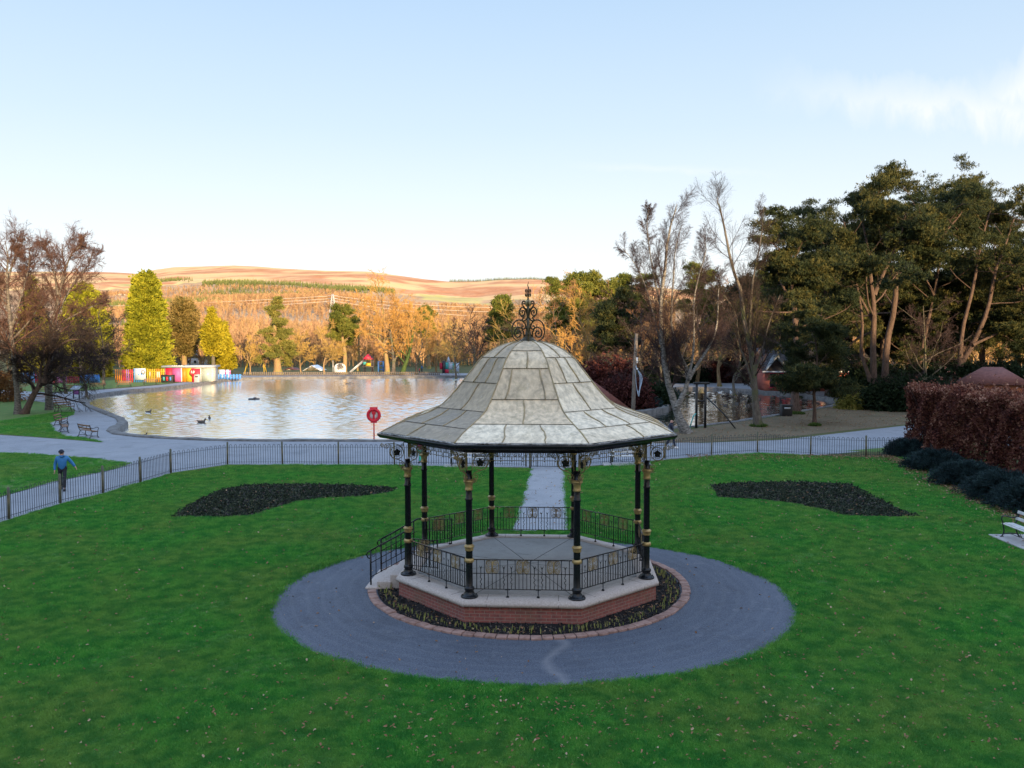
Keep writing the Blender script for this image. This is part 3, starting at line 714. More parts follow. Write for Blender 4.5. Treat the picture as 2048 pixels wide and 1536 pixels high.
# bell shaped lead roof
SIL = [(1039.4, 681.9), (1028, 683.2), (1011, 687.5), (995, 694.5), (980, 703.8), (961, 719), (945.6, 739.7), (930, 760), (917.5, 775.6), (898.8, 797.5), (880, 814.7), (855, 827), (823.8, 838.5), (792.5, 850.6), (763.5, 865.3)]
prof = []
for u, v in SIL:
    d = 21.8
    for _ in range(6): r_ = (1056 - u) * d / F; d = 21.8 - .414 * r_
    prof.append((r_, CAM.z - (v - 677.8) / F * d))
prof = np.array(prof); prof[-1, 1] = DZ + 3.655
zs = prof[:, 1]; rof = lambda z: np.interp(z, zs[::-1], prof[::-1, 0])
ztop = zs[0]
rowsE = [DZ + x for x in (3.655, 4.00, 4.51, 5.24, 5.67)] + [ztop]; rowsO = [DZ + x for x in (3.655, 3.91, 4.23, 4.88, 5.50)] + [ztop]
cutE = [(.36, .68), (.5,), (.2, .8), (.52,), ()]; cutO = [(.62,), (.36, .7), (.5,), (.34, .68), (.52,)]
rm, sm, lm = MB(), MB(), MB(); tints = []
rs = np.random.default_rng(5)
def facet_pt(k, f, z, lift=0.0):                 # f from one hip to the next
    a, b = np.array(octo(rof(z) + lift, z)[k]), np.array(octo(rof(z) + lift, z)[(k + 1) % 8]); return a + (b - a) * f + np.array((0, 0, lift * .4))
for k in range(8):
    odd = k % 2; rows = rowsO if odd else rowsE; cuts = [tuple(c) for c in (cutO if odd else cutE)]
    if k == 7: cuts = [tuple(1 - x for x in c) for c in cuts]
    for i in range(5):
        xs = [0] + sorted(cuts[i]) + [1]
        for j in range(len(xs) - 1):
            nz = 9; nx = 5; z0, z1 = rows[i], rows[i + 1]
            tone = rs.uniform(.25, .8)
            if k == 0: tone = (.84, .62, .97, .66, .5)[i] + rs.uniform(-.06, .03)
            if k == 7: tone = rs.uniform(.0, .4)  # left facet: shade put into the tone
            if k == 1: tone = rs.uniform(.62, .88)  # right facet: brighter sky put into the tone
            zz = np.linspace(z0, z1, nz) if i else z0 + (z1 - z0) * np.linspace(0, 1, nz)
            V = []
            for b_, z in enumerate(zz):
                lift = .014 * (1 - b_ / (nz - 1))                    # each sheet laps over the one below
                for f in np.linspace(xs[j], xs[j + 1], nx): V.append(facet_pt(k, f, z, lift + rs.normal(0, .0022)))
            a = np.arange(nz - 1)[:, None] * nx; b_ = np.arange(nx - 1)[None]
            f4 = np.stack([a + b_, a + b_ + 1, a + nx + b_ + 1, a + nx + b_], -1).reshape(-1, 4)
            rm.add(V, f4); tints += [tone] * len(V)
            bot = [facet_pt(k, f, z0, .014) for f in (xs[j], xs[j + 1])]
            lm.tube([bot[0], bot[1]], .005, 4)
            if j:                                                    # raised seam, folded over and a little crooked
                n_ = 12; zz = np.linspace(z0, z1 - .01, n_); wob = np.cumsum(rs.normal(0, .0035, n_)) + .012 * np.sin(np.linspace(0, PI * rs.uniform(1, 2), n_))
                P = np.array([facet_pt(k, xs[j] + w_, z, .018) for z, w_ in zip(zz, wob)])
                sm.tube(P, .010 + .008 * np.sin(np.linspace(.6, PI - .1, n_)) + rs.uniform(-.002, .002, n_), 6)
    zz = np.linspace(zs[-1], ztop - .01, 26)                         # hip roll
    sm.tube([facet_pt(k, 0, z, .012) for z in zz], .017 + rs.uniform(-.004, .004, 26), 6)
V = np.concatenate(rm.V)
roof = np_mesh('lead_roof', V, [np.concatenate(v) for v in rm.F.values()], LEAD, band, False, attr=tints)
two('lead_seam', sm, lm, SEAM, DARKJ, roof)
em = MB()                                        # ragged bottom edge of the lead
P = []
for k in range(8):
    a, b = np.array(octo(prof[-1, 0] + .02, zs[-1] - .01)[k]), np.array(octo(prof[-1, 0] + .02, zs[-1] - .01)[(k + 1) % 8])
    for t in np.linspace(0, 1, 14, endpoint=False): P.append(a + (b - a) * t + (0, 0, rs.uniform(-.014, .01)))
P.append(P[0]); em.tube(P, rs.uniform(.012, .03, len(P)), 6, cap=False)
em.build('lead_edge', mat('flaking_lead_edge', (.45, .44, .42), (.10, .09, .085), 14, .7), roof)

# wrought iron finial
fin = MB().lathe([(.30, -.07), (.25, -.01), (.17, .045), (.12, .09), (.085, .12), (.10, .15), (.075, .19), (.062, .25), (.055, .30), (.075, .33), (.07, .36), (.045, .40), (.034, .50), (.034, .62), (.05, .66), (.036, .69), (.036, .80), (.05, .83), (.04, .87), (.03, .895)], k=14).build('finial', BRONZE, band, True)
fin.location = (0, 0, ztop)
Kf = 1 / 832.0
curves = [[(95, 1240), (110, 1300), (160, 1335), (230, 1325), (310, 1270), (352, 1180), (356, 1080), (330, 970), (270, 890), (190, 865), (115, 895), (68, 955), (58, 1015), (80, 1062), (118, 1062), (138, 1028), (122, 995), (98, 1005)],
          [(92, 1270), (98, 1150), (132, 1065), (200, 1025), (268, 1060), (300, 1130), (288, 1205), (238, 1245), (185, 1222), (160, 1165), (185, 1115), (225, 1112), (240, 1150), (215, 1178)],
          [(150, 805), (125, 790), (104, 822), (130, 865), (95, 888), (45, 855), (20, 800), (22, 740)],
          [(22, 760), (40, 690), (85, 610), (130, 588), (178, 645), (182, 720), (150, 770), (100, 765), (75, 720), (90, 672), (125, 660), (132, 700), (112, 712)],
          [(20, 720), (42, 645), (110, 560), (132, 510), (115, 465), (80, 458), (64, 490), (85, 515), (108, 503)]]
scr = MB()
for rot in range(4):
    a = rot * PI / 2 + .05
    for c in curves:
        q2 = spline([(x, y, 0) for x, y in c], len(c) * 5)
        scr.tube(np.stack([q2[:, 0] * Kf * math.cos(a), q2[:, 0] * Kf * math.sin(a), (1325 - q2[:, 1]) * Kf], 1), .0195, 6)
    for zc, r_ in ((1.105 + .1, .034), (1.21 + .1, .032)):
        for t in (-1, 1):
            s_ = spiral((.045, zc + t * .018), .034, .008, -PI / 2 * t, -PI / 2 * t + t * 7.5, 16)
            scr.tube(np.stack([s_[:, 0] * math.cos(a), s_[:, 0] * math.sin(a), s_[:, 1]], 1), .011, 5)
scr.build('finial_scroll', BRONZE, fin, True)
MB().ell((0, 0, .985), (.088, .088, .098), 14, 9).build('finial_ball', GOLD2, fin, True)
zz = np.linspace(1.05, 1.56, 24)
MB().tube(np.stack([.010 * np.sin(zz * 42) * (zz > 1.34), 0 * zz, zz], 1), np.interp(zz, [1.05, 1.1, 1.34, 1.56], [.04, .022, .018, .004]), 6).build('finial_spike', BRONZE, fin, True)

# brick kerb round the flower bed
ed = MB(); nb = 104
for i in range(nb):
    a = (i + .5) * 2 * PI / nb
    if abs((a - PI + PI) % (2 * PI) - PI) < .20: continue            # the steps cut through it
    r_ = 4.12 + rng.normal(0, .008); q_ = MB().box((0, 0, 0), (.215 + rng.normal(0, .004), 2 * PI * 4.12 / nb - .016, .11), 0)
    M4 = Matrix.Translation((r_ * math.cos(a), -.05 + r_ * math.sin(a), .012 + rng.normal(0, .004))) @ Matrix.Rotation(a + rng.normal(0, .012), 4, 'Z')
    ed.merge(q_, M4)
tag(ed.build('brick_edging', mat('edging_brick', (.20, .11, .085), (.36, .22, .18), 5, .85, bmp=.4, bscale=40), None, bevel=.012), 'ring of weathered pinkish bricks edging the flower bed around the bandstand', 'edging')
# ------------------------------------------------------------------ hills
SILH = [(-2400, 560), (-1200, 545), (-400, 541), (0, 541), (100, 541), (200, 542), (240, 543.5), (275, 546), (290, 544), (305, 539), (350, 533), (420, 531.5), (470, 530), (520, 532.5), (560, 536), (650, 541), (700, 542), (740, 543), (790, 550), (850, 558.5), (900, 563.5), (960, 563), (1000, 560), (1060, 559), (1100, 561), (1250, 570), (1400, 585), (1700, 590), (2100, 575), (3000, 590), (4500, 600)]
HD = 2700.0
hu = np.array([p[0] for p in SILH], float); hv = np.array([p[1] for p in SILH], float)
hr = np.random.default_rng(3)
PH = hr.uniform(0, 6.28, (14, 3)); KF = hr.normal(0, 1, (14, 2)); KF /= np.linalg.norm(KF, axis=1, keepdims=True)
WL = np.geomspace(900, 60, 14)
def hill_z(x, y):
    x = np.asarray(x, float); y = np.asarray(y, float)
    u = 1024 + F * (x / np.maximum(y + 21.8, 1) + .01016)
    top = CAM.z + (677.9 - np.interp(u, hu, hv)) / F * (HD + 21.8)
    t = np.clip((y - 330) / (HD - 330), 0, 1.4)
    prof_ = np.where(t < 1, t ** 1.35 * (1 - .0) , 1 - (t - 1) * .6)
    b = sum(np.sin((x * k[0] + y * k[1]) / w_ * 6.28 + p[0]) * w_ for k, p, w_ in zip(KF, PH, WL)) * .009
    return top * prof_ + b * np.clip(t * 1.6, 0, 1) * np.clip((.96 - t) * 2.2, 0, 1)
gx = np.linspace(-2600, 2600, 261); gy = np.concatenate([np.linspace(330, HD, 150), np.linspace(HD + 30, HD + 900, 8)])
X, Y = np.meshgrid(gx, gy); Zh = hill_z(X, Y) - .5
nx, ny = len(gx), len(gy); a = np.arange(ny - 1)[:, None] * nx; b = np.arange(nx - 1)[None]
hf = np.stack([a + b, a + b + 1, a + nx + b + 1, a + nx + b], -1).reshape(-1, 4)
U, Vv, _ = pix(np.stack([X, Y, Zh], -1).reshape(-1, 3)); U = U.reshape(X.shape); Vv = Vv.reshape(X.shape)
# land cover: 0 brown wood floor, .4 pasture, .7 straw moor, 1 bracken moor
line1 = np.interp(U, [-400, 0, 240, 330, 420, 560, 700, 760, 800, 1000, 1300, 2100], [585, 580, 578, 570, 562, 563, 572, 578, 590, 600, 600, 600])
cover = np.where(Vv < line1, .82, .08)
n1 = sum(np.sin((X * k[1] + Y * k[0] * .6) / w_ * 6.28 + p[1] + 1.5 * np.sin((X * k[0] - Y * k[1]) / w_ * 2.1 + p[2])) * a_ for k, p, w_, a_ in zip(KF, PH, np.geomspace(700, 70, 14), np.geomspace(.8, .25, 14)))
cover = np.where((Vv < line1) & (n1 > .1), 1.0, cover); cover = np.where((Vv < line1) & (n1 < -.5), .62, cover)
fieldm = ((U > 840) & (U < 975) & (Vv > 588 + (U - 840) * .07) & (Vv < 600 + (U - 840) * .085)) | ((U > 205) & (U < 262) & (Vv > 652) & (Vv < 668)) | ((U > 228) & (U < 275) & (Vv > 568) & (Vv < 574))
cover = np.where(fieldm, .4, cover)
mt, nt, bs = nodes_of('hillside')
col = ramp(nt, attrv(nt), [(0, (.28, .20, .135)), (.25, (.30, .21, .14)), (.4, (.40, .38, .14)), (.55, (.62, .43, .21)), (.7, (.64, .42, .205)), (.85, (.54, .29, .15)), (1, (.44, .195, .10))])
col = mixc(nt, ramp(nt, noise(nt, .02, 8, .7, objvec(nt, (1, .5, 1))), [(.35, (0, 0, 0)), (.65, (.75, .75, .75))]), col, mixc(nt, .6, col, (.62, .45, .28)))
col = mixc(nt, ramp(nt, noise(nt, .05, 8, .75, objvec(nt, (.5, 1, 1))), [(.56, (0, 0, 0)), (.66, (.7, .7, .7))]), col, (.32, .21, .15))
nt.links.new(col, bs.inputs['Base Color']); bs.inputs['Roughness'].default_value = 1; bs.inputs['Specular IOR Level'].default_value = 0
tag(np_mesh('hills', np.stack([X, Y, Zh], -1).reshape(-1, 3), hf, mt, None, True, attr=cover.ravel()), None, None, None, 'structure')

# the hillside behind the camera that keeps the park in shade late in the day
gx = np.linspace(-420, 620, 105); gy = np.linspace(-420, -66, 50)
X, Y = np.meshgrid(gx, gy)
crest = 33.2 + 1.6 * np.sin(X * .05) + 1.2 * np.sin(X * .13 + 1) + .8 * np.sin(X * .31) + 2.4 * np.clip((X - 55) / 45, 0, 1)
Zs = crest * np.clip((-66 - Y) / 42, 0, 1) ** .8 * np.where(Y < -110, 1 - .25 * np.clip((-110 - Y) / 300, 0, 1), 1)
nx, ny = len(gx), len(gy); a = np.arange(ny - 1)[:, None] * nx; b = np.arange(nx - 1)[None]
tag(np_mesh('near_hill', np.stack([X, Y, Zs - .05], -1).reshape(-1, 3), np.stack([a + b, a + b + 1, a + nx + b + 1, a + nx + b], -1).reshape(-1, 4), ROUGH, None, True), None, None, None, 'structure')

# ------------------------------------------------------------------ trees
def unit(v): return v / (np.linalg.norm(v, axis=-1, keepdims=True) + 1e-9)
def grow(P, r, nc, tr, ang, lenf, n, rr, up, wig, g, rmin=.004, shape=None, droop=0.0):
    """side branches for many parents at once"""
    B, m_, _ = P.shape; Lp = np.linalg.norm(np.diff(P, axis=1), axis=2).sum(1)
    t = np.sort(tr[0] + (tr[1] - tr[0]) * (np.arange(nc)[None] + g.uniform(0, 1, (B, nc))) / nc, 1)
    s = t * (m_ - 1); i = np.minimum(s.astype(int), m_ - 2); f = (s - i)[..., None]; bi = np.arange(B)[:, None]
    p0 = P[bi, i] * (1 - f) + P[bi, i + 1] * f; T = unit(P[bi, i + 1] - P[bi, i])
    pr = r[bi, i] * (1 - f[..., 0]) + r[bi, i + 1] * f[..., 0]
    ref = unit(g.normal(0, 1, T.shape)); S = unit(np.cross(T, ref))
    a_ = ang * g.uniform(.7, 1.3, (B, nc))[..., None]
    D = unit(T * np.cos(a_) + S * np.sin(a_))
    sh = shape(t) if shape else (1 - .45 * t)
    L = Lp[:, None] * lenf * sh * g.uniform(.7, 1.25, (B, nc))
    r0 = np.minimum(pr * rr, pr * .9) * np.sqrt(g.uniform(.6, 1.1, (B, nc))); r0 = np.maximum(r0, rmin)
    p0 = p0.reshape(-1, 3); D = D.reshape(-1, 3); L = L.ravel(); r0 = r0.ravel()
    out = [p0]; step = L / (n - 1)
    for k in range(1, n):
        D = unit(D + g.normal(0, wig, D.shape) + np.array((0, 0, up - droop * k / (n - 1))))
        out.append(out[-1] + D * step[:, None])
    Q = np.stack(out, 1); rad = np.maximum(r0[:, None] * np.linspace(1, .3, n)[None], rmin * np.linspace(1, .6, n)[None])
    return Q, rad
BARKS = {}
def bark(name, c1, c2, c3=None, scale=(7, 7, 1.6)):
    mt, nt, bs = nodes_of(name); v = objvec(nt, scale)
    col = ramp(nt, noise(nt, 1.5, 6, .65, v), [(.35, c1), (.62, c2)])
    if c3: col = mixc(nt, ramp(nt, noise(nt, .9, 4, .6, objvec(nt)), [(.5, (0, 0, 0)), (.62, (1, 1, 1))]), col, c3)
    nt.links.new(col, bs.inputs['Base Color']); bs.inputs['Roughness'].default_value = .9; bs.inputs['Specular IOR Level'].default_value = .15
    bump(nt, bs, noise(nt, 2.5, 5, .7, v), .8, .03); return mt
BK_GREY = bark('grey_bark', (.075, .065, .055), (.15, .13, .11), (.09, .10, .05))
BK_BIRCH = bark('white_birch_bark', (.04, .036, .032), (.28, .265, .245), None, (3, 3, 9))
BK_BIRCHB = bark('mossy_birch_base', (.06, .05, .035), (.17, .15, .12), (.09, .10, .035))
BK_PINE = bark('red_pine_bark', (.055, .038, .032), (.125, .085, .068))
BK_WARM = bark('warm_bark', (.20, .13, .07), (.32, .22, .12), (.2, .19, .06))
BK_IVY = bark('ivy_bark', (.03, .06, .02), (.07, .10, .03))
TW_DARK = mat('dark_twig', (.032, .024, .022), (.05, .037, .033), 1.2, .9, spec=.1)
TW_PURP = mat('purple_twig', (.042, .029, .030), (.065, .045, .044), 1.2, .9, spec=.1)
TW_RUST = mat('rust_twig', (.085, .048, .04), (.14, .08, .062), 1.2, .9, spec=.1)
BK_BIRCHD = bark('darker_birch_bark', (.04, .035, .03), (.20, .18, .16), None, (3, 3, 9))  # darker, greyer bark of the left birches
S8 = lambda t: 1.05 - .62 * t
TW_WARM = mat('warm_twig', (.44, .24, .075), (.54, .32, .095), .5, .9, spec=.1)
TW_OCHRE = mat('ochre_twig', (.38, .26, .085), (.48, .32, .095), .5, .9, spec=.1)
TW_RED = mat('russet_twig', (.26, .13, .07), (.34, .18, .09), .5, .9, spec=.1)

def finish_tree(root, trunk_parts, crown_parts, tm, cm, extra_trunk=None):
    V, Fq, n = [], [], 0
    for P, r, k in trunk_parts:
        v, f = tubes(P, r, k); V.append(v); Fq.append(f + n); n += len(v)
    np_mesh('trunk', np.concatenate(V), np.concatenate(Fq), tm, root, True)
    V, Fq, n = [], [], 0
    for P, r, k in crown_parts:
        v, f = tubes(P, r, k); V.append(v); Fq.append(f + n); n += len(v)
    if V: np_mesh('crown', np.concatenate(V), np.concatenate(Fq), cm, root, False)
def stem(pts, r0, r1, n=14, flare=1.5):
    P = spline(pts, n); r = np.linspace(r0, r1, n); r[0] *= flare; r[1] *= 1 + (flare - 1) * .12
    return P, r
def bare_tree(name, label, stems, levels, tm, cm, seed, loc, group=None, split=1, cat='tree'):
    """stems: list of (points, radius at foot, radius at top); levels: list of dicts for grow(); split: how many levels belong to the trunk mesh"""
    g = np.random.default_rng(seed); root = thing(name, label, cat, loc, 0, group)
    SP, SR = zip(*[stem(*s) for s in stems]); cur = (np.stack(SP), np.stack(SR)); tp = [(cur[0], cur[1], 9)]; cp = []
    for li, lv in enumerate(levels):
        Q = grow(*cur, g=g, **lv); k = 5 if li == 0 else (4 if li == 1 else 3)
        (tp if li + 1 < split else cp).append((Q[0], Q[1], k)); cur = Q
        if lv.get('_keep'): pass
    finish_tree(root, tp, cp, tm, cm); return root
def lv(nc, tr, ang, lenf, n, rr, up, wig, **k): return dict(nc=nc, tr=tr, ang=R(ang), lenf=lenf, n=n, rr=rr, up=up, wig=wig, **k)

def tufts(C, size, nb, up, width, g, v=None, spread=.6, dirs=None):
    """needle or leaf tufts: nb thin blades from each centre"""
    N = len(C); C = np.repeat(C, nb, 0)
    D = g.normal(0, 1, C.shape)
    if dirs is not None: D = unit(D) * .8 + np.repeat(dirs, nb, 0) * 1.0
    D[:, 2] += up; D = unit(D)
    sz = np.repeat(np.broadcast_to(size, N), nb) * g.uniform(.6, 1.15, N * nb)
    S = unit(np.cross(D, unit(g.normal(0, 1, C.shape)))) * (sz * width)[:, None]
    base = C + g.normal(0, 1, C.shape) * (sz * spread * .4)[:, None]
    tip = base + D * sz[:, None]; mid = base + D * (sz * .45)[:, None]
    V = np.stack([base, mid + S, tip, mid - S], 1).reshape(-1, 3)
    f = np.arange(N * nb * 4).reshape(-1, 4)
    v = g.uniform(0, 1, N) if v is None else v
    return V, f, np.repeat(np.repeat(v, nb), 4)
LEAFM = {
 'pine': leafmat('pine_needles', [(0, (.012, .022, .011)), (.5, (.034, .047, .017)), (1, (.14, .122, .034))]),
 'pinelit': leafmat('sunlit_pine_needles', [(0, (.055, .075, .016)), (.5, (.14, .16, .028)), (1, (.28, .26, .05))]),  # sunlit copy of the pine needles, sunlight put into the colour
 'sequoia': leafmat('sequoia_foliage', [(0, (.10, .12, .012)), (.5, (.25, .265, .02)), (1, (.42, .39, .035))]),
 'cypress': leafmat('golden_cypress_foliage', [(0, (.20, .18, .012)), (.5, (.36, .31, .02)), (1, (.50, .41, .03))]),
 'fir': leafmat('fir_foliage', [(0, (.09, .105, .025)), (.5, (.20, .20, .045)), (1, (.36, .30, .08))]),
 'redwood': leafmat('thin_redwood_foliage', [(0, (.10, .09, .025)), (.5, (.21, .16, .05)), (1, (.34, .24, .09))]),
 'beech': leafmat('copper_beech_leaves', [(0, (.04, .011, .011)), (.4, (.14, .042, .03)), (.75, (.27, .11, .07)), (1, (.46, .25, .17))]),
 'copper': leafmat('dark_copper_leaves', [(0, (.026, .007, .009)), (.5, (.07, .019, .018)), (1, (.16, .06, .045))]),  # deeper red-purple leaves, darker than the beech hedge
 'juniper': leafmat('juniper_needles', [(0, (.009, .020, .022)), (.6, (.020, .040, .042)), (1, (.05, .09, .09))]),
 'evergreen': leafmat('dark_evergreen_leaves', [(0, (.008, .018, .008)), (.6, (.018, .034, .014)), (1, (.04, .06, .025))]),
 'russet': leafmat('russet_dead_leaves', [(0, (.10, .045, .02)), (.5, (.20, .10, .04)), (1, (.34, .18, .06))]),
}
def pine_tree(name, label, stems, seed, loc, fol='pine', limbs=(16, (.45, .98), 68, .34), sub=7, tuft=(.34, 9), dens=5, tm=None, group=None, cloud=.42, up=.9, width=.09, cat='tree', l2=.42, lup=.03, taper=None, flat=.55):
    g = np.random.default_rng(seed); root = thing(name, label, cat, loc, 0, group)
    SP, SR = zip(*[stem(*s) for s in stems]); cur = (np.stack(SP), np.stack(SR))
    A = grow(*cur, g=g, **lv(limbs[0], limbs[1], limbs[2], limbs[3], 8, .42, lup, .16, rmin=.02, shape=(lambda t: 1.08 - taper * t) if taper else None))
    B = grow(*A, g=g, **lv(sub, (.3, 1.0), 52, l2, 5, .5, .06, .16, rmin=.010))
    C_ = grow(*B, g=g, **lv(4, (.35, 1.0), 45, .5, 3, .6, .10, .12, rmin=.006))
    finish_tree(root, [(cur[0], cur[1], 10), (A[0], A[1], 6), (B[0], B[1], 4)], [], tm or BK_PINE, None)
    ends = np.concatenate([C_[0][:, 1], C_[0][:, 2], B[0][:, -1], B[0][:, -1] , A[0][:, -1]])
    clump = np.concatenate([np.repeat(g.uniform(0, 1, len(A[0])), sub * 4)] * 2 + [np.repeat(g.uniform(0, 1, len(A[0])), sub)] * 2 + [g.uniform(0, 1, len(A[0]))])
    pick = np.repeat(np.arange(len(ends)), dens)
    Cn = ends[pick] + g.normal(0, 1, (len(pick), 3)) * np.array((cloud, cloud, cloud * flat))
    vv = np.clip(clump[pick] * .5 + g.uniform(0, .5, len(pick)), 0, 1)
    V, f, at_ = tufts(Cn, tuft[0], tuft[1], up, width, g, vv)
    np_mesh('crown', V, f, LEAFM[fol], root, False, attr=at_)
    return root
def cone_tree(name, label, h, prof_, seed, loc, fol, ntuft, size, base=.06, trunk_r=.5, tm=None, lump=.16, nb=8, up=.35, group=None, width=.16, inner=.35, lean=(0, 0)):
    """dense conifer: the outline (radius against height) is broken into many upswept sprays"""
    g = np.random.default_rng(seed); root = thing(name, label, 'tree', loc, 0, group)
    v, f = tubes(*[x[None] for x in stem([(0, 0, -.1), (lean[0] * .4, lean[1] * .4, h * .5), (lean[0], lean[1], h * .93)], trunk_r, trunk_r * .12, 12, 1.35)], 9)
    np_mesh('trunk', v, f, tm or BK_PINE, root, True)
    pt_, pr_ = np.array([p[0] for p in prof_]), np.array([p[1] for p in prof_])
    zz = np.linspace(0, 1, 200); wgt = np.interp(zz, pt_, pr_) + .05; cdf = np.cumsum(wgt * (zz >= base)); cdf /= cdf[-1]
    nl = max(40, ntuft // 22)                       # sprays
    z = np.interp(g.uniform(0, 1, nl), cdf, zz); a_ = g.uniform(0, 2 * PI, nl)
    rad = np.interp(z, pt_, pr_) * (1 + g.normal(0, lump, nl)) * np.where(g.uniform(0, 1, nl) < inner, g.uniform(.45, .9, nl), 1)
    Cs = np.stack([np.cos(a_) * rad + lean[0] * z, np.sin(a_) * rad + lean[1] * z, z * h], 1); D = np.stack([np.cos(a_), np.sin(a_), 0 * a_ + .25], 1)
    pick = np.repeat(np.arange(nl), ntuft // nl)
    spr = size * 1.15 * (.6 + .6 * np.interp(z, pt_, pr_) / pr_.max())
    Cn = Cs[pick] + g.normal(0, 1, (len(pick), 3)) * spr[pick][:, None] * np.array((.62, .62, .55))
    vv = np.clip(g.uniform(0, .6, nl)[pick] + g.uniform(0, .4, len(pick)), 0, 1)
    V, f, at_ = tufts(Cn, size, nb, up, width, g, vv, dirs=D[pick])
    np_mesh('crown', V, f, LEAFM[fol], root, False, attr=at_)
    return root
# ------------------------------------------------------------------ trees and shrubs, where they stand
def gp(u, dist): p = pt(u, 700, dist); return (p.x, p.y, 0)
def hz(v, dist): return CAM.z + (677.9 - v) / F * dist
def rel(pts, dist, loc, jit=0.0, g=None):        # outline points of one tree at its own distance
    out = []
    for i, (u, v) in enumerate(pts):
        p = pt(u, v, dist + (g.uniform(-jit, jit) if g is not None and i > 1 else 0)); out.append((p.x - loc[0], p.y - loc[1], p.z - loc[2]))
    if out[0][2] < 1.2: out[0] = (out[0][0], out[0][1], -.08)
    return out
def db(v): return CAM.z * F / (v - 677.9)           # distance of a foot seen at that height in the photo
gT = np.random.default_rng(77)

# --- far shore, in the sun
D1 = 152
def cone_at(name, label, u, vtop, dist, prof_px, fol, nt_, size, seed, **k):
    h = hz(vtop, dist); s = dist / F
    return cone_tree(name, label, h, [(t, max(w_ * s * .82 - size * .85, .12)) for t, w_ in prof_px], seed, gp(u, dist), fol, nt_, size, **k)
cone_at('giant_sequoia', 'tallest dense yellow-green cone shaped conifer on the far shore', 296, 547, D1, [(0, 44), (.1, 47), (.3, 42), (.5, 39), (.7, 34), (.85, 29), (.94, 23), (1, 13)], 'sequoia', 13000, .62, 1, base=.02, trunk_r=.8, lump=.09, width=.2, nb=9)
cone_at('giant_sequoia', 'broad golden-green conifer behind the bare trees at the left edge', 172, 571, D1 - 6, [(0, 44), (.1, 47), (.4, 46), (.65, 41), (.85, 31), (.95, 21), (1, 10)], 'sequoia', 12500, .62, 2, base=.02, trunk_r=.8, lump=.10, width=.2, nb=9)
cone_at('giant_sequoia', 'slim dark golden conifer seen through the birches at the far left', 68, 556, D1 + 6, [(0, 34), (.2, 32), (.5, 24), (.8, 14), (.95, 7), (1, 2)], 'sequoia', 7600, .62, 3, base=.05, trunk_r=.7, lump=.14, width=.2)
cone_at('thin_redwood', 'thin brownish evergreen to the right of the tallest sequoia', 368, 597, D1 + 14, [(.2, 12), (.35, 30), (.55, 36), (.75, 33), (.9, 24), (1, 8)], 'redwood', 4200, .62, 4, base=.2, trunk_r=.6, lump=.22, width=.16, inner=.6, tm=BK_WARM)
cone_at('golden_cypress', 'ragged golden cypress with a bare leaning trunk beside the kiosk', 426, 618, D1 - 3, [(.33, 12), (.45, 20), (.65, 19), (.8, 13), (.9, 7), (1, 2)], 'cypress', 4200, .5, 5, base=.36, trunk_r=.42, lump=.2, width=.2, tm=BK_GREY)
cone_at('golden_cypress', 'dense golden cypress just right of the ragged one by the kiosk', 447, 645, D1 + 10, [(0, 15), (.1, 21), (.4, 20), (.7, 15), (.9, 8), (1, 2)], 'cypress', 4600, .48, 6, base=.1, trunk_r=.4, lump=.12, width=.2, tm=BK_WARM)

d = D1 + 2; loc = gp(552, d); s = d / F
pine_tree('cedar_tree', 'tall layered green fir with a bare pale lower trunk across the lake', [(rel([(556, 745), (553, 700), (549, 650), (551, 598)], d, loc), .75, .1)], 21, loc, 'fir', (34, (.20, .99), 84, .30), 8, (.40, 8), 2, BK_WARM, cloud=.30, up=.1, width=.14, lup=-.02, taper=.9, flat=.15, l2=.30)
d = D1 + 4; loc = gp(690, d)
pine_tree('scots_pine', 'round headed sunlit green pine left of the big bare oak', [(rel([(688, 745), (690, 710), (684, 668), (686, 626)], d, loc), .5, .12)], 22, loc, 'pinelit', (30, (.52, .99), 66, .36), 7, (.42, 8), 3, BK_WARM, cloud=.36, up=.6, width=.13, flat=.25, l2=.32)
d = D1 + 30; loc = gp(856, d)
pine_tree('scots_pine', 'small sunlit evergreen top poking up right of the big bare oak', [(rel([(858, 745), (856, 700), (852, 660), (851, 622)], d, loc), .4, .08)], 23, loc, 'pinelit', (16, (.5, .99), 66, .22), 6, (.46, 8), 3, BK_WARM, cloud=.36, width=.13)
d = 138; loc = gp(1003, d)
pine_tree('scots_pine', 'small rounded sunlit evergreen just left of the bandstand finial', [(rel([(1003, 745), (1003, 700), (1002, 660), (1002, 606)], d, loc), .4, .1)], 24, loc, 'pinelit', (20, (.45, .99), 62, .24), 6, (.45, 8), 4, BK_WARM, cloud=.36, width=.14)

# bare trees: each drawn from its own stem, four orders of branches down to twigs
def oak(name, label, u, vb, vt, dist, seed, tm, cm, stems=None, wide=1.0, n1=13, twig=1.0, group=None, fork=.25, r0=None, lean=0):
    g = np.random.default_rng(seed); loc = gp(u, dist); h = hz(vt, dist); r0 = r0 or h * .021
    if stems is None:
        stems = [([(0, 0, -.1), (lean * .3 + g.normal(0, .1), g.normal(0, .2), h * .22), (lean * .7 + g.normal(0, .4), g.normal(0, .4), h * .5), (lean + g.normal(0, .5), g.normal(0, .5), h * .93)], r0, r0 * .12)]
    else: stems = [(rel(p, dist, loc, 1.2, g), a, b) for p, a, b in stems]
    tw = max(.010, .00016 * dist) * twig
    return bare_tree(name, label, stems, [
        lv(n1, (fork, .97), 52, .56 * wide, 8, .52, .05, .13, rmin=tw * 2.2),
        lv(7, (.25, .98), 46, .50, 6, .5, .045, .16, rmin=tw * 1.5),
        lv(6, (.2, 1.0), 42, .52, 5, .55, .03, .18, rmin=tw),
        lv(6, (.2, 1.0), 40, .66, 3, .6, .03, .15, rmin=tw * .75)], tm, cm, seed, loc, group, split=2)
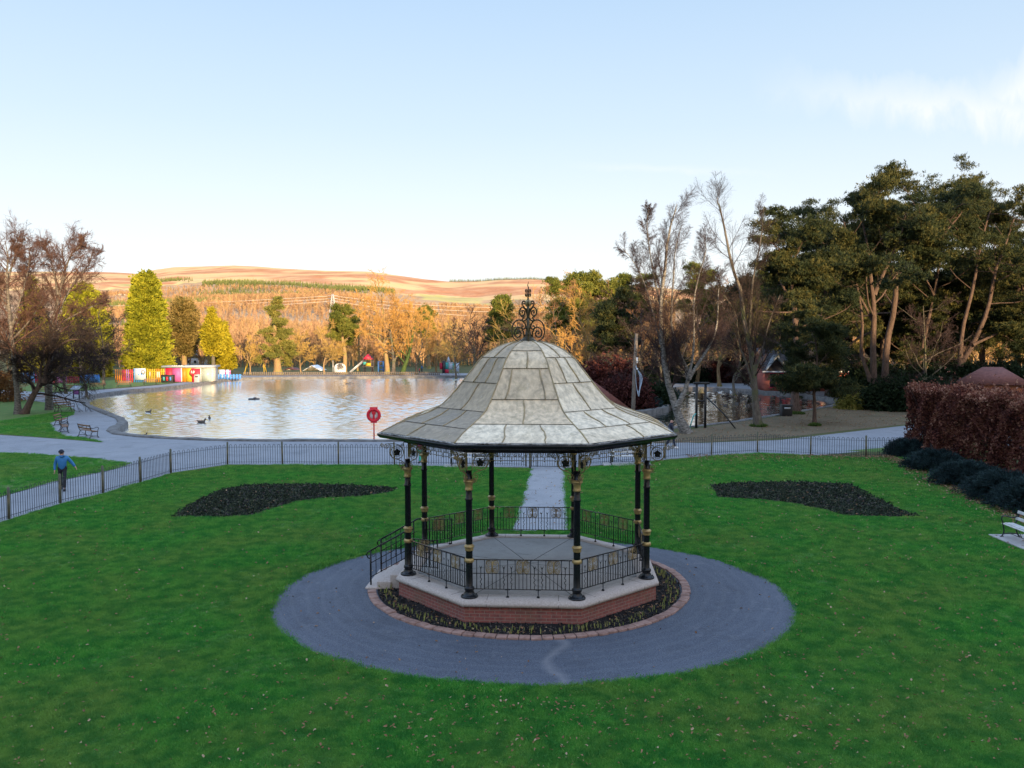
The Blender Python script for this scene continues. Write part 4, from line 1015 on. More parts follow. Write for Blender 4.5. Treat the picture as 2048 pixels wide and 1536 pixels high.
oak('bare_oak', 'largest spreading bare tree glowing orange on the far shore', 768, 745, 583, D1, 31, BK_WARM, TW_WARM, [([(776, 748), (771, 700), (766, 655), (764, 590)], .48, .08), ([(772, 700), (752, 672), (735, 640)], .34, .08), ([(768, 690), (792, 655), (808, 620)], .32, .08)], 1.15, 12)
oak('bare_oak', 'upright bare tree with two limbs right of the big orange oak', 790, 745, 615, D1 - 1, 32, BK_GREY, TW_WARM, [([(787, 750), (787, 720), (784, 690), (778, 640)], .42, .07), ([(788, 722), (797, 700), (806, 650)], .28, .06)], .9, 10)
oak('ivy_leaning_tree', 'bare tree with a leaning ivy-green trunk on the far shore', 806, 745, 625, D1 - 1, 33, BK_IVY, TW_WARM, [([(804, 750), (810, 730), (817, 712), (826, 670), (832, 632)], .5, .06)], 1.0, 11)
oak('bare_oak', 'slim dark trunked bare tree right of the ivy-clad leaning tree', 833, 745, 630, D1 + 1, 34, BK_GREY, TW_WARM, None, 1.05, 12)
oak('bare_thorn', 'low spreading ochre thorn tree left of the white mural board', 648, 745, 655, D1 + 3, 35, BK_WARM, TW_OCHRE, None, 1.25, 13)
oak('bare_thorn', 'squat brown thorn tree beside the pale cottage across the lake', 601, 745, 672, D1 + 8, 36, BK_WARM, TW_OCHRE, None, 1.3, 12)
oak('bare_sapling', 'pale bare tree between the golden cypress and the tall fir', 499, 745, 672, D1 + 3, 37, BK_WARM, TW_OCHRE, None, 1.05, 12)
oak('bare_birch', 'pale upright birch rising behind the pine on the far shore', 716, 745, 592, D1 + 18, 38, BK_WARM, TW_WARM, None, .6, 16)
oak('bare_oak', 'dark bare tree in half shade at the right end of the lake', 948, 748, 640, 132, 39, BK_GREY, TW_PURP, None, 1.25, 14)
oak('bare_oak', 'dark twiggy tree directly behind the left slope of the bandstand roof', 912, 748, 655, 138, 40, BK_GREY, TW_OCHRE, None, 1.1, 13)
oak('bare_oak', 'bare tree with warm twigs just behind the finial', 1042, 745, 628, 128, 41, BK_GREY, TW_RED, None, 1.1, 14)
oak('bare_oak', 'orange twigged tree left of the climbing frame', 872, 745, 640, D1 + 8, 42, BK_WARM, TW_WARM, None, 1.25, 14)

# the belt of bare woodland that closes the view: individual trees copied from six of them
belt_src = []
for i, (tm, cm, wd) in enumerate(((BK_WARM, TW_WARM, 1.1), (BK_WARM, TW_OCHRE, 1.2), (BK_GREY, TW_RED, .9), (BK_WARM, TW_OCHRE, .9))):
    g = np.random.default_rng(60 + i); h = 11.0
    belt_src.append(bare_tree('woodland_tree', 'x', [([(0, 0, -.2), (g.normal(0, .3), g.normal(0, .3), 3.5), (g.normal(0, .6), g.normal(0, .6), 10.2)], .26, .04)], [
        lv(11, (.15, .97), 48, .55 * wd, 6, .5, .06, .14, rmin=.035), lv(7, (.2, 1), 45, .52, 4, .5, .04, .17, rmin=.026), lv(7, (.2, 1), 42, .58, 3, .6, .03, .16, rmin=.017)], tm, cm, 60 + i, (0, 0, 0), split=2))
belt = []
for u in np.arange(190, 1120, 26):
    belt.append((u + gT.uniform(-9, 9), gT.uniform(178, 260), gT.uniform(672, 694)))
for u in np.arange(1060, 2060, 30):
    belt.append((u + gT.uniform(-10, 10), gT.uniform(118, 165), gT.uniform(575, 620)))
used = set(); tone = ['orange', 'ochre', 'russet', 'straw coloured']
for i, (u, dist, vt) in enumerate(belt):
    k = int(gT.integers(0, 4)); src = belt_src[k]; p = gp(u, dist); h = hz(vt, dist) * gT.uniform(.85, 1.15); sc = h / 11.0
    lab = tone[k] + ' twigged bare tree among the woodland closing the view across the water'
    grp = tone[k] + ' bare trees of the far woodland'
    if k not in used:
        used.add(k); o = src; o.location = p; o.rotation_euler = (0, 0, gT.uniform(0, 6)); o.scale = (sc * 1.15, sc * 1.15, sc); o['label'] = lab; o['group'] = grp
    else: dup(src, p, gT.uniform(0, 6), (sc * 1.15, sc * 1.15, sc), lab, grp)

# --- right of the roof: pines and wood across the pond
def pine_at(label, u, vb, vt, dist, seed, fol='pine', lean=0, r0=None, limbs=(17, (.42, .98), 66, .36), **k):
    loc = gp(u, dist); pts = [(u, vb), (u + lean * .3, vb + (vt - vb) * .35), (u + lean * .7, vb + (vt - vb) * .7), (u + lean, vt)]
    h = hz(vt, dist)
    return pine_tree('pine_tree', label, [(rel(pts, dist, loc), r0 or h * .024, h * .005)], seed, loc, fol, limbs, **k)
pk = dict(tuft=(.36, 9), dens=4, cloud=.36, width=.13, flat=.35)
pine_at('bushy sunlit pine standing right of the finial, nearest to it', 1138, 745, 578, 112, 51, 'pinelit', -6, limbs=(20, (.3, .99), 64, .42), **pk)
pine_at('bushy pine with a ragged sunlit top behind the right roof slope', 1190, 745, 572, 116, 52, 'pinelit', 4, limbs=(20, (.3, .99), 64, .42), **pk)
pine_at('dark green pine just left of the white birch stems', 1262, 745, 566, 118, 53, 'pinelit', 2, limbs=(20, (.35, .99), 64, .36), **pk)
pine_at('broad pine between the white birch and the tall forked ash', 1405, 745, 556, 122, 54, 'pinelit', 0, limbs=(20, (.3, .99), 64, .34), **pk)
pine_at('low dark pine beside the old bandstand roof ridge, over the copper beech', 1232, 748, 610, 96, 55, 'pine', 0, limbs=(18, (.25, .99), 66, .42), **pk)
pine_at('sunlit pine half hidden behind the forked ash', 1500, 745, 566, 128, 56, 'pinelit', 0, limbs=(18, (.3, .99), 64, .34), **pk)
oak('russet_oak', 'russet twigged tree right of the finial with sun on its top', 1105, 748, 600, 104, 57, BK_GREY, TW_RED, None, 1.15, 15)
oak('russet_oak', 'golden russet tree in front of the bushy pines, right of the finial', 1165, 748, 612, 101, 69, BK_WARM, TW_WARM, None, 1.2, 15)
oak('russet_oak', 'russet tree between the copper beech and the birch', 1232, 748, 600, 103, 70, BK_WARM, TW_RED, None, 1.15, 15)
oak('russet_oak', 'russet bare tree behind the white birch stems', 1322, 748, 610, 112, 58, BK_GREY, TW_RED, None, 1.2, 15)
oak('russet_oak', 'golden brown bare tree between birch and ash across the pond', 1440, 748, 580, 112, 59, BK_WARM, TW_RED, None, 1.15, 16)
oak('russet_oak', 'dark russet tree behind the brick pavilion', 1540, 748, 590, 108, 60, BK_GREY, TW_RED, None, 1.2, 15)
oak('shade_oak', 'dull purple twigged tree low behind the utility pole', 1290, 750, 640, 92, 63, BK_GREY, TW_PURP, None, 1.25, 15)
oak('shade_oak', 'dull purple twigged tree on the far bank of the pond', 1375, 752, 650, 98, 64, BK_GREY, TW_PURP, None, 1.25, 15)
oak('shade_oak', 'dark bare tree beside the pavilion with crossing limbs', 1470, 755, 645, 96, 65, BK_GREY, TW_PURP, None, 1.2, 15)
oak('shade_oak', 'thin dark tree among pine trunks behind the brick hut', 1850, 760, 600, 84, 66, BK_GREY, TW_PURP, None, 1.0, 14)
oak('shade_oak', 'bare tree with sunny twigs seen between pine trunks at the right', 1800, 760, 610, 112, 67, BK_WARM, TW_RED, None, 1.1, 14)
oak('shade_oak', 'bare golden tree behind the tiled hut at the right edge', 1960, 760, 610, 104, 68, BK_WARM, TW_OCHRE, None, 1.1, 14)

# copper beech and evergreen bushes on the pond bank: leaves on a twiggy frame
def bush(name, label, loc, rx, ry, h, seed, fol, n, size, twig=TW_PURP, cat='bush', flat=.9, group=None, nb=5, width=.5, spiky=0.0):
    g = np.random.default_rng(seed); root = thing(name, label, cat, loc, 0, group)
    ns = 9; stems = []
    for i in range(ns):
        a_ = g.uniform(0, 6.28); q = g.uniform(.25, .8)
        stems.append(([(math.cos(a_) * rx * .12, math.sin(a_) * ry * .12, -.05), (math.cos(a_) * rx * q * .5, math.sin(a_) * ry * q * .5, h * .5), (math.cos(a_) * rx * q, math.sin(a_) * ry * q, h * .92)], .035 + h * .008, .012))
    SP, SR = zip(*[stem(*s_, n=8) for s_ in stems]); c_ = (np.stack(SP), np.stack(SR))
    A = grow(*c_, g=g, **lv(9, (.2, 1), 45, .35, 4, .5, .05, .15, rmin=.008)); B_ = grow(*A, g=g, **lv(5, (.2, 1), 45, .5, 3, .5, .05, .15, rmin=.006))
    finish_tree(root, [(c_[0], c_[1], 5), (A[0], A[1], 4), (B_[0], B_[1], 3)], [], twig, None); root.children[0].name = 'stems'
    nc = n // 10; D = unit(g.normal(0, 1, (nc, 3))); D[:, 2] = np.abs(D[:, 2]) * flat - .12
    rr_ = (g.uniform(.25, 1, nc) ** .45) * (1 + g.normal(0, .09, nc))
    Cc = D * rr_[:, None] * np.array((rx, ry, h)); Cc[:, 2] = np.abs(Cc[:, 2]) + .05
    pick = np.repeat(np.arange(nc), 10); C_ = Cc[pick] + g.normal(0, 1, (len(pick), 3)) * size * 1.6
    C_[:, 2] = np.maximum(C_[:, 2], .03)
    vv = np.clip(g.uniform(0, .55, nc)[pick] + g.uniform(0, .45, len(pick)), 0, 1)
    V, f, at_ = tufts(C_, size, nb, .25 + spiky, width, g, vv, dirs=unit(Cc)[pick] * .6)
    np_mesh('foliage', V, f, LEAFM[fol], root, False, attr=at_); return root
bush('copper_beech', 'large dark red-purple beech mass beyond the right roof slope', gp(1212, 84), 4.6, 3.5, 5.4, 71, 'copper', 9000, .20, cat='tree')
bush('copper_beech', 'second dark red beech lower down beside the utility pole', gp(1252, 78), 2.6, 2.4, 3.6, 72, 'copper', 5000, .18, cat='tree')
bush('holly_bush', 'dark green evergreen bush right of the utility pole', gp(1308, 82), 2.0, 1.8, 2.6, 73, 'evergreen', 3600, .16)
bush('rhododendron_bush', 'dark evergreen mass between the pine trunks at the right', gp(1795, 75), 3.2, 2.4, 3.6, 74, 'evergreen', 5200, .2)
bush('rhododendron_bush', 'dark evergreen mass beside the tiled hut at the right', gp(1870, 74), 3.2, 2.4, 3.2, 75, 'evergreen', 5200, .2)
bush('laurel_bush', 'green laurel in front of the tiled hut by the hedge', gp(1975, 56), 1.9, 1.6, 2.8, 76, 'evergreen', 3600, .15)
bush('variegated_bush', 'small reddish green bush by the dark cars', gp(1706, 76), 1.2, 1.0, 1.6, 77, 'fir', 2200, .14)
bush('russet_shrub', 'dull reddish shrub at the left edge behind the benches', gp(-6, 88), 2.4, 1.8, 4.2, 78, 'russet', 2600, .13)
for i, (u, v, rx, h, lab) in enumerate(((1300, 806, 1.5, .7, 'low dark shrub at the tip of the pond bank'), (1318, 795, 1.6, .8, 'low dark shrub behind the tip of the pond bank'), (1285, 813, 1.4, .6, 'low dark shrub at the foot of the utility pole'), (1290, 794, 1.9, .9, 'low dark shrub beneath the holly on the pond bank'))):
    p = at(u, v); bush('ground_shrub', lab, (p.x, p.y, 0), rx * 1.3, rx, h, 80 + i, 'juniper', 2200, .15)

# --- birch and ash on the leaf-littered ground
d = db(867); loc = gp(1374, d); gB = np.random.default_rng(5)
st = [([(1374, 866), (1356, 830), (1346, 795), (1338, 772), (1328, 720), (1323, 660), (1322, 600), (1330, 540), (1336, 470), (1350, 425), (1353, 408)], .30, .014),
      ([(1352, 815), (1366, 790), (1377, 752), (1362, 715), (1352, 690), (1342, 640), (1347, 560), (1350, 500), (1364, 450)], .19, .013),
      ([(1377, 752), (1384, 722), (1388, 680), (1388, 600), (1400, 545), (1412, 500), (1406, 470)], .10, .012),
      ([(1377, 758), (1396, 728), (1420, 690), (1434, 650), (1437, 580), (1442, 530)], .13, .012),
      ([(1336, 745), (1322, 690), (1310, 640), (1290, 570), (1265, 520), (1240, 492)], .09, .010),
      ([(1326, 640), (1316, 590), (1302, 520), (1294, 450), (1297, 420)], .075, .010)]
birch = bare_tree('birch_tree', 'tall white barked birch with several stems and a mossy leaning base', [(rel(p, d, loc, .35, gB), a, b_) for p, a, b_ in st],
    [lv(26, (.22, .92), 30, .25, 9, .28, .05, .06, rmin=.008, shape=S8), lv(13, (.12, .92), 34, .50, 7, .5, .02, .08, rmin=.006, droop=.07, shape=S8), lv(16, (.08, .85), 34, .62, 6, .6, -.02, .10, rmin=.0043, droop=.17, shape=S8)], BK_BIRCH, TW_PURP, 101, loc, split=1)
d = db(854); loc = gp(1516, d)
st = [([(1517, 853), (1511, 810), (1509, 770), (1505, 720), (1497, 680), (1488, 640), (1480, 575), (1466, 540), (1455, 490), (1442, 420), (1434, 405), (1436, 386)], .27, .012),
      ([(1500, 690), (1500, 640), (1506, 560), (1518, 500), (1525, 450), (1527, 412)], .11, .010),
      ([(1505, 770), (1496, 735), (1480, 690), (1468, 620), (1430, 575), (1395, 560)], .10, .014),
      ([(1509, 745), (1524, 700), (1540, 640), (1560, 590)], .10, .014),
      ([(1508, 780), (1495, 765), (1470, 735), (1440, 722)], .085, .02)]
bare_tree('ash_tree', 'tall bare grey tree with two long ascending limbs behind the fence', [(rel(p, d, loc, .35, gB), a, b_) for p, a, b_ in st],
    [lv(24, (.2, .92), 38, .26, 9, .28, .06, .07, rmin=.008, shape=S8), lv(12, (.12, .92), 40, .50, 6, .5, .03, .09, rmin=.006, shape=S8), lv(12, (.08, .85), 38, .58, 4, .6, .02, .10, rmin=.0043, shape=S8)], BK_GREY, TW_DARK, 102, loc, split=1)

# --- the big pines at the right
def bigpine(label, stems, seed, **k):
    u0, v0 = stems[0][0][0]; d = db(v0 - 2); loc = gp(u0, d); g = np.random.default_rng(seed)
    return pine_tree('black_pine', label, [(rel([(u_, v_ if v_ > 560 else 560 - (560 - v_) * .76) for u_, v_ in p], d, loc, .5, g), a * .82, b_) for p, a, b_ in stems], seed, loc, **k)
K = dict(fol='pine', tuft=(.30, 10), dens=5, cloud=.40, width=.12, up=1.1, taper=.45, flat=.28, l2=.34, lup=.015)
bigpine('stout pine trunk with a mossy foot beside the pond', [([(1590, 828), (1590, 770), (1592, 700), (1588, 600), (1580, 520), (1592, 448)], .46, .07), ([(1588, 610), (1560, 560), (1552, 500)], .16, .05), ([(1590, 650), (1618, 590), (1622, 530)], .16, .05)], 111, limbs=(11, (.34, .98), 72, .48), **K)
K2 = dict(K); K2.update(tuft=(.26, 9), cloud=.28)
bigpine('small leaning pine with a low forked trunk on the leaf litter', [([(1629, 852), (1629, 810), (1628, 770), (1634, 720), (1628, 660)], .19, .03), ([(1628, 785), (1618, 765), (1612, 750)], .07, .02), ([(1629, 785), (1641, 768), (1645, 755)], .07, .02)], 112, limbs=(15, (.38, .98), 66, .52), **K2)
bigpine('forked pine with a side stem from low down, centre of the right group', [([(1744, 820), (1747, 760), (1746, 690), (1748, 620), (1740, 540), (1735, 470), (1722, 390)], .44, .07), ([(1742, 762), (1730, 730), (1722, 700), (1725, 640), (1712, 560), (1700, 470), (1686, 400)], .24, .05), ([(1748, 590), (1775, 520), (1800, 450), (1812, 380)], .22, .05), ([(1745, 640), (1700, 560), (1660, 500)], .16, .04)], 113, limbs=(10, (.4, .98), 72, .48), **K)
bigpine('thick rough barked pine right of the forked pine', [([(1768, 812), (1770, 750), (1775, 680), (1790, 610), (1795, 520), (1826, 460), (1842, 400), (1848, 380)], .47, .07), ([(1795, 540), (1860, 480), (1900, 420), (1925, 380)], .24, .05), ([(1792, 560), (1770, 480), (1762, 400), (1752, 350)], .22, .05)], 114, limbs=(12, (.36, .98), 72, .48), **K)
bigpine('dark pine trunk behind the forked pine with ivy at its foot', [([(1716, 795), (1722, 730), (1724, 660), (1712, 580), (1700, 500), (1690, 420)], .45, .07), ([(1716, 600), (1680, 540), (1650, 480), (1640, 445)], .2, .05)], 115, limbs=(12, (.38, .98), 72, .48), **K)
bigpine('slender pine behind the hedge end, left of the leaning pines', [([(1832, 795), (1838, 740), (1850, 670), (1868, 590), (1880, 500), (1890, 400), (1894, 345)], .34, .06), ([(1868, 590), (1840, 520), (1838, 440)], .16, .04), ([(1884, 470), (1930, 420), (1960, 380)], .16, .04)], 116, limbs=(12, (.38, .98), 72, .48), **K)
bigpine('pair-stemmed pine leaning right above the hedge', [([(1890, 800), (1915, 740), (1945, 690), (1975, 620), (1990, 540), (2010, 470), (2028, 400)], .42, .07), ([(1920, 735), (1925, 660), (1945, 580), (1960, 480), (1975, 400), (1992, 345)], .30, .05), ([(1945, 690), (2000, 665), (2060, 640)], .2, .06)], 117, limbs=(12, (.4, .98), 72, .48), **K)
bigpine('pine at the right edge of the picture with a leaning trunk', [([(1985, 790), (2000, 720), (2030, 640), (2050, 560), (2060, 470), (2080, 400)], .40, .07), ([(2040, 600), (2090, 540), (2130, 480)], .2, .06)], 118, limbs=(14, (.3, .98), 72, .48), **K)
bigpine('low dark pine in front of the brick hut with dense shade foliage', [([(1930, 790), (1925, 740), (1930, 680), (1940, 610), (1935, 540)], .34, .06)], 119, limbs=(18, (.25, .98), 68, .50), **K)
bigpine('low dark pine closing the gap behind the thick rough barked pine', [([(1812, 790), (1815, 740), (1808, 680), (1818, 610), (1815, 560)], .34, .06)], 120, limbs=(18, (.25, .98), 68, .50), **K)
bigpine('dark pine behind the pond shore, left of the big group', [([(1655, 795), (1660, 740), (1662, 660), (1650, 580), (1660, 500), (1672, 470)], .34, .06)], 121, limbs=(18, (.3, .98), 66, .42), **K)

# --- left edge: birches and a leaning cherry
d = db(826); loc = gp(50, d)
bare_tree('leaning_cherry', 'low dark tree with a leaning forked trunk and drooping twigs beside the benches', [(rel(p, d, loc, .5, gB), a, b_) for p, a, b_ in [
    ([(48, 826), (62, 800), (76, 775), (90, 765), (118, 745), (150, 735), (185, 745)], .30, .03), ([(70, 782), (62, 765), (50, 748), (30, 720)], .18, .03), ([(88, 766), (95, 730), (110, 700), (140, 680), (170, 680)], .2, .03), ([(78, 774), (82, 735), (90, 700), (110, 660)], .16, .03), ([(100, 755), (140, 715), (185, 705), (212, 720)], .12, .02), ([(88, 766), (60, 730), (20, 700), (-20, 690)], .13, .02)]],
    [lv(20, (.22, .98), 48, .46, 8, .5, .02, .15, rmin=.016), lv(11, (.2, 1), 45, .55, 6, .5, -.01, .16, rmin=.012, droop=.05), lv(12, (.15, 1), 42, .62, 5, .6, -.02, .16, rmin=.0085, droop=.10)], BK_PINE, TW_DARK, 131, loc, cat='tree')
d = db(818); loc = gp(98, d)
bare_tree('birch_tree', 'bare birch with a spreading rounded crown against the sky at the left', [(rel(p, d, loc, .5, gB), a, b_) for p, a, b_ in [
    ([(98, 818), (100, 740), (104, 660), (118, 590), (130, 540), (126, 518), (124, 488)], .27, .02), ([(108, 640), (128, 600), (152, 560), (178, 528), (186, 500)], .12, .015), ([(116, 590), (108, 545), (98, 510), (86, 488)], .10, .015), ([(124, 560), (142, 510), (160, 492), (166, 475)], .09, .015), ([(106, 650), (80, 600), (64, 560), (56, 520)], .09, .015), ([(105, 655), (150, 630), (190, 610), (214, 600)], .09, .015)]],
    [lv(26, (.2, .96), 44, .32, 8, .48, .05, .13, rmin=.014, shape=S8), lv(10, (.2, 1), 42, .5, 6, .5, .02, .15, rmin=.011), lv(15, (.15, 1), 40, .6, 4, .6, .01, .16, rmin=.0078)], BK_BIRCHD, TW_RUST, 132, loc)
d = db(826); loc = gp(34, d)
bare_tree('birch_tree', 'dense twiggy birch with a pale trunk cut by the left edge', [(rel(p, d, loc, .5, gB), a, b_) for p, a, b_ in [
    ([(36, 828), (34, 780), (26, 700), (18, 620), (14, 550), (16, 515), (10, 482)], .26, .02), ([(22, 660), (40, 600), (56, 540), (60, 490)], .10, .015), ([(18, 620), (-10, 570), (-30, 520)], .10, .015), ([(15, 560), (30, 510), (38, 470)], .08, .015), ([(24, 680), (60, 640), (85, 600)], .10, .015), ([(26, 690), (0, 650), (-30, 620)], .10, .015)]],
    [lv(26, (.2, .96), 46, .33, 8, .48, .05, .14, rmin=.014, shape=S8), lv(10, (.2, 1), 44, .52, 6, .5, .02, .16, rmin=.011), lv(16, (.15, 1), 42, .6, 4, .6, .0, .17, rmin=.0078)], BK_BIRCHD, TW_RUST, 133, loc)
oak('shade_oak', 'dark bare tree between the left birches and the far shore', 205, 770, 610, 118, 134, BK_GREY, TW_DARK, None, 1.05, 13)
oak('shade_oak', 'dense dark twiggy tree behind the leaning cherry', 92, 775, 622, 88, 137, BK_GREY, TW_DARK, None, 1.35, 16)
oak('shade_oak', 'dark twiggy tree whose branches droop over the far bank grass', 172, 772, 652, 92, 138, BK_GREY, TW_DARK, None, 1.4, 16)
oak('shade_oak', 'tall brownish tree cut by the left edge of the picture', -6, 785, 505, 90, 139, BK_GREY, TW_PURP, None, 1.15, 16)
for i, (u, vt, dist, lab) in enumerate(((1585, 560, 98, 'dark pine behind the small leaning pine'), (1650, 545, 104, 'dark pine rising behind the pavilion roof'), (1700, 530, 108, 'dark pine behind the forked pine group'), (1765, 550, 100, 'dark pine filling the gap between the thick trunks'), (1830, 540, 106, 'dark pine behind the slender pine'), (1900, 550, 100, 'dark pine behind the tiled hut'), (1965, 530, 104, 'dark pine right of the tiled hut'), (2035, 510, 100, 'dark pine at the right edge, far back'), (1478, 590, 120, 'dark pine low behind the forked ash'))):
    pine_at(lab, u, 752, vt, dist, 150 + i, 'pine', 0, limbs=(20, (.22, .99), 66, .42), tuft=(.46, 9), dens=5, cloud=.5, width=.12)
for i, (u, dist, lab) in enumerate(((1745, 92, 'left of the thick trunks'), (1835, 88, 'behind the slender pine'), (1930, 90, 'beside the tiled hut wall'), (2010, 86, 'near the right edge'), (1640, 112, 'behind the parked cars'))):
    bush('rhododendron_bush', 'tall dark evergreen bank ' + lab, gp(u, dist), 4.2, 2.6, 4.4, 160 + i, 'evergreen', 5600, .24)
oak('shade_oak', 'dark bare tree low at the left edge behind the birches', 20, 775, 640, 96, 135, BK_GREY, TW_PURP, None, 1.3, 14)
oak('shade_oak', 'dark brown bare tree among the left birches', 130, 775, 640, 100, 136, BK_GREY, TW_DARK, None, 1.2, 14)

# dark undergrowth on the far bank of the pond
for i, (u, dist, fol, lab) in enumerate(((1292, 121, 'evergreen', 'behind the birch stems'), (1335, 124, 'copper', 'right of the birch stems'), (1372, 122, 'evergreen', 'behind the bell frame'), (1412, 126, 'evergreen', 'behind the recycling bins'), (1452, 123, 'copper', 'left of the forked ash'), (1490, 124, 'evergreen', 'behind the forked ash'), (1240, 112, 'evergreen', 'behind the copper beech'), (1180, 118, 'copper', 'left of the copper beech'), (1100, 122, 'evergreen', 'right of the finial'), (1050, 126, 'copper', 'behind the finial'))):
    bush('undergrowth_bush', 'dark undergrowth bush across the water ' + lab, gp(u, dist), 3.6, 2.0, 3.4 + .5 * (i % 3), 220 + i, fol, 3600, .24)
for u, v, r_, lab in ((1517, 855, .62, 'tuft of green grass and moss round the foot of the forked ash'), (1590, 830, .85, 'green mossy mound round the foot of the stout pine'), (1630, 854, .42, 'small grass tuft at the foot of the small leaning pine')):
    g_ = np.random.default_rng(int(u)); p = at(u, v - 2); n_ = 420; a_ = g_.uniform(0, 6.28, n_); rr_ = np.sqrt(g_.uniform(.1, 1, n_)) * r_
    V, f, at_ = tufts(np.stack([np.cos(a_) * rr_, np.sin(a_) * rr_, .02 + .12 * (1 - rr_ / r_)], 1), .15, 5, 1.2, .1, g_)
    o = np_mesh('grass_tuft', V, f, leafmat('moss_and_grass', [(0, (.03, .06, .012)), (1, (.10, .16, .03))]), None, attr=at_); o.location = (p.x, p.y, .008); tag(o, lab, 'grass')

# --- hillside woods far away: masses nobody could count
def proto_tree(kind, seed):
    g = np.random.default_rng(seed); mb = MB()
    if kind == 'bare':
        SP, SR = stem([(0, 0, 0), (g.normal(0, .2), g.normal(0, .2), 5), (g.normal(0, .4), g.normal(0, .4), 11)], .22, .10, 6, 1)
        A = grow(SP[None], SR[None], g=g, **lv(16, (.2, .98), 34, .42, 4, .7, .10, .12, rmin=.13)); B_ = grow(*A, g=g, **lv(5, (.2, 1), 40, .55, 3, .8, .08, .15, rmin=.10))
        for P_, r_ in ((SP[None], SR[None]), A, B_): mb.add(*tubes(P_, r_, 3))
        return mb.build('far_tree_shape', [TW_FARA, TW_FARB][seed % 2])
    for t in np.linspace(.15, 1, 7):
        r_ = (1.12 - t) * 2.9
        n = 11; a_ = np.arange(n) * 2 * PI / n + g.uniform(0, 1)
        for q in a_: mb.add(np.array([(0, 0, t * 13), (math.cos(q - .22) * r_, math.sin(q - .22) * r_, t * 13 - 1.9 + g.uniform(-.5, .5)), (math.cos(q + .22) * r_ * .9, math.sin(q + .22) * r_ * .9, t * 13 - 1.7 + g.uniform(-.5, .5))]), np.array([(0, 1, 2)]))
    return mb.build('far_tree_shape', CON_FAR)
TW_FARA = mat('far_bare_wood', (.43, .28, .145), rough=1, spec=0, rnd=.55); TW_FARB = mat('far_grey_wood', (.34, .21, .125), rough=1, spec=0, rnd=.55)
CON_FAR = mat('far_conifer', (.15, .17, .06), rough=1, spec=0, rnd=.5)
g = np.random.default_rng(8); n = 150000
yy_ = 360 + (HD - 360) * g.uniform(0, 1, n) ** .75; xx = (g.uniform(-.66, .66, n)) * (yy_ + 22)
zz = hill_z(xx, yy_); U, V_, _ = pix(np.stack([xx, yy_, zz], 1))
l1 = np.interp(U, [-400, 0, 240, 330, 420, 560, 700, 760, 800, 1000, 1300, 2100], [594, 590, 588, 580, 574, 577, 590, 604, 614, 618, 612, 608])
nz = np.sin(xx * .012 + 1) + np.sin(yy_ * .016 + xx * .006) + g.normal(0, .45, n)
bare_ok = (V_ > l1) & ~((U > 835) & (U < 985) & (V_ > 586) & (V_ < 615)) & ~((U > 200) & (U < 266) & (V_ > 648) & (V_ < 672)) & (U < 1350) & (U > 180) & (nz > -1.5)
con_ok = ((np.abs(V_ - np.interp(U, [400, 520, 640, 760, 860], [565, 568, 573, 579, 584]) - 3) < 5 + g.normal(0, 1.5, n)) & (U > 405) & (U < 790)) | ((V_ > 558) & (V_ < 568) & (U > 300) & (U < 385) & (nz > .4)) | ((V_ > l1) & (nz > 1.35) & (U < 860) & (U > 180)) | ((V_ > 600) & (U < 420) & (U > 200) & (nz > .9))
sel = bare_ok & ~con_ok & (g.uniform(0, 1, n) < .62)
P = np.stack([xx, yy_, zz - .5], 1)
m_ = 5200; fy = g.uniform(172, 370, m_); fx = (fy + 22) * (g.uniform(-.52, .68, m_)); PF = np.stack([fx, fy, -.2 + 0 * fx], 1); SF = g.uniform(.25, .85, m_)
scatter('hillside_wood', np.concatenate([P[sel], PF]), np.concatenate([g.uniform(.45, .85, sel.sum()), SF]), [proto_tree('bare', i) for i in range(4)], label='brown leafless woodland covering the lower hillside')
sel = con_ok & (g.uniform(0, 1, n) < .8)
xr = np.arange(-230, 150, 4.0); yr = np.full(len(xr), HD - 8.0)             # dark plantation along the skyline
ur, vr, _ = pix(np.stack([xr, yr, hill_z(xr, yr)], 1)); k_ = (ur > 890) & (ur < 1115)
PR = np.concatenate([np.stack([xr[k_] + o, yr[k_] + g.normal(0, 6, k_.sum()), hill_z(xr[k_], yr[k_]) - 1.5], 1) for o in (0, 2)])
scatter('hillside_conifers', np.concatenate([P[sel], PR]), np.concatenate([g.uniform(.4, .8, sel.sum()), g.uniform(.6, .95, len(PR))]), [proto_tree('conifer', i) for i in range(3)], label='dark green conifer plantations on the hillside and skyline', seed=2)
# ------------------------------------------------------------------ fence, gate, benches
FPOST = mat('weathered_fence_post', (.20, .16, .10), (.05, .075, .06), 2.2, .85, bmp=.3, bscale=20)
FIRON = mat('blue_black_railing', (.010, .015, .024), (.022, .028, .036), 5, .5)
FRUST = mat('rusty_railing', (.05, .045, .04), (.10, .075, .055), 5, .7)
def fence_span(a, b, g, phase=0.0):
    """bow-topped railings between two posts"""
    L = math.dist(a[:2], b[:2]); d = np.append((np.array(b[:2]) - np.array(a[:2])) / L, 0); n = max(4, 2 * int(L / .26)); stp = (L - .12) / n
    mb_ = MB()
    A = np.array((a[0], a[1], 0)); X = [.06 + stp * (i + .5) for i in range(n)]
    for z in (.12, .90): mb_.bar(A + d * .03 + (0, 0, z), A + d * (L - .03) + (0, 0, z), .034, .012)
    P = []
    for i in range(0, n, 2):
        c = (X[i] + X[i + 1]) / 2; rr = stp / 2 * .98; pts = [(X[i], .03)] + [(X[i], .45), (X[i], .92)]
        pts += [(c - rr * math.cos(t), .97 + rr * 1.15 * math.sin(t)) for t in np.linspace(.25, PI - .25, 5)] + [(X[i + 1], .92), (X[i + 1], .45), (X[i + 1], .03)]
        P.append([A + d * (x + g.normal(0, .002)) + (0, 0, z) for x, z in pts])
    V, f = tubes(np.array(P), np.full((len(P), len(P[0])), .011), 4); mb_.add(V, f); return mb_
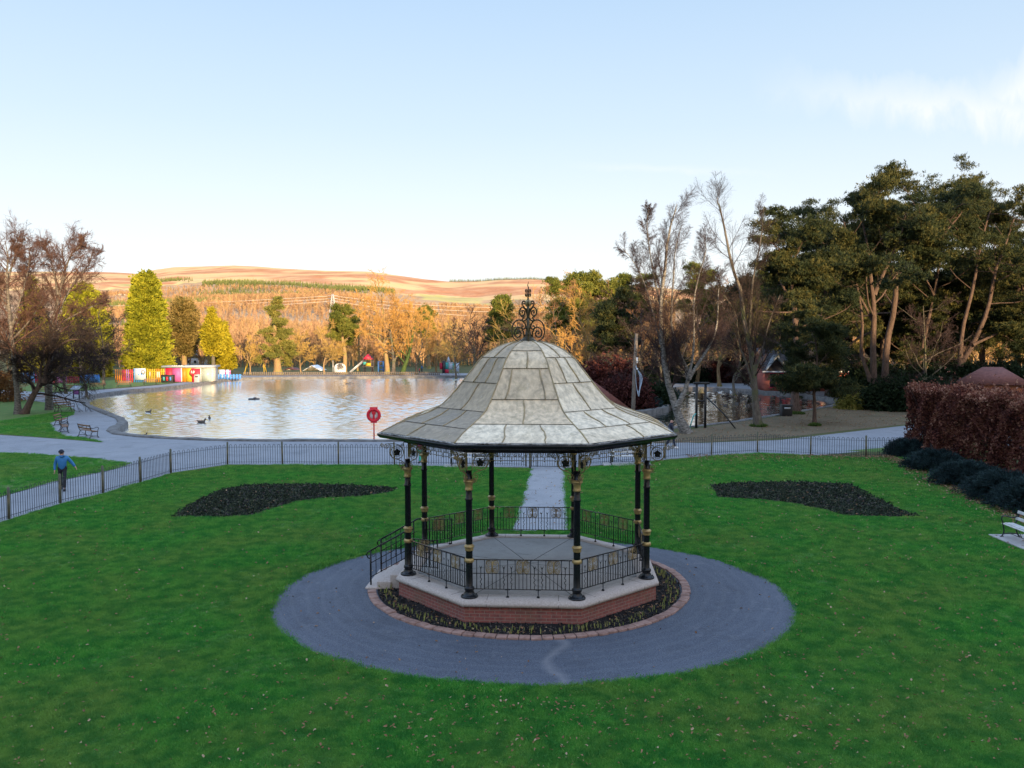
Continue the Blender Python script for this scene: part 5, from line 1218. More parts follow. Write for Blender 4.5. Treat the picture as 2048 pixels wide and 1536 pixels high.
def fence(name, label, posts, seed, skip_last=False):
    g = np.random.default_rng(seed); root = thing(name, label, 'fence', (posts[0][0], posts[0][1], 0)); o0 = np.array((posts[0][0], posts[0][1], 0))
    for i, p in enumerate(posts):
        q = MB().box((0, 0, .565), (.075, .075, 1.19)); q.lathe([(.04, 1.155), (.03, 1.18), (.002, 1.19)], k=4, ph=PI / 4)
        po = q.build('fence_post', FPOST, root); po.location = (p[0] - o0[0], p[1] - o0[1], 0); po.rotation_euler = (g.normal(0, .012), g.normal(0, .012), g.normal(0, .05))
    for a, b in zip(posts[:-1], posts[1:]):
        mb_ = fence_span(a, b, g); mb_.V = [v - o0 for v in mb_.V]; mb_.build('railing_panel', FIRON, root)
    return root
def gpt(u, v): p = at(u, v); return (p.x, p.y)
Lp = [gpt(-190, 1108), gpt(-85, 1072), gpt(18, 1038), gpt(121, 1006), gpt(206, 986), gpt(281, 964.5), gpt(342, 945.5), gpt(455, 928.5), gpt(565, 928), gpt(677, 928.5), gpt(789, 929), gpt(902, 930), gpt(982, 931), gpt(1052, 933)]
fence('bow_top_fence', 'bow topped iron railing with brown posts curving along the left of the lawn', Lp, 1)
Rp = [gpt(1137, 933), gpt(1225, 926), gpt(1330, 917), gpt(1423, 909.5), gpt(1515, 904), gpt(1621, 909.5), gpt(1732, 913.5), gpt(1845, 911)]
fence('bow_top_fence', 'bow topped iron railing running from the gate to the hedge on the right', Rp, 2)
ga, gb_ = gpt(1060, 936), gpt(1130, 937); gate = thing('park_gate', 'small iron gate with vertical bars at the end of the straight path', 'gate', (ga[0], ga[1], 0))
L = math.dist(ga, gb_); an = math.atan2(gb_[1] - ga[1], gb_[0] - ga[0]); gate.rotation_euler = (0, 0, an)
for x in (0, L):
    MB().box((x, 0, .58), (.085, .085, 1.2)).build('gate_post', FPOST, gate)
q = MB()
for z in (.10, .98): q.box((L / 2, 0, z), (L - .14, .03, .03))
for x in (.075, .36, L - .36, L - .075): q.box((x, 0, .56), (.035, .03, 1.0))
q.build('gate_frame', FIRON, gate)
q = MB()
for x in np.linspace(.17, L - .17, 13): q.box((x, .002, .54), (.015, .015, .86))
q.box((L - .5, -.02, .80), (.16, .03, .03)); q.build('gate_bars', FRUST, gate)

SLATW = mat('pale_weathered_slats', (.44, .43, .42), (.62, .60, .58), 5, .75, bmp=.2, bscale=30)
SLATB = mat('brown_varnished_slats', (.16, .075, .035), (.26, .13, .06), 5, .6)
BIRON = mat('black_cast_iron', (.010, .012, .016), (.02, .022, .026), 5, .4)
SLABM = mat('concrete_slab', (.30, .28, .27), (.40, .375, .36), 4, .9, bmp=.2, bscale=40)
def make_bench(label, cat, slat, group=None, L=1.85):
    b = thing('park_bench', label, cat, (0, 0, 0), 0, group)      # faces -y
    q = MB()
    for y, z in ((-.40, .425), (-.30, .44), (-.20, .44), (-.10, .435)): q.box((0, y, z), (L, .075, .026))
    q.build('seat', slat, b, bevel=.006)
    q = MB()
    for y, z, t in ((.03, .60, .10), (.085, .80, .10)):
        V = MB().box((0, 0, 0), (L, .026, t)); q.merge(V, Matrix.Translation((0, y, z)) @ Matrix.Rotation(-.2, 4, 'X'))
    q.build('backrest', slat, b, bevel=.006)
    for s in (-1, 1):
        x = s * (L / 2 - .07); q = MB(); w_ = .024
        T = lambda pts, r_=w_, n=14: q.tube(spline([(x, y, z) for y, z in pts], n), r_, 6)
        T([(-.06, .40), (.02, .52), (.075, .70), (.115, .88)]); T([(-.06, .40), (.0, .25), (.05, .1), (.12, .015)])
        T([(-.42, .40), (-.39, .2), (-.42, .08), (-.46, .015)]); T([(-.44, .405), (-.25, .405), (-.06, .40)], w_, 6)
        T([(.065, .70), (-.05, .635), (-.2, .645), (-.36, .69), (-.455, .66), (-.475, .58), (-.44, .50), (-.43, .40)], .021, 22)
        T([(-.40, .09), (-.2, .12), (.04, .09)], .016, 8)
        for y in (-.46, .12): q.box((x, y, .012), (.06, .11, .024))
        q.build('bench_end', BIRON, b, True)
    q = MB(); q.tube([(-L / 2 + .07, -.2, .11), (L / 2 - .07, -.2, .11)], .012, 5); q.tube([(-L / 2 + .1, .0, .38), (-.2, -.2, .11)], .010, 5); q.tube([(L / 2 - .1, .0, .38), (.2, -.2, .11)], .010, 5)
    q.build('brace', BIRON, b); return b
def slab(label, x, y, rz, L=2.5, W=1.0):
    q = MB().box((0, 0, .0), (L, W, .09)); o = q.build('concrete_slab', SLABM, None, bevel=.01); o.location = (x, y, .02); o.rotation_euler = (0, 0, rz)
    return tag(o, None, None, None, 'structure')
def heading(dx, dy): return math.atan2(dy, dx) + PI / 2            # turn that makes -y look along (dx,dy)
wb = make_bench('white slatted bench with black iron ends left of the gate path', 'bench', SLATW, 'white slatted benches on the lawn')
p = gpt(938, 930); wb.location = (p[0], p[1] - .35, .06); wb.rotation_euler = (0, 0, heading(0, -1)); slab('', p[0], p[1] - .5, 0)
p = gpt(1252, 927); dup(wb, (p[0], p[1] - .35, .06), heading(0, -1), None, 'white slatted bench with black iron ends right of the gate path'); slab('', p[0], p[1] - .5, 0)
hd = heading(-1, 0); p = gpt(2003, 1077); cx_, cy_ = p[0] + .46, p[1] - .855
dup(wb, (cx_, cy_, .06), hd, None, 'pale bench on a concrete slab cut by the right edge of the picture'); slab('', cx_ + .05, cy_ - .15, hd, 2.7, 1.5)

bb = make_bench('brown slatted bench seen from behind, nearest to the lake steps', 'bench', SLATB, 'brown benches along the lake path')
spots = [(171, 874.5, (.61, .79), None), (122, 864, (.86, .5), 'brown bench with its back to the grass bank, beside the nearest one'), (117, 850, (.95, .25), 'brown bench just above the bench on the grass corner'),
         (126, 823, (.9, -.3), 'brown bench with a pale seat on the grass tip, right one of the pair'), (116, 813, (.85, -.5), 'brown bench on the grass tip, left one of the pair'), (78, 804, (.7, -.7), 'brown bench behind the leaning cherry trunk'),
         (96, 788.5, (.2, -1), 'dark bench on the upper bank nearest the cherry tree'), (141, 784, (.2, -1), 'dark bench on the upper bank behind the information lectern'), (195, 779, (.2, -1), 'dark bench on the upper bank right of the lectern'),
         (249, 774.5, (.1, -1), 'dark bench on the upper bank in front of the red palisade'), (301, 769.5, (.1, -1), 'dark bench on the upper bank in front of the yellow palisade')]
for i, (u, v, d, lab) in enumerate(spots):
    p = gpt(u, v)
    if i == 0: bb.location = (p[0], p[1], .012); bb.rotation_euler = (0, 0, heading(*d))
    else: dup(bb, (p[0], p[1], .012), heading(*d), None, lab)
bb2 = dup(bb, (*gpt(1395, 764), .01), heading(0, -1), None, 'dark bench across the pond, left of the bell frame'); dup(bb, (*gpt(1500, 766), .01), heading(0, -1), None, 'dark bench across the pond, left of the pavilion')

# ------------------------------------------------------------------ hedge and shrubs at the right
g = np.random.default_rng(31)
def hedge_thing():
    x0, x1, y0, y1, H = 21.7, 24.6, -3.0, 25.4, 3.75
    root = thing('beech_hedge', 'tall clipped beech hedge with reddish brown leaves at the right', 'hedge', ((x0 + x1) / 2, (y0 + y1) / 2, 0)); c = np.array(((x0 + x1) / 2, (y0 + y1) / 2, 0))
    ns = 90; st_ = []
    for i in range(ns):
        x, y = g.uniform(x0 + .5, x1 - .5), g.uniform(y0, y1 - .3); st_.append(([(x - c[0], y - c[1], 0), (x - c[0] + g.normal(0, .15), y - c[1] + g.normal(0, .15), H * .5), (x - c[0] + g.normal(0, .4), y - c[1] + g.normal(0, .4), H * 1.0)], .05, .012))
    SP, SR = zip(*[stem(*s_, n=7, flare=1) for s_ in st_]); q = (np.stack(SP), np.stack(SR))
    A = grow(*q, g=g, **lv(10, (.1, 1), 40, .34, 5, .5, .08, .13, rmin=.008)); B_ = grow(*A, g=g, **lv(6, (.2, 1), 38, .5, 3, .5, .06, .13, rmin=.0055))
    finish_tree(root, [(q[0], q[1], 5), (A[0], A[1], 4), (B_[0], B_[1], 3)], [], TW_PURP, None); root.children[0].name = 'stems'
    # leaves crowd the clipped faces and thin out inside
    N = 60000; f = g.uniform(0, 1, N); P = np.zeros((N, 3)); dep = np.abs(g.normal(0, .22, N))
    yy = g.uniform(y0, y1, N); zz_ = H * g.uniform(0, 1, N) ** .85
    bulge = .22 * np.sin(yy * .9 + 1) + .16 * np.sin(yy * 2.3 + zz_ * 1.7) + .12 * np.sin(zz_ * 3 + yy * 4.1) - .35 * np.clip(zz_ / H - .75, 0, 1) * 2
    side = f < .52; top = (f >= .52) & (f < .82); end = f >= .82
    P[side] = np.stack([x0 - bulge + dep, yy, zz_], 1)[side]
    tx = g.uniform(x0, x1, N); P[top] = np.stack([tx, yy, H + .12 * np.sin(tx * 2 + yy * 1.3) + .1 * np.sin(yy * 3.1) - dep * .8 + .06], 1)[top]
    ex = g.uniform(x0, x1, N); eb = .2 * np.sin(ex * 2.1 + zz_ * 1.3); P[end] = np.stack([ex, y1 + eb - dep, zz_], 1)[end]
    shoots = g.uniform(0, 1, N) < .06; P[shoots & top, 2] += g.exponential(.22, (shoots & top).sum())
    inn = g.uniform(0, 1, N) < .16; P[inn] = np.stack([g.uniform(x0 + .3, x1, N), yy, zz_], 1)[inn]
    thin = (P[:, 1] > y1 - 2.2) & (P[:, 0] < x0 + 1.2) & (P[:, 2] > 1.0) & (P[:, 2] < 3.0) & (g.uniform(0, 1, N) < .55); P[thin, 1] -= g.uniform(3, 20, thin.sum())
    clump = (np.sin(P[:, 1] * 3.3 + P[:, 2] * 2.1) + np.sin(P[:, 2] * 4.7 - P[:, 1] * 1.9)) * .1
    vv = np.clip(g.beta(1.3, 2.2, N) + clump + np.clip((P[:, 2] - H * .86) * .5, 0, .22), 0, 1)  # leaves lighten towards the top: painted highlight on the hedge
    V, f_, a_ = tufts(P - c, .115, 3, .15, .42, g, vv)
    np_mesh('foliage', V, f_, LEAFM['beech'], root, False, attr=a_)
    V, f_, a_ = None, None, None
    return root
hedge_thing()
def juniper(label, u, v, rx, ry, h, seed):
    p = at(u, v); g = np.random.default_rng(seed); root = thing('juniper_shrub', label, 'shrub', (p.x, p.y, 0), 0, None)
    # arching sprays from a few low stems
    n = 420; a_ = g.uniform(0, 6.28, n); el = g.uniform(.06, 1.35, n); L_ = g.uniform(.7, 1.1, n)
    tip = np.stack([np.cos(a_) * np.cos(el) * rx * L_, np.sin(a_) * np.cos(el) * ry * L_, np.sin(el) * h * L_ + .03], 1)
    t = np.linspace(0, 1, 5)[None, :, None]; P = tip[:, None] * t; P[:, :, 2] += np.sin(t[0, :, 0] * PI)[None] * h * .22; P[:, :, 2] -= (t[0, :, 0] ** 3)[None] * h * .1
    r_ = np.broadcast_to(np.linspace(.014, .004, 5), (n, 5)); v_, f_ = tubes(P, r_, 3); np_mesh('stems', v_, f_, TW_DARK, root)
    k = 16; s_ = g.uniform(.35, 1.03, (n, k)); C_ = tip[:, None] * s_[..., None]; C_[..., 2] += np.sin(s_ * PI) * h * .22 - s_ ** 3 * h * .1; C_ = C_.reshape(-1, 3) + g.normal(0, .05, (n * k, 3)); C_[:, 2] = np.maximum(C_[:, 2], .03)
    vv = np.clip(np.repeat(g.uniform(0, .7, n), k) + g.uniform(0, .3, n * k), 0, 1)
    V, f_, at_ = tufts(C_, .15, 7, .1, .10, g, vv, dirs=np.repeat(unit(tip), k, 0))
    np_mesh('foliage', V, f_, LEAFM['juniper'], root, False, attr=at_)
for i, (u, v, rx, ry, h, lab) in enumerate(((1815, 911, 1.25, 1.2, .85, 'low dark juniper at the far end of the row, touching the fence'), (1872, 940, 1.5, 1.6, .95, 'low dark juniper second from the fence under the hedge'), (1938, 970, 1.6, 1.8, 1.0, 'low dark juniper in the middle of the row under the hedge'), (2010, 1000, 1.6, 1.9, 1.1, 'widest low dark juniper behind the pale bench'), (2062, 1022, 1.3, 1.5, 1.15, 'bluish juniper cut by the right edge behind the pale bench'))):
    juniper(lab, u, v, rx, ry, h, 200 + i)

# ------------------------------------------------------------------ lawn blades, leaves, bed plants
g = np.random.default_rng(41)
GRASSM = leafmat('grass_blades', [(0, (.035, .22, .032)), (.45, (.085, .36, .05)), (.8, (.18, .43, .07)), (1, (.40, .42, .16))], .7, .35, patch=(.33, (.24, .35, .075), .65), patch2=(2.3, (.02, .18, .035), .65), spec=.25)
def grass_proto(i):
    q = np.random.default_rng(300 + i); n = 34
    C_ = np.stack([q.normal(0, .055, n), q.normal(0, .055, n), np.zeros(n)], 1)
    D = unit(np.stack([q.normal(0, .55, n), q.normal(0, .55, n), np.ones(n)], 1)); L_ = q.uniform(.022, .055, n)
    S = unit(np.cross(D, unit(q.normal(0, 1, (n, 3))))) * .0034; mid = C_ + D * (L_ * .55)[:, None]; tip = mid + unit(D + np.c_[q.normal(0, .5, (n, 2)), np.full(n, -.25)]) * (L_ * .5)[:, None]
    V = np.stack([C_ - S, C_ + S, mid + S * .8, mid - S * .8, tip], 1).reshape(-1, 3); b = np.arange(n)[:, None] * 5
    o = np_mesh('grass_tuft_shape', V, [b + np.array([[0, 1, 2, 3]]), b + np.array([[3, 2, 4]])], GRASSM, None, attr=np.repeat(np.clip(q.beta(1.6, 2.4, n) * .6 + (0, .08, .16, .28, .42)[i], 0, 1), 5)); return o
N = 370000
dep = g.uniform(0, 1, N) ** 1.25; Y = -11.5 + 37.5 * dep; Wd = (Y + 21.8) * .74 + 2.5; Xg = g.uniform(-1, 1, N) * Wd
ok = inpoly(Xg, Y, LAWN) & (((Xg - CIRC[0]) / (CIRC[2] - .015)) ** 2 + ((Y - CIRC[1]) / (CIRC[3] - .015)) ** 2 > 1) & ~inpoly(Xg, Y, PATH) & ~inpoly(Xg, Y, BEDL) & ~inpoly(Xg, Y, BEDR)
P = np.stack([Xg, Y, np.full(N, .008)], 1)[ok]
n_ = 60000; wx = g.uniform(-42, -14, n_); wy = g.uniform(8, 52, n_); k_ = inpoly(wx, wy, ring_px([(-300, 975), (0, 906), (100, 910), (200, 918), (262, 927), (230, 938), (100, 965), (0, 995), (-300, 1110)])) | inpoly(wx, wy, ring_px([(-300, 930), (0, 868), (60, 873), (130, 878), (205, 884.6), (168, 875), (130, 872), (106, 860), (100, 846), (118, 839), (146, 830), (150, 822), (140, 812), (75, 803), (30, 798), (-300, 800)]))
P = np.concatenate([P, np.stack([wx, wy, np.full(n_, .01)], 1)[k_]])
lump = .5 + .5 * np.sin(P[:, 0] * 1.1 + np.sin(P[:, 1] * .7) * 2) * np.sin(P[:, 1] * 1.3 + np.sin(P[:, 0] * .5) * 2)
edge = ((P[:, 0] - CIRC[0]) / CIRC[2]) ** 2 + ((P[:, 1] - CIRC[1]) / CIRC[3]) ** 2
Sg = (.65 + .6 * lump + g.uniform(-.15, .25, len(P))) * (1 + .35 * (edge < 1.12)) * (1 + .02 * np.clip(P[:, 1] + 8, 0, 30))
scatter('lawn_grass', P, Sg, [grass_proto(i) for i in range(5)], label='short green grass of the lawn', seed=5, tilt=.2)

LEAFL = leafmat('fallen_leaf', [(0, (.11, .05, .03)), (.4, (.22, .11, .055)), (.8, (.34, .20, .11)), (.95, (.44, .31, .2)), (1, (.52, .44, .36))], .7, .15)
def leaf_proto(i, lo=0.0):
    q = np.random.default_rng(400 + i); a_ = np.linspace(0, 2 * PI, 9, endpoint=False); r_ = .035 * (1 + .35 * np.cos(a_ * 2) + q.uniform(-.25, .25, 9))
    V = np.stack([np.cos(a_) * r_ * 1.1, np.sin(a_) * r_ * .9, .012 + (np.sin(a_) ** 2) * q.uniform(.01, .03) + q.uniform(-.006, .01, 9)], 1); V = np.vstack([V, (0, 0, .014)])
    return np_mesh('fallen_leaf_shape', V, np.array([(k, (k + 1) % 9, 9) for k in range(9)]), LEAFL, None, attr=np.full(10, q.uniform(lo, 1)))
def area_pts(n, f): x, y = f(n); return np.stack([x, y, np.full(len(x), .035)], 1)
pts = []
n = 15000; Y = g.uniform(-12, 25, n); Xl = g.uniform(-1, 1, n) * ((Y + 21.8) * .66); w_ = np.where(Xl > 4, .8, .42) * np.where(Y < -5, 1.0, .62); k_ = (g.uniform(0, 1, n) < w_) & inpoly(Xl, Y, LAWN); pts.append(np.stack([Xl, Y, np.full(n, .035)], 1)[k_])
n = 420; r_ = g.normal(0, 3.2, n); pts.append(np.stack([.6 + r_, -7.2 - np.abs(g.normal(0, 1.6, n)), np.full(n, .04)], 1))
n = 2300; t = g.uniform(0, 1, n); lpx = np.array([gpt(*q_) for q_ in ((1768, 912), (1812, 930), (1870, 962), (1920, 985), (1985, 1018), (2070, 1052))]); ex = np.interp(t, np.linspace(0, 1, 6), lpx[:, 0]); ey = np.interp(t, np.linspace(0, 1, 6), lpx[:, 1]); pts.append(np.stack([ex - np.abs(g.normal(0, .5, n)) + .35, ey + g.normal(0, .3, n), np.full(n, .04)], 1))
n = 1100; pts.append(np.stack([g.uniform(9, 20, n), 24.2 - np.abs(g.normal(0, 1.2, n)), np.full(n, .035)], 1))
n = 130; a_ = g.uniform(0, 6.28, n); r_ = g.uniform(4.3, 6.6, n); pts.append(np.stack([r_ * np.cos(a_), -.8 + r_ * np.sin(a_) * .86, np.full(n, .022)], 1))
n = 340; a_ = g.uniform(PI * .95, 2.05 * PI, n); r_ = g.uniform(3.35, 3.95, n); pts.append(np.stack([r_ * np.cos(a_), -.05 + r_ * np.sin(a_), np.full(n, .035)], 1))
P = np.concatenate(pts); inC = ((P[:, 0] - CIRC[0]) / CIRC[2]) ** 2 + ((P[:, 1] - CIRC[1]) / CIRC[3]) ** 2 < 1
keep = np.ones(len(P), bool); nb_ = len(P) - 130 - 340; keep[:nb_] = ~inC[:nb_]; P = P[keep]; P[:nb_ - (~keep).sum(), 2] += .022
scatter('fallen_leaves', P, g.uniform(.35, .95, len(P)) * np.clip(.8 + (P[:, 1] + 8) * .02, .75, 1.3), [leaf_proto(i) for i in range(8)], label='dead brown leaves lying on the lawn, the paths and the beds', seed=9, tilt=.5)
n = 6000; Y = g.uniform(26, 60, n); Xl = g.uniform(8, 40, n); lp = ring_px([(1310, 887), (1420, 884), (1560, 876), (1700, 860), (1830, 847), (2300, 800), (2300, 775), (1900, 778), (1760, 785), (1690, 808), (1640, 819), (1560, 833), (1480, 844), (1400, 856), (1345, 866), (1300, 880)]); k_ = inpoly(Xl, Y, lp)
scatter('leaf_litter', np.stack([Xl, Y, np.full(n, .03)], 1)[k_], g.uniform(.6, 1.3, k_.sum()), [leaf_proto(i + 20, .55) for i in range(6)], label='brown leaf litter under the trees behind the fence', seed=10, tilt=.5)

def clod_proto(i):
    q = np.random.default_rng(500 + i); m_ = MB().ell((0, 0, .01), (.04, .03, .026), 6, 4); V = np.concatenate(m_.V) * q.uniform(.7, 1.3, (1, 3)) + q.normal(0, .004, (24, 3))
    return np_mesh('soil_clod_shape', V, [np.concatenate(v) for v in m_.F.values()], SOIL if i < 2 else CHIP)
CHIP = mat('bark_chip', (.04, .035, .033), (.12, .10, .085), 12, .9)
BEDP = leafmat('bed_plant', [(0, (.012, .020, .014)), (.55, (.028, .042, .026)), (.85, (.065, .085, .05)), (1, (.22, .22, .12))], .7, .1)
def bedplant_proto(i):
    q = np.random.default_rng(520 + i); C_ = np.c_[q.normal(0, .02, (5, 2)), np.full(5, .01)]; V, f, a_ = tufts(C_, .075, 3, .7, .3, q, q.uniform(0, 1, 5)); return np_mesh('bed_plant_shape', V, f, BEDP, None, attr=a_)
pts = []
for rg in (BEDL, BEDR):
    A_ = np.array(rg); n = 9000; x = g.uniform(A_[:, 0].min(), A_[:, 0].max(), n); y = g.uniform(A_[:, 1].min(), A_[:, 1].max(), n); k_ = inpoly(x, y, rg); pts.append(np.stack([x, y, np.full(n, .02)], 1)[k_])
BP = np.concatenate(pts); a_ = g.uniform(0, 6.28, 2600); r_ = np.sqrt(g.uniform(3.1 ** 2, 3.98 ** 2, 2600)); RP = np.stack([r_ * np.cos(a_), -.05 + r_ * np.sin(a_), np.full(2600, .034)], 1)
h_ = g.uniform(0, 1, len(BP)) < .55
scatter('soil_clods', np.concatenate([BP[h_], RP]), np.concatenate([g.uniform(.5, 1.4, h_.sum()), g.uniform(.25, .8, 2600)]), [clod_proto(i) for i in range(4)], label='dark crumbly soil and bark in the flower beds', seed=12, tilt=.6)
scatter('bed_seedlings', BP[~h_], g.uniform(.6, 1.4, (~h_).sum()), [bedplant_proto(i) for i in range(4)], label='low dark bedding seedlings in the two curved beds', seed=13)
# daffodil shoots in the bed round the bandstand, one by one
SHOOT = leafmat('daffodil_shoot', [(0, (.14, .22, .06)), (.5, (.34, .36, .10)), (1, (.58, .50, .20))], .6, .2)
def shoot(i):
    q = np.random.default_rng(600 + i); n = 3 + i % 3; C_ = np.c_[q.normal(0, .008, (n, 2)), np.zeros(n)]; D = unit(np.c_[q.normal(0, .12, (n, 2)), np.ones(n)]); L_ = q.uniform(.09, .17, n); S = np.c_[unit(q.normal(0, 1, (n, 2))) * .007, np.zeros(n)]
    V = np.stack([C_ - S, C_ + S, C_ + D * (L_ * .8)[:, None] + S * .8, C_ + D * L_[:, None], C_ + D * (L_ * .8)[:, None] - S * .8], 1).reshape(-1, 3); b = np.arange(n)[:, None] * 5
    return np_mesh('daffodil_shoot', V, [b + np.array([[0, 1, 2, 3, 4]])], SHOOT, None, attr=np.repeat(q.uniform(0, 1, n), 5))
pro = [shoot(i) for i in range(6)]
for o in pro: tag(o, 'yellow-green daffodil shoot coming up in the soil ring round the bandstand', 'plant', 'daffodil shoots round the bandstand')
for i in range(230):
    a_ = g.uniform(PI * 1.02, 2 * PI + .35) if i > 25 else g.uniform(0, 6.28); r_ = math.sqrt(g.uniform(3.62 ** 2, 3.93 ** 2))
    if abs(math.cos(a_)) < .9 and r_ < 3.55: r_ = 3.7
    o = pro[i] if i < 6 else link(pro[i % 6].copy()); s_ = g.uniform(.5, .95)
    o.location = (r_ * math.cos(a_), -.05 + r_ * math.sin(a_), .03); o.rotation_euler = (0, 0, g.uniform(0, 6.28)); o.scale = (s_, s_, s_)
# ------------------------------------------------------------------ things round the lake
def flat(name, c, rough=.6, **k): return mat(name, c, tuple(min(1, x * 1.25) for x in c), 3, rough, **k)
RED = flat('red_plastic', (.62, .012, .03), .45); WHITE = flat('white_paint', (.72, .72, .72)); BLACK = flat('black_plastic', (.012, .013, .016), .5)
YEL = flat('yellow_paint', (.46, .32, .02)); ORA = flat('orange_paint', (.48, .17, .015)); PINK = flat('pink_shutter_paint', (.40, .085, .28)); CRIM = flat('crimson_paint', (.40, .015, .05))
BLUE = flat('blue_paint', (.05, .20, .55)); PALE = flat('pale_blue_board', (.38, .46, .56)); TEAL = flat('teal_panel', (.05, .30, .30)); GREYR = flat('grey_roof_sheet', (.30, .33, .35)); CREAM = flat('cream_render', (.56, .50, .40))
PURP = flat('purple_paint', (.25, .08, .30)); GLASS = mat('dusty_glass', (.25, .32, .32), (.35, .40, .38), 2, .25); STEEL = flat('galvanised_steel', (.40, .42, .44), .4, metal=.4); WOODP = mat('weathered_pole_wood', (.11, .09, .075), (.20, .165, .13), 6, .85, bmp=.3, bscale=20)
SLATE = mat('dark_slate_roof', (.035, .036, .045), (.065, .06, .07), 3, .6); TILE = mat('red_tile_roof', (.13, .045, .038), (.20, .075, .06), 4, .8, bmp=.5, bscale=14); WALLR = mat('red_brick_wall_far', (.27, .075, .055), (.36, .11, .08), 9, .85); WALLO = mat('orange_brick_wall', (.46, .15, .07), (.54, .19, .09), 9, .85)
def part(name, m_, parent, *boxes, bevel=0, **k):
    q = MB()
    for b in boxes: q.box(*b)
    return q.build(name, m_, parent, bevel=bevel, **k)

def life_ring(u, v, label, sc=1.0, rz=0.0):
    p = gpt(u, v); t = thing('life_ring_station', label, 'life ring', (p[0], p[1], 0), rz)
    part('post', RED, t, ((0, .06, .72), (.075, .075, 1.45)))
    q = MB(); a_ = np.linspace(0, 2 * PI, 29); rr = .37
    q.tube(np.stack([rr * np.cos(a_), 0 * a_, 1.62 + rr * np.sin(a_)], 1), .10, 10, cap=False); q.build('ring_housing', RED, t, True)
    q = MB(); q.box((0, .02, 2.06), (.50, .14, .16)); q.box((0, .02, 1.19), (.40, .12, .16)); q.box((0, .03, 1.62), (.13, .05, .8)); q.box((0, -.01, 1.76), (.25, .06, .2)); q.build('cover', RED, t, bevel=.02)
    part('white_backing', WHITE, t, ((0, .035, 1.62), (.56, .01, .56)))
    t.scale = (sc, sc, sc); return t
life_ring(748, 880, 'red life ring on a red post by the near lake shore, left of the roof', 1.0, .05)
life_ring(386, 765, 'far red life ring on a post in front of the colourful kiosk', 1.0)

p = gpt(153, 797.5); t = thing('information_lectern', 'slanted information board on two black legs beside the lake path', 'sign', (p[0], p[1], .004), -.35)
for s in (-1, 1): part('leg', BIRON, t, ((s * .42, 0, .55), (.09, .09, 1.1)))
q = MB(); V = MB().box((0, 0, 0), (1.25, .75, .05)); q.merge(V, Matrix.Translation((0, 0, 1.22)) @ Matrix.Rotation(R(32), 4, 'X')); q.build('sign_board', PALE, t)
part('lower_panel', PURP, t, ((0, -.02, .72), (.72, .03, .5)))

# wooden utility pole with coiled cable
p = gpt(1266, 823); dP = db(823); t = thing('utility_pole', 'weathered wooden utility pole with coiled cable beyond the right roof slope', 'pole', (p[0], p[1], 0))
hP = hz(668, dP); q = MB(); q.tube([(0, 0, -.2), (.12, 0, hP * .5), (.28, 0, hP)], [.19, .17, .14], 10); q.build('pole', WOODP, t, True)
q = MB()
for k in range(5):
    s_ = spline([(.2, -.16, hP * .60 - .05 * k), (.55 + .06 * k, -.2, hP * .44), (.5, -.2, hP * .2 + .12 * k), (.3, -.2, hP * .30), (.12, -.17, hP * .55)], 22); q.tube(s_, .018, 4)
q.build('cable_coil', MATS['pale_blue_board'], t, True)
q = MB(); q.box((.32, -.16, hP * .66), (.16, .14, .5)); q.box((.32, -.2, hP * .55), (.13, .1, .16)); q.build('lamp_box', WHITE, t)

# bell frame
p = gpt(1402, 856); t = thing('bell_frame', 'dark timber frame with a small brass bell beside the pond', 'bell frame', (p[0], p[1], 0))
dB = db(856); s = dB / F; hB = hz(768, dB)
for x in (-9 * s * 1.05, 9 * s * .9): part('frame_post', BIRON, t, ((x, 0, hB / 2), (.16, .16, hB)))
part('crossbeam', BIRON, t, ((0, 0, hB + .05), (18 * s + .5, .18, .16)), ((0, 0, hB - 1.25), (18 * s, .1, .1)))
q = MB(); q.tube([(.3, 0, hB * .72), (1.6, -.3, hB * .32), (2.4, -.4, .0)], .05, 6); q.build('brace', BIRON, t)
q = MB(); q.tube([(-.33, 0, hB * .35), (-.6, -.2, .9), (-.9, -.3, .0)], .045, 6); q.build('brace', TEAL, t)
MB().lathe([(.02, .34), (.10, .32), (.15, .24), (.17, .1), (.235, .0), (.23, -.02)], (0, 0, hB - .66), 14).build('bell', GOLD, t, True)

# --- brick pavilion across the pond and the hut at the right edge
def gable(q, x0, x1, y0, y1, ze, zr, over=.35):
    ym = (y0 + y1) / 2; x0 -= over; x1 += over; ya, yb = y0 - over, y1 + over; dz = (zr - ze) * over / (ym - y0); T_ = .12
    V = [(x0, ya, ze - dz), (x1, ya, ze - dz), (x1, ym, zr), (x0, ym, zr), (x1, yb, ze - dz), (x0, yb, ze - dz)]
    V = V + [(a, b, c + T_) for a, b, c in V]
    q.add(np.array(V), [np.array([(6, 7, 8, 9), (9, 8, 10, 11), (3, 2, 1, 0), (5, 4, 2, 3), (0, 1, 7, 6), (4, 5, 11, 10), (1, 2, 8, 7), (2, 4, 10, 8), (3, 0, 6, 9), (5, 3, 9, 11)])])
dV = 102.0; p = gp(1530, dV); t = thing('brick_pavilion', 'long red brick pavilion with a dark slate roof and white gutter across the pond', 'building', (p[0], p[1], 0), -.06)
s = dV / F; x1 = (1772 - 1530) * s
part('wall', WALLR, t, ((x1 / 2, 3, 1.3), (x1, 6, 2.6)))
q = MB(); gable(q, 0, x1, 0, 6, 2.6, 5.2); q.build('roof', SLATE, t)
part('gutter', WHITE, t, ((x1 / 2, -.42, 2.42), (x1 + .7, .12, .16)))
for x in (1.0, 2.2, 4.9, 7.8, 10.2, 12.3):
    o = part('window', BLACK, t, ((x, -.02, 1.35), (.7, .08, 1.7))); part('frame', CRIM, o, ((x, -.05, 2.24), (.9, .08, .1)), ((x, -.05, .46), (.9, .1, .1)))
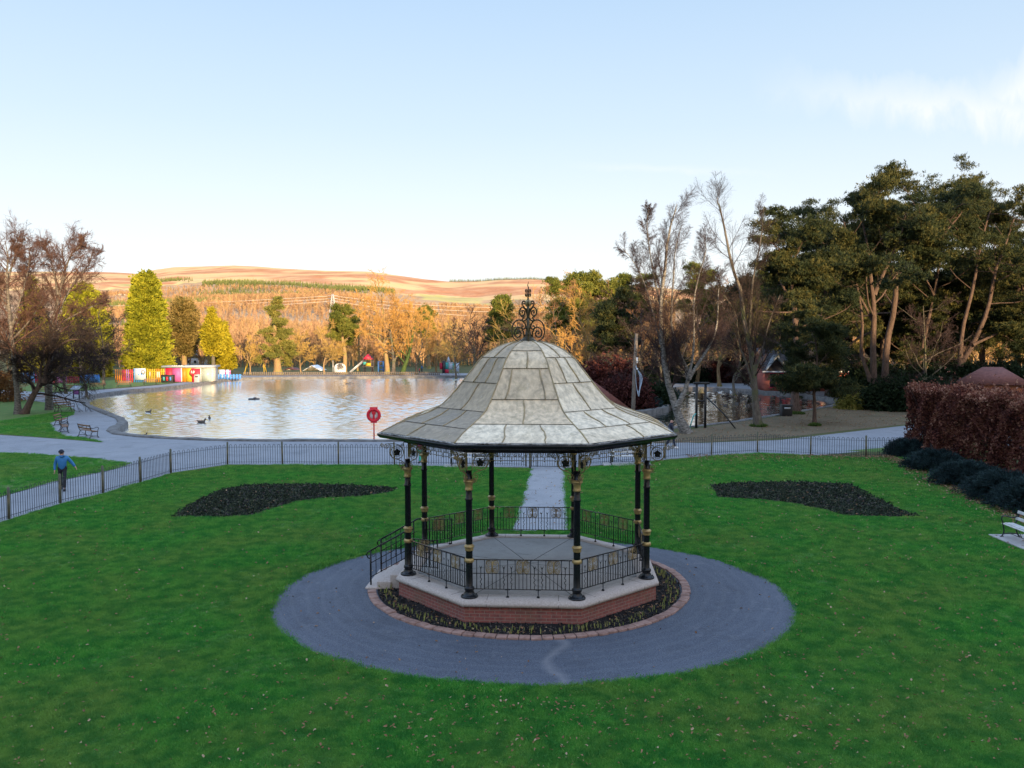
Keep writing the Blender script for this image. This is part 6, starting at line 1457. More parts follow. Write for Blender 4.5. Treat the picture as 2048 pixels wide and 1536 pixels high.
part('door', SLATE, t, ((6.2, -.02, 1.05), (1.0, .09, 2.1))); part('downpipe', WHITE, t, ((3.75, -.10, 1.2), (.12, .12, 2.4))); part('notice', CREAM, t, ((3.1, -.03, 1.5), (.35, .06, .4)))
q = MB(); V = MB(); gable(V, -1.1, 1.1, -1.2, 1.2, 0, 1.6, .1); q.merge(V, Matrix.Translation((1.4, .4, 2.75)) @ Matrix.Rotation(PI / 2, 4, 'Z')); q.build('porch_gable', GREYR, t)
dH = 66.0; p = gp(1905, dH); t = thing('brick_hut', 'orange brick hut with a reddish tiled hipped roof behind the hedge', 'building', (p[0], p[1], 0), -.48)
s = dH / F; x1 = (2030 - 1925) * s; ze = hz(768, dH); zr = hz(737, dH)
part('wall', WALLO, t, ((x1 / 2 + .9, 2.5, ze / 2), (x1, 5, ze)))
V = [(.4, -.4, ze - .05), (x1 + 1.4, -.4, ze - .05), (x1 + 1.4, 5.4, ze - .05), (.4, 5.4, ze - .05), (2.2, 2.5, zr), (x1 - .6, 2.5, zr)]
MB().add(np.array(V), [np.array([(0, 1, 5, 4), (2, 3, 4, 5), (3, 2, 1, 0)]), np.array([(1, 2, 5), (3, 0, 4)])]).build('roof', TILE, t)
part('door', BLACK, t, ((x1 * .5 + .9, -.02, .95), (.8, .08, 1.9)))
# tiled boathouse roof just beyond the bandstand roof
dR = 58; pA, pB = gp(1200, dR), gp(1268, dR); t = thing('boathouse', 'small lakeside shed with a steep red tiled roof showing beside the lead roof', 'building', (pA[0] - .6, pA[1], 0), 0)
zA, zB = hz(778, dR), hz(823, dR); Lx = pB[0] - pA[0] + .6
V = [(0, 0, zB + .2), (Lx, 0, zB), (Lx, 3, zB), (0, 3, zB + .2), (-1.4, 0, zA + .35), (.25, 0, zA), (.25, 3, zA), (-1.4, 3, zA + .35)]
V = [(-2.2, -.2, zB), (Lx, -.2, zB), (Lx, 3.2, zB), (-2.2, 3.2, zB), (-2.2, 1.4, zA + .9), (-.3, 1.4, zA + .9)]
MB().add(np.array(V), [np.array([(0, 1, 5, 4), (2, 3, 4, 5), (3, 2, 1, 0)]), np.array([(1, 2, 5), (3, 0, 4)])]).build('roof', TILE, t)
part('wall', WALLR, t, (((Lx - 2.2) / 2, 1.5, (zB - .02) / 2), (Lx + 1.8, 2.9, zB - .02)))
part('door', SLATE, t, (((Lx - 2.2) / 2, .03, .7), (.9, .06, 1.3)))

# --- colourful kiosk and playground fence on the far shore
DK = db(762.5); sK = DK / F
def fx(u, dist=None): dist = dist or DK; return pt(u, 700, dist).x
def fz(v, dist=None): return max(0.02, hz(v, dist or DK))
yK = pt(370, 700, DK).y
t = thing('refreshment_kiosk', 'colourful flat roofed kiosk with red, pink, orange and yellow fronts by the lake', 'kiosk', (fx(374), yK, 0)); X = lambda u: fx(u) - fx(374)
def front(name, m_, u0, u1, v0, v1, y=0.0, parent=None, th=.1): return part(name, m_, parent or t, (((X(u0) + X(u1)) / 2, y, (fz(v0) + fz(v1)) / 2), (X(u1) - X(u0), th, fz(v0) - fz(v1))))
part('wall', CREAM, t, (((X(327) + X(420)) / 2, 1.7, fz(733) / 2), (X(420) - X(327), 3.0, fz(733) - .1)))
part('roof', GREYR, t, (((X(325) + X(423)) / 2, 1.5, fz(733) + .1), (X(423) - X(325), 4.2, .28)))
front('red_front', CRIM, 329, 342.5, 734, 763, .1); o = front('shutter', PINK, 343, 360.5, 733.5, 762, .08)
for i in range(9): part('slat', PURP, o, (((X(343) + X(360.5)) / 2, .02, .3 + i * .27), (X(360.5) - X(343) - .1, .04, .03)))
front('orange_front', ORA, 362.5, 370, 734, 762, .1); front('yellow_front', YEL, 370.2, 382, 735, 762, .1); front('red_front', CRIM, 382.2, 399.5, 736, 762, .1); front('glass_front', GLASS, 400, 421, 735, 762, .1)
front('white_pillar', WHITE, 360.6, 362.4, 733, 762, .08); front('white_pillar', WHITE, 399.6, 400.8, 735, 762, .06)
o = front('fascia_sign', BLACK, 343, 369.5, 728.3, 733.2, -.28)
q = MB()
for i, x in enumerate(np.linspace(X(345), X(367.5), 15)):
    if i in (7,): continue
    q.box((x, -.35, fz(730.8)), (.11, .03, .2 + .06 * (i % 3 == 0)))
q.build('sign_lettering', WHITE, o)
def palisade(label, u0, u1, cols, v0=737, v1=763, dist=None, backing=None, cat='fence', gap=.26):
    dist = db(v1); y = pt((u0 + u1) / 2, 700, dist).y; t_ = thing('palisade_fence', label, cat, (fx(u0, dist), y, 0)); L_ = fx(u1, dist) - fx(u0, dist); h_ = fz(v0, dist)
    part('rail', cols[-1], t_, ((L_ / 2, .06, h_ * .25), (L_, .05, .08)), ((L_ / 2, .06, h_ * .8), (L_, .05, .08)))
    n = max(2, int(L_ / gap)); m_ = len(cols); per = [MB() for _ in cols]
    for i in range(n): per[min(m_ - 1, int(i / n * m_))].box(((i + .5) * L_ / n, 0, h_ / 2), (gap * .55, .04, h_))
    for q, c in zip(per, cols):
        if q.n: q.build('paling_bay', c, t_)
    if backing:
        for name, m__, a, b, lo, hi in backing: part(name, m__, t_, (((a + b) / 2 * L_, .12, (lo + hi) / 2 * h_), ((b - a) * L_, .05, (hi - lo) * h_)))
    return t_
palisade('red, purple and orange palisade left of the white clock board', 228, 265, [ORA, ORA, CRIM, PURP, CRIM])
palisade('blue palisade carrying a white board with a round clock motif', 265.5, 291, [BLUE], 735, 763, backing=None)
tb = thing('notice_board', 'white board with a round dark emblem fixed to the blue palisade', 'sign', (fx(279, db(763) - .3), pt(279, 700, db(763) - .3).y, 0)); Xb = lambda u: fx(u, db(763)) - fx(279, db(763))
part('board', PALE, tb, ((0, 0, fz(746)), (Xb(289.5) - Xb(267.5), .06, 1.75))); q = MB().lathe([(.32, -.02), (.32, .02)], (0, 0, 0), 20); qq = MB(); qq.merge(q, Matrix.Translation((Xb(285), -.06, fz(742))) @ Matrix.Rotation(PI / 2, 4, 'X')); o = qq.build('emblem', BLACK, tb)
q = MB().lathe([(.22, -.02), (.22, .02)], (0, 0, 0), 20); qq = MB(); qq.merge(q, Matrix.Translation((Xb(285), -.075, fz(742))) @ Matrix.Rotation(PI / 2, 4, 'X')); qq.build('emblem_disc', WHITE, o); part('hand', BLACK, o, ((Xb(285), -.11, fz(742) + .06), (.05, .02, .24)), ((Xb(285) + .06, -.11, fz(742)), (.16, .02, .05)))
part('blot', BLUE, tb, ((Xb(282), -.05, fz(746)), (.3, .03, .22)), ((Xb(286.5), -.05, fz(746)), (.22, .03, .2)), ((Xb(276), -.05, fz(747)), (.16, .03, .18)))
palisade('yellow and olive palisade between the clock board and the kiosk', 291.5, 328, [YEL, YEL, ORA, YEL], 736, 763, backing=[('poster', WHITE, .5, .72, .35, .8), ('poster', BLUE, .12, .2, .45, .8), ('poster', ORA, .2, .26, .45, .8)])
palisade('blue palisade with a bright blue sheet behind the leaning cherry', 158, 198, [BLUE, BLUE], 747, 765, backing=[('sheet', BLUE, .02, .42, .1, .9), ('sheet', BLUE, .5, .98, .1, .9)])
palisade('blue palisade far left behind the cherry trunk', 40, 82, [BLUE, BLUE, CRIM], 742, 764, backing=[('sheet', BLUE, .2, .9, .15, .9)])
palisade('low dark red fence between the two blue stretches', 84, 157, [CRIM, PURP, CRIM], 751, 765)
palisade('low blue railings right of the kiosk', 400, 482, [BLUE], 747, 757.5, gap=.5)
palisade('mural panels in pale blue and pink beside the cypress', 436, 460, [PALE], 738, 755, gap=.9, backing=[('mural', PALE, 0, .5, .1, 1), ('mural', PINK, .5, 1, .1, .95)])
palisade('low brown playground fence along the far shore', 484, 880, [WOODP], 743, 750.5, gap=.34)
# bins, swings, cottage, mural board
def bin_(name, label, u, v, w_, h_, m_, lid=None, dep=None, cat='bin'):
    p = gpt(u, v) if dep is None else gp(u, dep)[:2]; t_ = thing(name, label, cat, (p[0], p[1], 0)); part('body', m_, t_, ((0, 0, h_ * .44), (w_, w_ * .8, h_ * .88)), bevel=.03); part('lid', lid or m_, t_, ((0, 0, h_ * .94), (w_ * 1.06, w_ * .86, h_ * .11)), bevel=.02)
    part('opening', BLACK if m_ is not BLACK else STEEL, t_, ((0, -w_ * .4 - .012, h_ * .72), (w_ * .6, .02, h_ * .14))); return t_
t_ = thing('recycling_bins', 'black housing for recycling bins with coloured posters in front of the kiosk', 'bin', (fx(335, DK - 1.6), pt(335, 700, DK - 1.6).y, 0)); part('body', BLACK, t_, ((0, 0, .55), (1.75, .8, 1.1)), bevel=.03); part('lid', BLACK, t_, ((0, 0, 1.14), (1.85, .9, .08)))
for x, m_ in ((-.5, TEAL), (0, RED), (.5, BLUE)): part('poster', m_, t_, ((x, -.42, .6), (.25, .03, .55)))
bin_('litter_bin', 'grey litter bin beside the far life ring', 395, 764.5, .8, 1.2, STEEL)
bin_('litter_bin', 'black square box bin on the near shore of the pond beside the stout pine', 1572, 832, .85, .95, BLACK)
bin_('litter_bin', 'black litter bin near the dark cars', 1707, 797, .6, 1.15, BLACK)
for u, m_, lab in ((1417, BLACK, 'black recycling bin across the pond, left of the red one'), (1425, RED, 'red recycling bin across the pond'), (1432, TEAL, 'teal recycling bin across the pond, right of the red one')): bin_('recycling_bin', lab, u, 765, .62, 1.25, m_, dep=124)
DK = 153.0; yK = pt(370, 700, DK).y             # the playground lies farther back
t_ = thing('swing_frame', 'yellow A-frame swings left of the tall fir', 'swing', (fx(490), yK + 6, 0)); q = MB()
for x in (-1.9, 1.9):
    for y in (-.8, .8): q.tube([(x, y, 0), (x * .82, 0, 2.2)], .07, 6)
q.tube([(-1.75, 0, 2.2), (1.75, 0, 2.2)], .07, 6); q.build('frame', YEL, t_)
for x in (-.6, .6):
    q = MB(); q.box((x, 0, .5), (.45, .2, .05)); q.tube([(x - .2, 0, .5), (x - .2, 0, 2.2)], .02, 4); q.tube([(x + .2, 0, .5), (x + .2, 0, 2.2)], .02, 4); q.build('seat', BLACK, t_)
def cottage(name, label, u0, u1, v0, ve, vr, dist, wall, roof, rz=0.0):
    x0, x1 = fx(u0, dist), fx(u1, dist); t_ = thing(name, label, 'building', ((x0 + x1) / 2, pt(u0, 700, dist).y, 0), rz); L_ = x1 - x0; ze, zr = hz(ve, dist), hz(vr, dist)
    part('wall', wall, t_, ((0, 2.5, ze / 2 - .2), (L_, 5, ze + .4)))
    V = [(-L_ / 2, -.005, ze - .01), (L_ / 2, -.005, ze - .01), (0, -.005, zr - .15)]; MB().add(np.array(V + [(a, b + 5.01, c) for a, b, c in V]), [np.array([(0, 1, 2), (5, 4, 3)]), np.array([(0, 3, 4, 1)])]).build('gable_wall', wall, t_)
    q = MB(); V = MB(); gable(V, 0, 5, -L_ / 2, L_ / 2, ze, zr, .25); q.merge(V, Matrix.Rotation(PI / 2, 4, 'Z')); q.build('roof', roof, t_)
    for x in (-L_ * .22, L_ * .22): part('window', BLACK, t_, ((x, -.04, ze * .55), (L_ * .14, .08, ze * .3)))
    return t_
cottage('white_house', 'white gabled house half hidden behind the thin redwood', 366, 399, 745, 715, 696, 205, WHITE, GREYR)
cottage('cottage', 'small pale gabled cottage right of the tall fir', 606, 640, 745, 741, 731, 172, CREAM, WHITE)
cottage('cottage', 'low cream shed with a bright roof left of the pale cottage', 560, 596, 745, 742, 736, 176, CREAM, TILE)
cottage('cottage', 'tiny white farmhouse on the lower hill slope', 228, 262, 570, 571, 567, 1500, WHITE, WHITE)
bpy.data.objects[[o.name for o in COL.objects if o.get('label') == 'tiny white farmhouse on the lower hill slope'][0]].location.z = hill_z(fx(245, 1500), pt(245, 700, 1500).y) - hz(571, 1500) + 0.0
x0, x1 = fx(664), fx(687); t_ = thing('mural_board', 'white arched mural board with a dark painted picture on the far shore', 'sign', ((x0 + x1) / 2, yK + 2, 0)); L_ = x1 - x0
a_ = np.linspace(0, PI, 11); poly = [(L_ / 2 * math.cos(k), fz(735) + (fz(726) - fz(735)) * math.sin(k)) for k in a_]; poly = [(L_ / 2, .25)] + poly + [(-L_ / 2, .25)]
q = MB().prism(poly, -.05, .05); q.xf(Matrix.Rotation(PI / 2, 4, 'X')); q.build('board', WHITE, t_)
q = MB(); rb = np.random.default_rng(4)
for k in range(16): q.tube(inplane(spline([(rb.uniform(-.7, .7), rb.uniform(.6, 2.2)) for _ in range(3)], 7), (0, -.07, 0), (1, 0, 0), (0, 0, 1)), .04, 4)
q.build('painted_picture', SLATE, t_); part('post', STEEL, t_, ((-L_ / 2 - .25, 0, 1.3), (.12, .12, 2.6)))
# play tower with slide
t_ = thing('play_tower', 'timber play tower with a red roof and a long steel slide', 'playground', (fx(730), yK + 3, 0)); X2 = lambda u: fx(u) - fx(730)
for x in (X2(721), X2(738)):
    for y in (0, 1.6): part('tower_post', SLATE, t_, ((x, y, 1.7), (.16, .16, 3.4)))
part('platform', WOODP, t_, ((X2(729.5), .8, 1.35), (1.9, 1.8, .14))); part('panel', YEL, t_, ((X2(731), -.1, 1.75), (1.0, .06, .6))); part('panel', TEAL, t_, ((X2(724), -.1, 2.0), (.6, .06, .5)))
q = MB().lathe([(1.35, 0), (.05, 1.0)], (X2(729.5), .8, 2.75), 4, PI / 4); q.build('roof', CRIM, t_)
q = MB(); a0 = np.array((X2(720), .6, 2.35)); a1 = np.array((X2(695), -.6, .25)); q.bar(a0, a1, .7, .06); q.bar(a0 + (0, -.36, .12), a1 + (0, -.36, .12), .06, .26); q.bar(a0 + (0, .36, .12), a1 + (0, .36, .12), .06, .26); q.build('slide', STEEL, t_)
t_ = thing('climbing_frame', 'dark blue climbing frame right of the red roofed play tower', 'playground', (fx(756), yK + 3, 0)); q = MB()
for x in (-.45, .45):
    for y in (0, .9): q.tube([(x, y, 0), (x, y, 2.4)], .07, 6)
for z in (.8, 1.5, 2.3): q.tube([(-.45, 0, z), (.45, 0, z)], .05, 5); q.tube([(-.45, .9, z), (.45, .9, z)], .05, 5)
q.build('frame', BLUE, t_); part('deck', SLATE, t_, ((0, .45, .75), (1.0, .9, .1)))
t_ = thing('play_unit', 'teal, red and white climbing unit at the right end of the far shore', 'playground', (fx(899), yK + 1, 0)); X3 = lambda u: fx(u) - fx(899)
for u, m_, z0, z1 in ((882, CRIM, .9, 2.1), (887, SLATE, .2, 2.5), (893, TEAL, .9, 2.2), (901, PALE, .9, 2.2), (908, TEAL, .9, 2.1), (914, PALE, .5, 2.0)): part('panel', m_, t_, ((X3(u), 0, (z0 + z1) / 2), (.62, .1, z1 - z0)))
for u in (884, 890, 897, 905, 912, 917): part('post', STEEL, t_, ((X3(u), .1, 1.1), (.12, .12, 2.3)))
part('lower_panel', CRIM, t_, ((X3(893), -.1, .55), (.7, .08, .7))); q = MB().lathe([(.5, 0), (.02, 1.0)], (X3(896), .4, 2.3), 4, PI / 4); q.build('canopy', PALE, t_)

# parked cars across the pond
def car(label, u, dist, m_, rz):
    p = gp(u, dist); t_ = thing('parked_car', label, 'car', p, rz)
    V = [(-2.1, .55), (-2.0, .82), (-1.15, .92), (-.6, 1.42), (.75, 1.45), (1.35, .98), (2.05, .85), (2.1, .45), (2.0, .25), (-2.0, .25)]
    q = MB().prism(V, -.85, .85); q.xf(Matrix.Rotation(PI / 2, 4, 'X')); q.build('body', m_, t_, bevel=.06)
    q = MB().prism([(-1.0, .95), (-.55, 1.36), (.68, 1.38), (1.15, .98)], -.865, .865); q.xf(Matrix.Rotation(PI / 2, 4, 'X')); q.build('window', GLASSD, t_)
    for x in (-1.3, 1.3):
        for y in (-.8, .8):
            w_ = MB().lathe([(.31, -.1), (.33, -.06), (.33, .06), (.31, .1)], (0, 0, 0), 16); q = MB(); q.merge(w_, Matrix.Translation((x, y, .33)) @ Matrix.Rotation(PI / 2, 4, 'X')); o = q.build('wheel', BLACK, t_, True)
            w_ = MB().lathe([(.18, -.11), (.18, .11)], (0, 0, 0), 12); q = MB(); q.merge(w_, Matrix.Translation((x, y, .33)) @ Matrix.Rotation(PI / 2, 4, 'X')); q.build('rim', STEEL, o)
    for y in (-.6, .6): part('headlight', WHITE, t_, ((2.05, y, .68), (.1, .3, .14)))
    for y in (-.62, .62): part('tail_light', RED, t_, ((-2.06, y, .7), (.1, .26, .14)))
    return t_
GLASSD = mat('dark_car_glass', (.02, .025, .03), rough=.1); CARB = mat('dark_car_paint', (.012, .014, .02), rough=.2); CARS = mat('silver_car_paint', (.35, .37, .40), rough=.25, metal=.3)
car('dark car parked beside the pavilion, behind the small bush', 1676, 92, CARB, 1.2); car('silver car parked right of the dark car, half hidden by trunks', 1712, 93, CARS, 1.35)

# pylon and its wires on the valley side
dY = 900.0; p = pt(667, 700, dY); zb = float(hill_z(p.x, p.y)); t_ = thing('electricity_pylon', 'distant steel lattice pylon on the wooded hillside', 'pylon', (p.x, p.y, zb)); hY = hz(588, dY) - zb; q = MB()
wY = 5.2; lev = np.linspace(0, 1, 9); ww = lambda t: wY * (1 - t) ** 1.1 / 2 + .7
for sx_ in (-1, 1):
    for sy_ in (-1, 1): q.tube([(sx_ * ww(k), sy_ * ww(k), k * hY) for k in lev], .30, 4)
for k0, k1 in zip(lev[:-1], lev[1:]):
    for sy_ in (-1, 1):
        q.tube([(-ww(k0), sy_ * ww(k0), k0 * hY), (ww(k1), sy_ * ww(k1), k1 * hY)], .17, 3); q.tube([(ww(k0), sy_ * ww(k0), k0 * hY), (-ww(k1), sy_ * ww(k1), k1 * hY)], .17, 3)
q.build('lattice', STEEL, t_); arms = MB()
for k in (.66, .79, .92): arms.tube([(-5.5, 0, k * hY), (5.5, 0, k * hY)], .25, 4)
arms.build('cross_arm', STEEL, t_)
WIRE = mat('pale_wire', (.62, .56, .50), rough=.6)
tw_ = thing('power_lines', 'three pairs of pale power lines crossing the hillside from the pylon', 'power line', (p.x, p.y, zb))
for k, vl, vr in ((.66, 634, 634), (.79, 623, 622), (.92, 613, 611)):
    for ue, ve in ((-350, vl), (1150, vr)):
        e = pt(ue, ve, 1000 if ue < 0 else 940); a = np.array((0, 0, k * hY)); b_ = np.array((e.x - p.x, e.y - p.y, e.z - zb)); tt = np.linspace(0, 1, 24)[:, None]; Pw = a + (b_ - a) * tt; Pw[:, 2] -= 8 * (4 * tt[:, 0] * (1 - tt[:, 0])) * .8
        q = MB(); q.tube(Pw, .16, 4); q.build('wire', WIRE, tw_)

# floats, ducks and swans
DUCK = mat('dark_duck_feathers', (.03, .028, .03), (.09, .075, .06), 12, .7); GULL = mat('white_gull_feathers', (.6, .6, .6), (.75, .75, .75), 8, .7)
def duck(label, u, v, m_, rz, grp, z=WZ, sc=1.0):
    p = at(u, v, z); q = MB(); q.ell((0, 0, .05), (.25, .12, .11), 10, 7); q.ell((.25, 0, .22), (.075, .06, .065), 8, 6); q.tube([(.17, 0, .08), (.24, 0, .2)], [.06, .045], 6); q.tube([(-.2, 0, .1), (-.32, 0, .17)], [.06, .012], 6)
    o = q.build('water_bird', m_, None, True); o.location = (p.x, p.y, z); o.rotation_euler = (0, 0, rz); o.scale = (sc, sc, sc)
    b_ = MB(); b_.tube([(.31, 0, .215), (.40, 0, .2)], [.025, .012], 5); b_.build('bill', YEL, o); tag(o, label, 'duck', grp); return o
duck('dark duck on the lake, lower of the near pair left of centre', 403, 845, DUCK, .4, None, sc=1.2); duck('grey duck on the lake, right of the dark one near the middle', 419, 837, DUCK, 2.0, None); duck('dark duck on the yellow reflection at the left of the lake', 297, 825, DUCK, .9, None); duck('dark bird at the lake edge below the reflection', 288, 872, DUCK, .9, None, sc=.8)
for i, (u, v) in enumerate(((1486, 800), (1492, 806), (1474, 808), (1496, 812), (1536, 817), (1451, 812), (1466, 795), (1520, 800), (1480, 788), (1545, 796), (1430, 804))): duck('small dark duck swimming on the pond', u, v, DUCK, i * 1.1, 'dark ducks on the pond')
for i, (u, v) in enumerate(((1440, 786), (1462, 785), (1412, 788))): duck('small white gull floating near the far bank of the pond', u, v, GULL, i * 1.7, 'white gulls on the pond')
for u, v, lab in ((508, 799, 'dark low raft floating on the lake, nearer one'), (699, 768, 'dark low raft floating far out near the opposite shore')):
    p = at(u, v, WZ); q = MB().box((0, 0, .06), (1.15, .5, .16)); q.ell((.1, 0, .16), (.22, .12, .1), 8, 5); o = q.build('floating_raft', SLATE, None, bevel=.02); o.location = (p.x, p.y, WZ); tag(o, lab, 'raft')

# ------------------------------------------------------------------ people
SKIN = mat('skin', (.50, .27, .20), rough=.6)
def skinmesh(name, V, E, rad, m_, parent, root=0, sub=1):
    me = bpy.data.meshes.new(name); me.from_pydata([tuple(v) for v in V], E, []); o = bpy.data.objects.new(name, me); link(o, parent)
    md = o.modifiers.new('skin', 'SKIN'); md.use_smooth_shade = True
    for d_, r_ in zip(me.skin_vertices[0].data, rad): d_.radius = (r_, r_); d_.use_root = False
    me.skin_vertices[0].data[root].use_root = True
    s_ = o.modifiers.new('sub', 'SUBSURF'); s_.levels = sub; s_.render_levels = sub; me.materials.append(m_); return o
def person(label, loc, rz, top, bottom, hair, shoe, pose, h=1.72, hat=None, cat='person', group=None):
    """pose: joints in metres for a figure 1.72 m tall that faces -y"""
    t_ = thing('person', label, cat, loc, rz, group); J = pose; k = h / 1.72
    P_ = lambda n: np.array(J[n], float)
    names = ['pelvis', 'waist', 'chest', 'neck', 'head', 'crown', 'lsh', 'lel', 'lwr', 'rsh', 'rel', 'rwr', 'lhip', 'lkn', 'lan', 'rhip', 'rkn', 'ran', 'ltoe', 'rtoe']
    r0 = dict(pelvis=.125, waist=.12, chest=.135, neck=.058, head=.088, crown=.075, lsh=.062, lel=.045, lwr=.03, rsh=.062, rel=.045, rwr=.03, lhip=.088, lkn=.06, lan=.042, rhip=.088, rkn=.06, ran=.042, ltoe=.035, rtoe=.035)
    links = [('pelvis', 'waist'), ('waist', 'chest'), ('chest', 'neck'), ('neck', 'head'), ('head', 'crown'), ('chest', 'lsh'), ('lsh', 'lel'), ('lel', 'lwr'), ('chest', 'rsh'), ('rsh', 'rel'), ('rel', 'rwr'), ('pelvis', 'lhip'), ('lhip', 'lkn'), ('lkn', 'lan'), ('lan', 'ltoe'), ('pelvis', 'rhip'), ('rhip', 'rkn'), ('rkn', 'ran'), ('ran', 'rtoe')]
    V = [P_(n) for n in names]; r0['ltoe'] = r0['rtoe'] = .022; E = [(names.index(a), names.index(b)) for a, b in links]; rad = [r0[n] * .93 for n in names]
    for sd_ in ('l', 'r'):                                           # palm, four fingers and a thumb
        wr, el = P_(sd_ + 'wr'), P_(sd_ + 'el'); d_ = (wr - el) / np.linalg.norm(wr - el); sdv = np.cross(d_, (1, 0, 0)); sdv = sdv / (np.linalg.norm(sdv) + 1e-6); nv = np.cross(d_, sdv)
        i0 = len(V); V.append(wr + d_ * .065); rad.append(.032); E.append((names.index(sd_ + 'wr'), i0))
        for f, ln in zip((-1.5, -.5, .5, 1.5), (.06, .075, .08, .068)):
            b0 = wr + d_ * .095 + sdv * f * .019; V += [b0, b0 + d_ * ln * .6 + nv * .012, b0 + d_ * ln * .9 + nv * .035]; rad += [.011, .0095, .008]; n = len(V); E += [(i0, n - 3), (n - 3, n - 2), (n - 2, n - 1)]
        b0 = wr + d_ * .045 + sdv * .036; V += [b0, b0 + d_ * .04 + sdv * .03]; rad += [.013, .010]; n = len(V); E += [(i0, n - 2), (n - 2, n - 1)]
    fd = P_('face'); fd = fd / np.linalg.norm(fd); hd_ = (P_('head') + P_('crown')) / 2
    b = skinmesh('body', V, E, rad, SKIN, t_)
    nose = MB(); nose.tube([hd_ + fd * .085 + (0, 0, .02), hd_ + fd * .115 - (0, 0, .02), hd_ + fd * .088 - (0, 0, .03)], [.010, .017, .012], 6); nose.build('nose', SKIN, b, True)
    sdx = np.cross(fd, (0, 0, 1)); ey = MB()
    for s_ in (-1, 1): ey.ell(hd_ + fd * .088 + sdx * s_ * .034 + (0, 0, .025), (.012, .012, .008), 6, 4)
    ey.build('eyes', BLACK, b)
    for s_ in (-1, 1): MB().ell(hd_ + sdx * s_ * .096 + (0, 0, .005), (.018, .018, .034), 6, 5).build('ear', SKIN, b)
    mo = MB(); mo.ell(hd_ + fd * .092 - (0, 0, .055), (.022, .012, .006), 6, 4); mo.build('mouth', CRIM, b)
    sub_ = ['pelvis', 'waist', 'chest', 'neck', 'lsh', 'lel', 'lwr', 'rsh', 'rel', 'rwr']; rr_ = dict(pelvis=.178, waist=.172, chest=.172, neck=.075, lsh=.09, lel=.07, lwr=.05, rsh=.09, rel=.07, rwr=.05)
    V = [P_(n) for n in sub_]; V[3] = V[3] - (0, 0, .03); V[0] = V[0] - (0, 0, .11); E = [(sub_.index(a), sub_.index(b_)) for a, b_ in links if a in sub_ and b_ in sub_]
    skinmesh('jacket', V, E, [rr_[n] for n in sub_], top, t_)
    q = MB(); nk = P_('neck'); q.lathe([(.105, -.05), (.092, .02), (.084, .055), (.075, .05)], tuple(nk), 12); q.build('collar', top, t_, True)
    sub_ = ['pelvis', 'lhip', 'lkn', 'lan', 'rhip', 'rkn', 'ran']; rr_ = dict(pelvis=.13, lhip=.10, lkn=.078, lan=.07, rhip=.10, rkn=.078, ran=.07)
    V = [P_(n) for n in sub_]; E = [(sub_.index(a), sub_.index(b_)) for a, b_ in links if a in sub_ and b_ in sub_]; skinmesh('trousers', V, E, [rr_[n] for n in sub_], bottom, t_)
    for sd_ in ('l', 'r'):
        a_, c_ = P_(sd_ + 'an'), P_(sd_ + 'toe'); q = MB(); q.tube([a_ + (a_ - c_) * .35 - (0, 0, .045), a_ - (0, 0, .04), (a_ + c_) / 2 - (0, 0, .02), c_ + (c_ - a_) * .25 - (0, 0, .01)], [.045, .062, .056, .042], 8); q.build('shoe', shoe, t_, True)
    if hair is not None:
        q = MB(); q.ell(hd_ - fd * .016 + (0, 0, .05), (.108, .112, .11 if hat else .095), 14, 9); q.build('hat' if hat else 'hair', hair, t_, True)
        if hat: q = MB(); q.lathe([(.104, 0), (.114, .012), (.115, .05), (.106, .06)], tuple(hd_ - fd * .016 + np.array((0, 0, .03))), 16); q.build('hat_cuff', hair, t_, True)
    t_.scale = (k, k, k); return t_
WALK = dict(pelvis=(0, 0, .93), waist=(0, -.01, 1.07), chest=(0, -.03, 1.27), neck=(0, -.03, 1.44), head=(0, -.045, 1.53), crown=(0, -.04, 1.63), lsh=(.19, -.02, 1.38), lel=(.31, .02, 1.13), lwr=(.37, -.10, .92), rsh=(-.19, -.02, 1.38), rel=(-.25, .10, 1.12), rwr=(-.24, .06, .86),
            lhip=(.09, 0, .90), lkn=(.10, -.16, .50), lan=(.10, -.24, .09), rhip=(-.09, 0, .90), rkn=(-.10, .06, .49), ran=(-.10, .30, .13), ltoe=(.11, -.40, .05), rtoe=(-.10, .15, .03), face=(0, -1, -.05))
STAND = dict(WALK); STAND.update(lel=(.25, .03, 1.12), lwr=(.24, -.06, .88), rel=(-.25, .03, 1.12), rwr=(-.24, -.06, .88), lkn=(.10, -.02, .50), lan=(.11, .02, .09), rkn=(-.10, -.02, .50), ran=(-.11, .03, .09), ltoe=(.13, -.14, .04), rtoe=(-.13, -.13, .04))
JBLUE = mat('blue_quilted_jacket', (.02, .14, .36), (.03, .18, .42), 8, .7, bmp=.3, bscale=14); NAVY = mat('navy_cloth', (.012, .016, .035), (.02, .026, .05), 9, .85); DARKC = mat('dark_cloth', (.012, .014, .022), (.022, .024, .034), 9, .85); TEALC = mat('teal_cloth', (.03, .13, .14), rough=.85); MINT = mat('mint_green_cloth', (.05, .50, .36), rough=.8); MAG = mat('magenta_cloth', (.60, .03, .28), rough=.8); HAIRB = mat('brown_hair', (.05, .03, .02), rough=.7)
pm = dict(WALK); pm.update(lel=(.36, .02, 1.16), lwr=(.50, -.06, .97), rel=(-.27, .02, 1.10), rwr=(-.27, -.10, .86), face=(.8, -.6, 0))
p = gpt(126, 980); person('man in a blue jacket and dark woolly hat walking along the fenced path', (p[0], p[1], .006), R(20), JBLUE, DARKC, NAVY, BLACK, pm, 1.76, hat=True)
p = gpt(1341, 897); pb = dict(WALK); pb.update(face=(-.2, -1, 0)); person('bald man in dark clothes walking on the path just right of the roof corner', (p[0], p[1], .006), R(70), NAVY, NAVY, None, WHITE, pb, 1.78)
p = gpt(841, 925); person('child in mint green trousers and a pink top behind the left columns', (p[0], p[1], .006), R(-30), MAG, MINT, HAIRB, BLACK, WALK, 1.25)
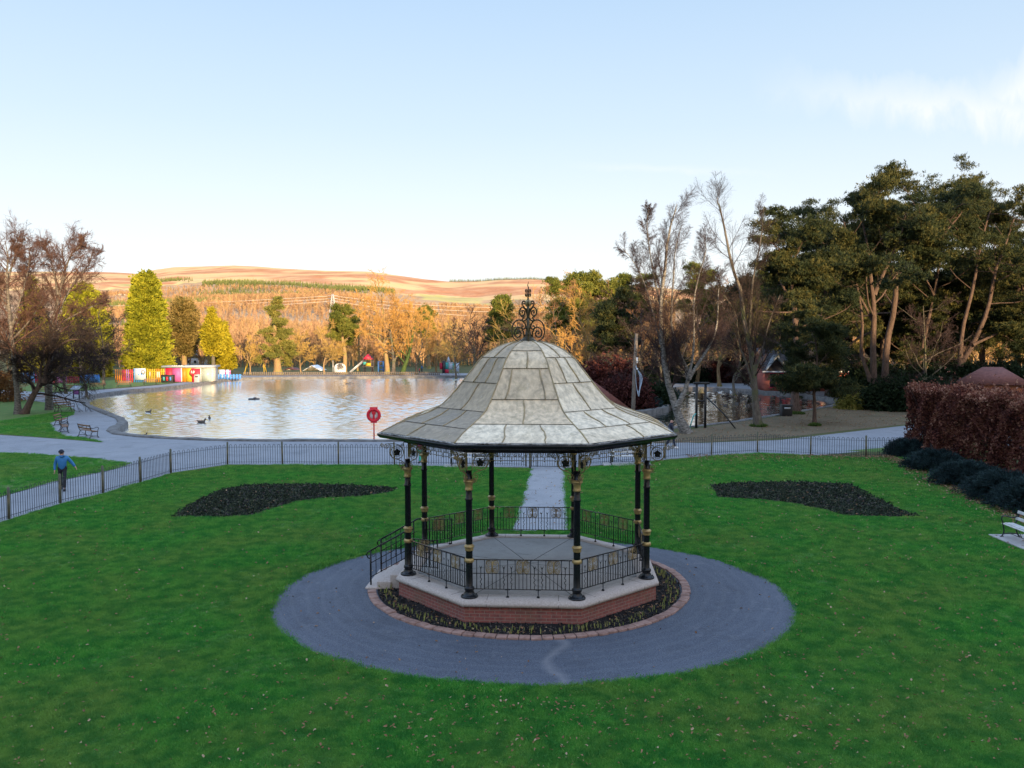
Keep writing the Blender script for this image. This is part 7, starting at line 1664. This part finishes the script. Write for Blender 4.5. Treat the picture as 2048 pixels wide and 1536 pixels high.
p = gp(1564, 98); person('person in a teal coat standing in front of the brick pavilion', (p[0], p[1], .006), R(200), TEALC, DARKC, HAIRB, BLACK, STAND, 1.7)
p = gp(744.5, 158); person('person in dark blue beside the red roofed play tower', (p[0], p[1], .006), R(40), NAVY, NAVY, HAIRB, BLACK, STAND, 1.7)
p = gp(843.5, 157); person('person in a bright blue coat on the far shore path', (p[0], p[1], .006), R(-60), JBLUE, DARKC, HAIRB, BLACK, WALK, 1.65)
p = gp(838.5, 157); person('small child in red beside the person in bright blue', (p[0], p[1], .006), R(-60), RED, DARKC, HAIRB, BLACK, WALK, 1.05)
p = gp(766, 159); person('person in navy standing by the dark blue climbing frame', (p[0], p[1], .006), R(90), NAVY, DARKC, HAIRB, BLACK, STAND, 1.6)
p = gp(1575, 97); t_ = thing('pushchair', 'red pushchair beside the person in the teal coat', 'pushchair', (p[0], p[1], .004), .4)
q = MB(); q.bar((-.35, 0, .45), (.25, 0, .4), .5, .1); q.bar((-.35, 0, .45), (-.5, 0, .95), .5, .08); q.bar((.25, 0, .4), (.3, 0, .65), .5, .05); q.build('seat', RED, t_)
q = MB(); q.tube([(-.55, -.25, 1.0), (-.3, -.25, .5), (.35, -.25, .15)], .02, 5); q.tube([(-.55, .25, 1.0), (-.3, .25, .5), (.35, .25, .15)], .02, 5); q.tube([(-.55, -.25, 1.0), (-.55, .25, 1.0)], .02, 5); q.build('frame', BLACK, t_)
for x, y in ((-.4, -.26), (-.4, .26), (.38, -.2), (.38, .2)):
    w_ = MB().lathe([(.13, -.025), (.14, 0), (.13, .025)], (0, 0, 0), 12); q = MB(); q.merge(w_, Matrix.Translation((x, y, .14)) @ Matrix.Rotation(PI / 2, 4, 'X')); q.build('wheel', BLACK, t_)
# stakes on the pond bank
for i, (u, v, vt, lab) in enumerate(((1293, 799, 773, 'thin wooden stake on the pond bank, left one'), (1313, 792, 772, 'thin wooden stake on the pond bank, right one'))):
    p = gpt(u, v); o = MB().tube([(0, 0, -.1), (.02, 0, hz(vt, db(v)))], [.07, .055], 7).build('wooden_stake', WOODP); o.location = (p[0], p[1], 0); tag(o, lab, 'stake')
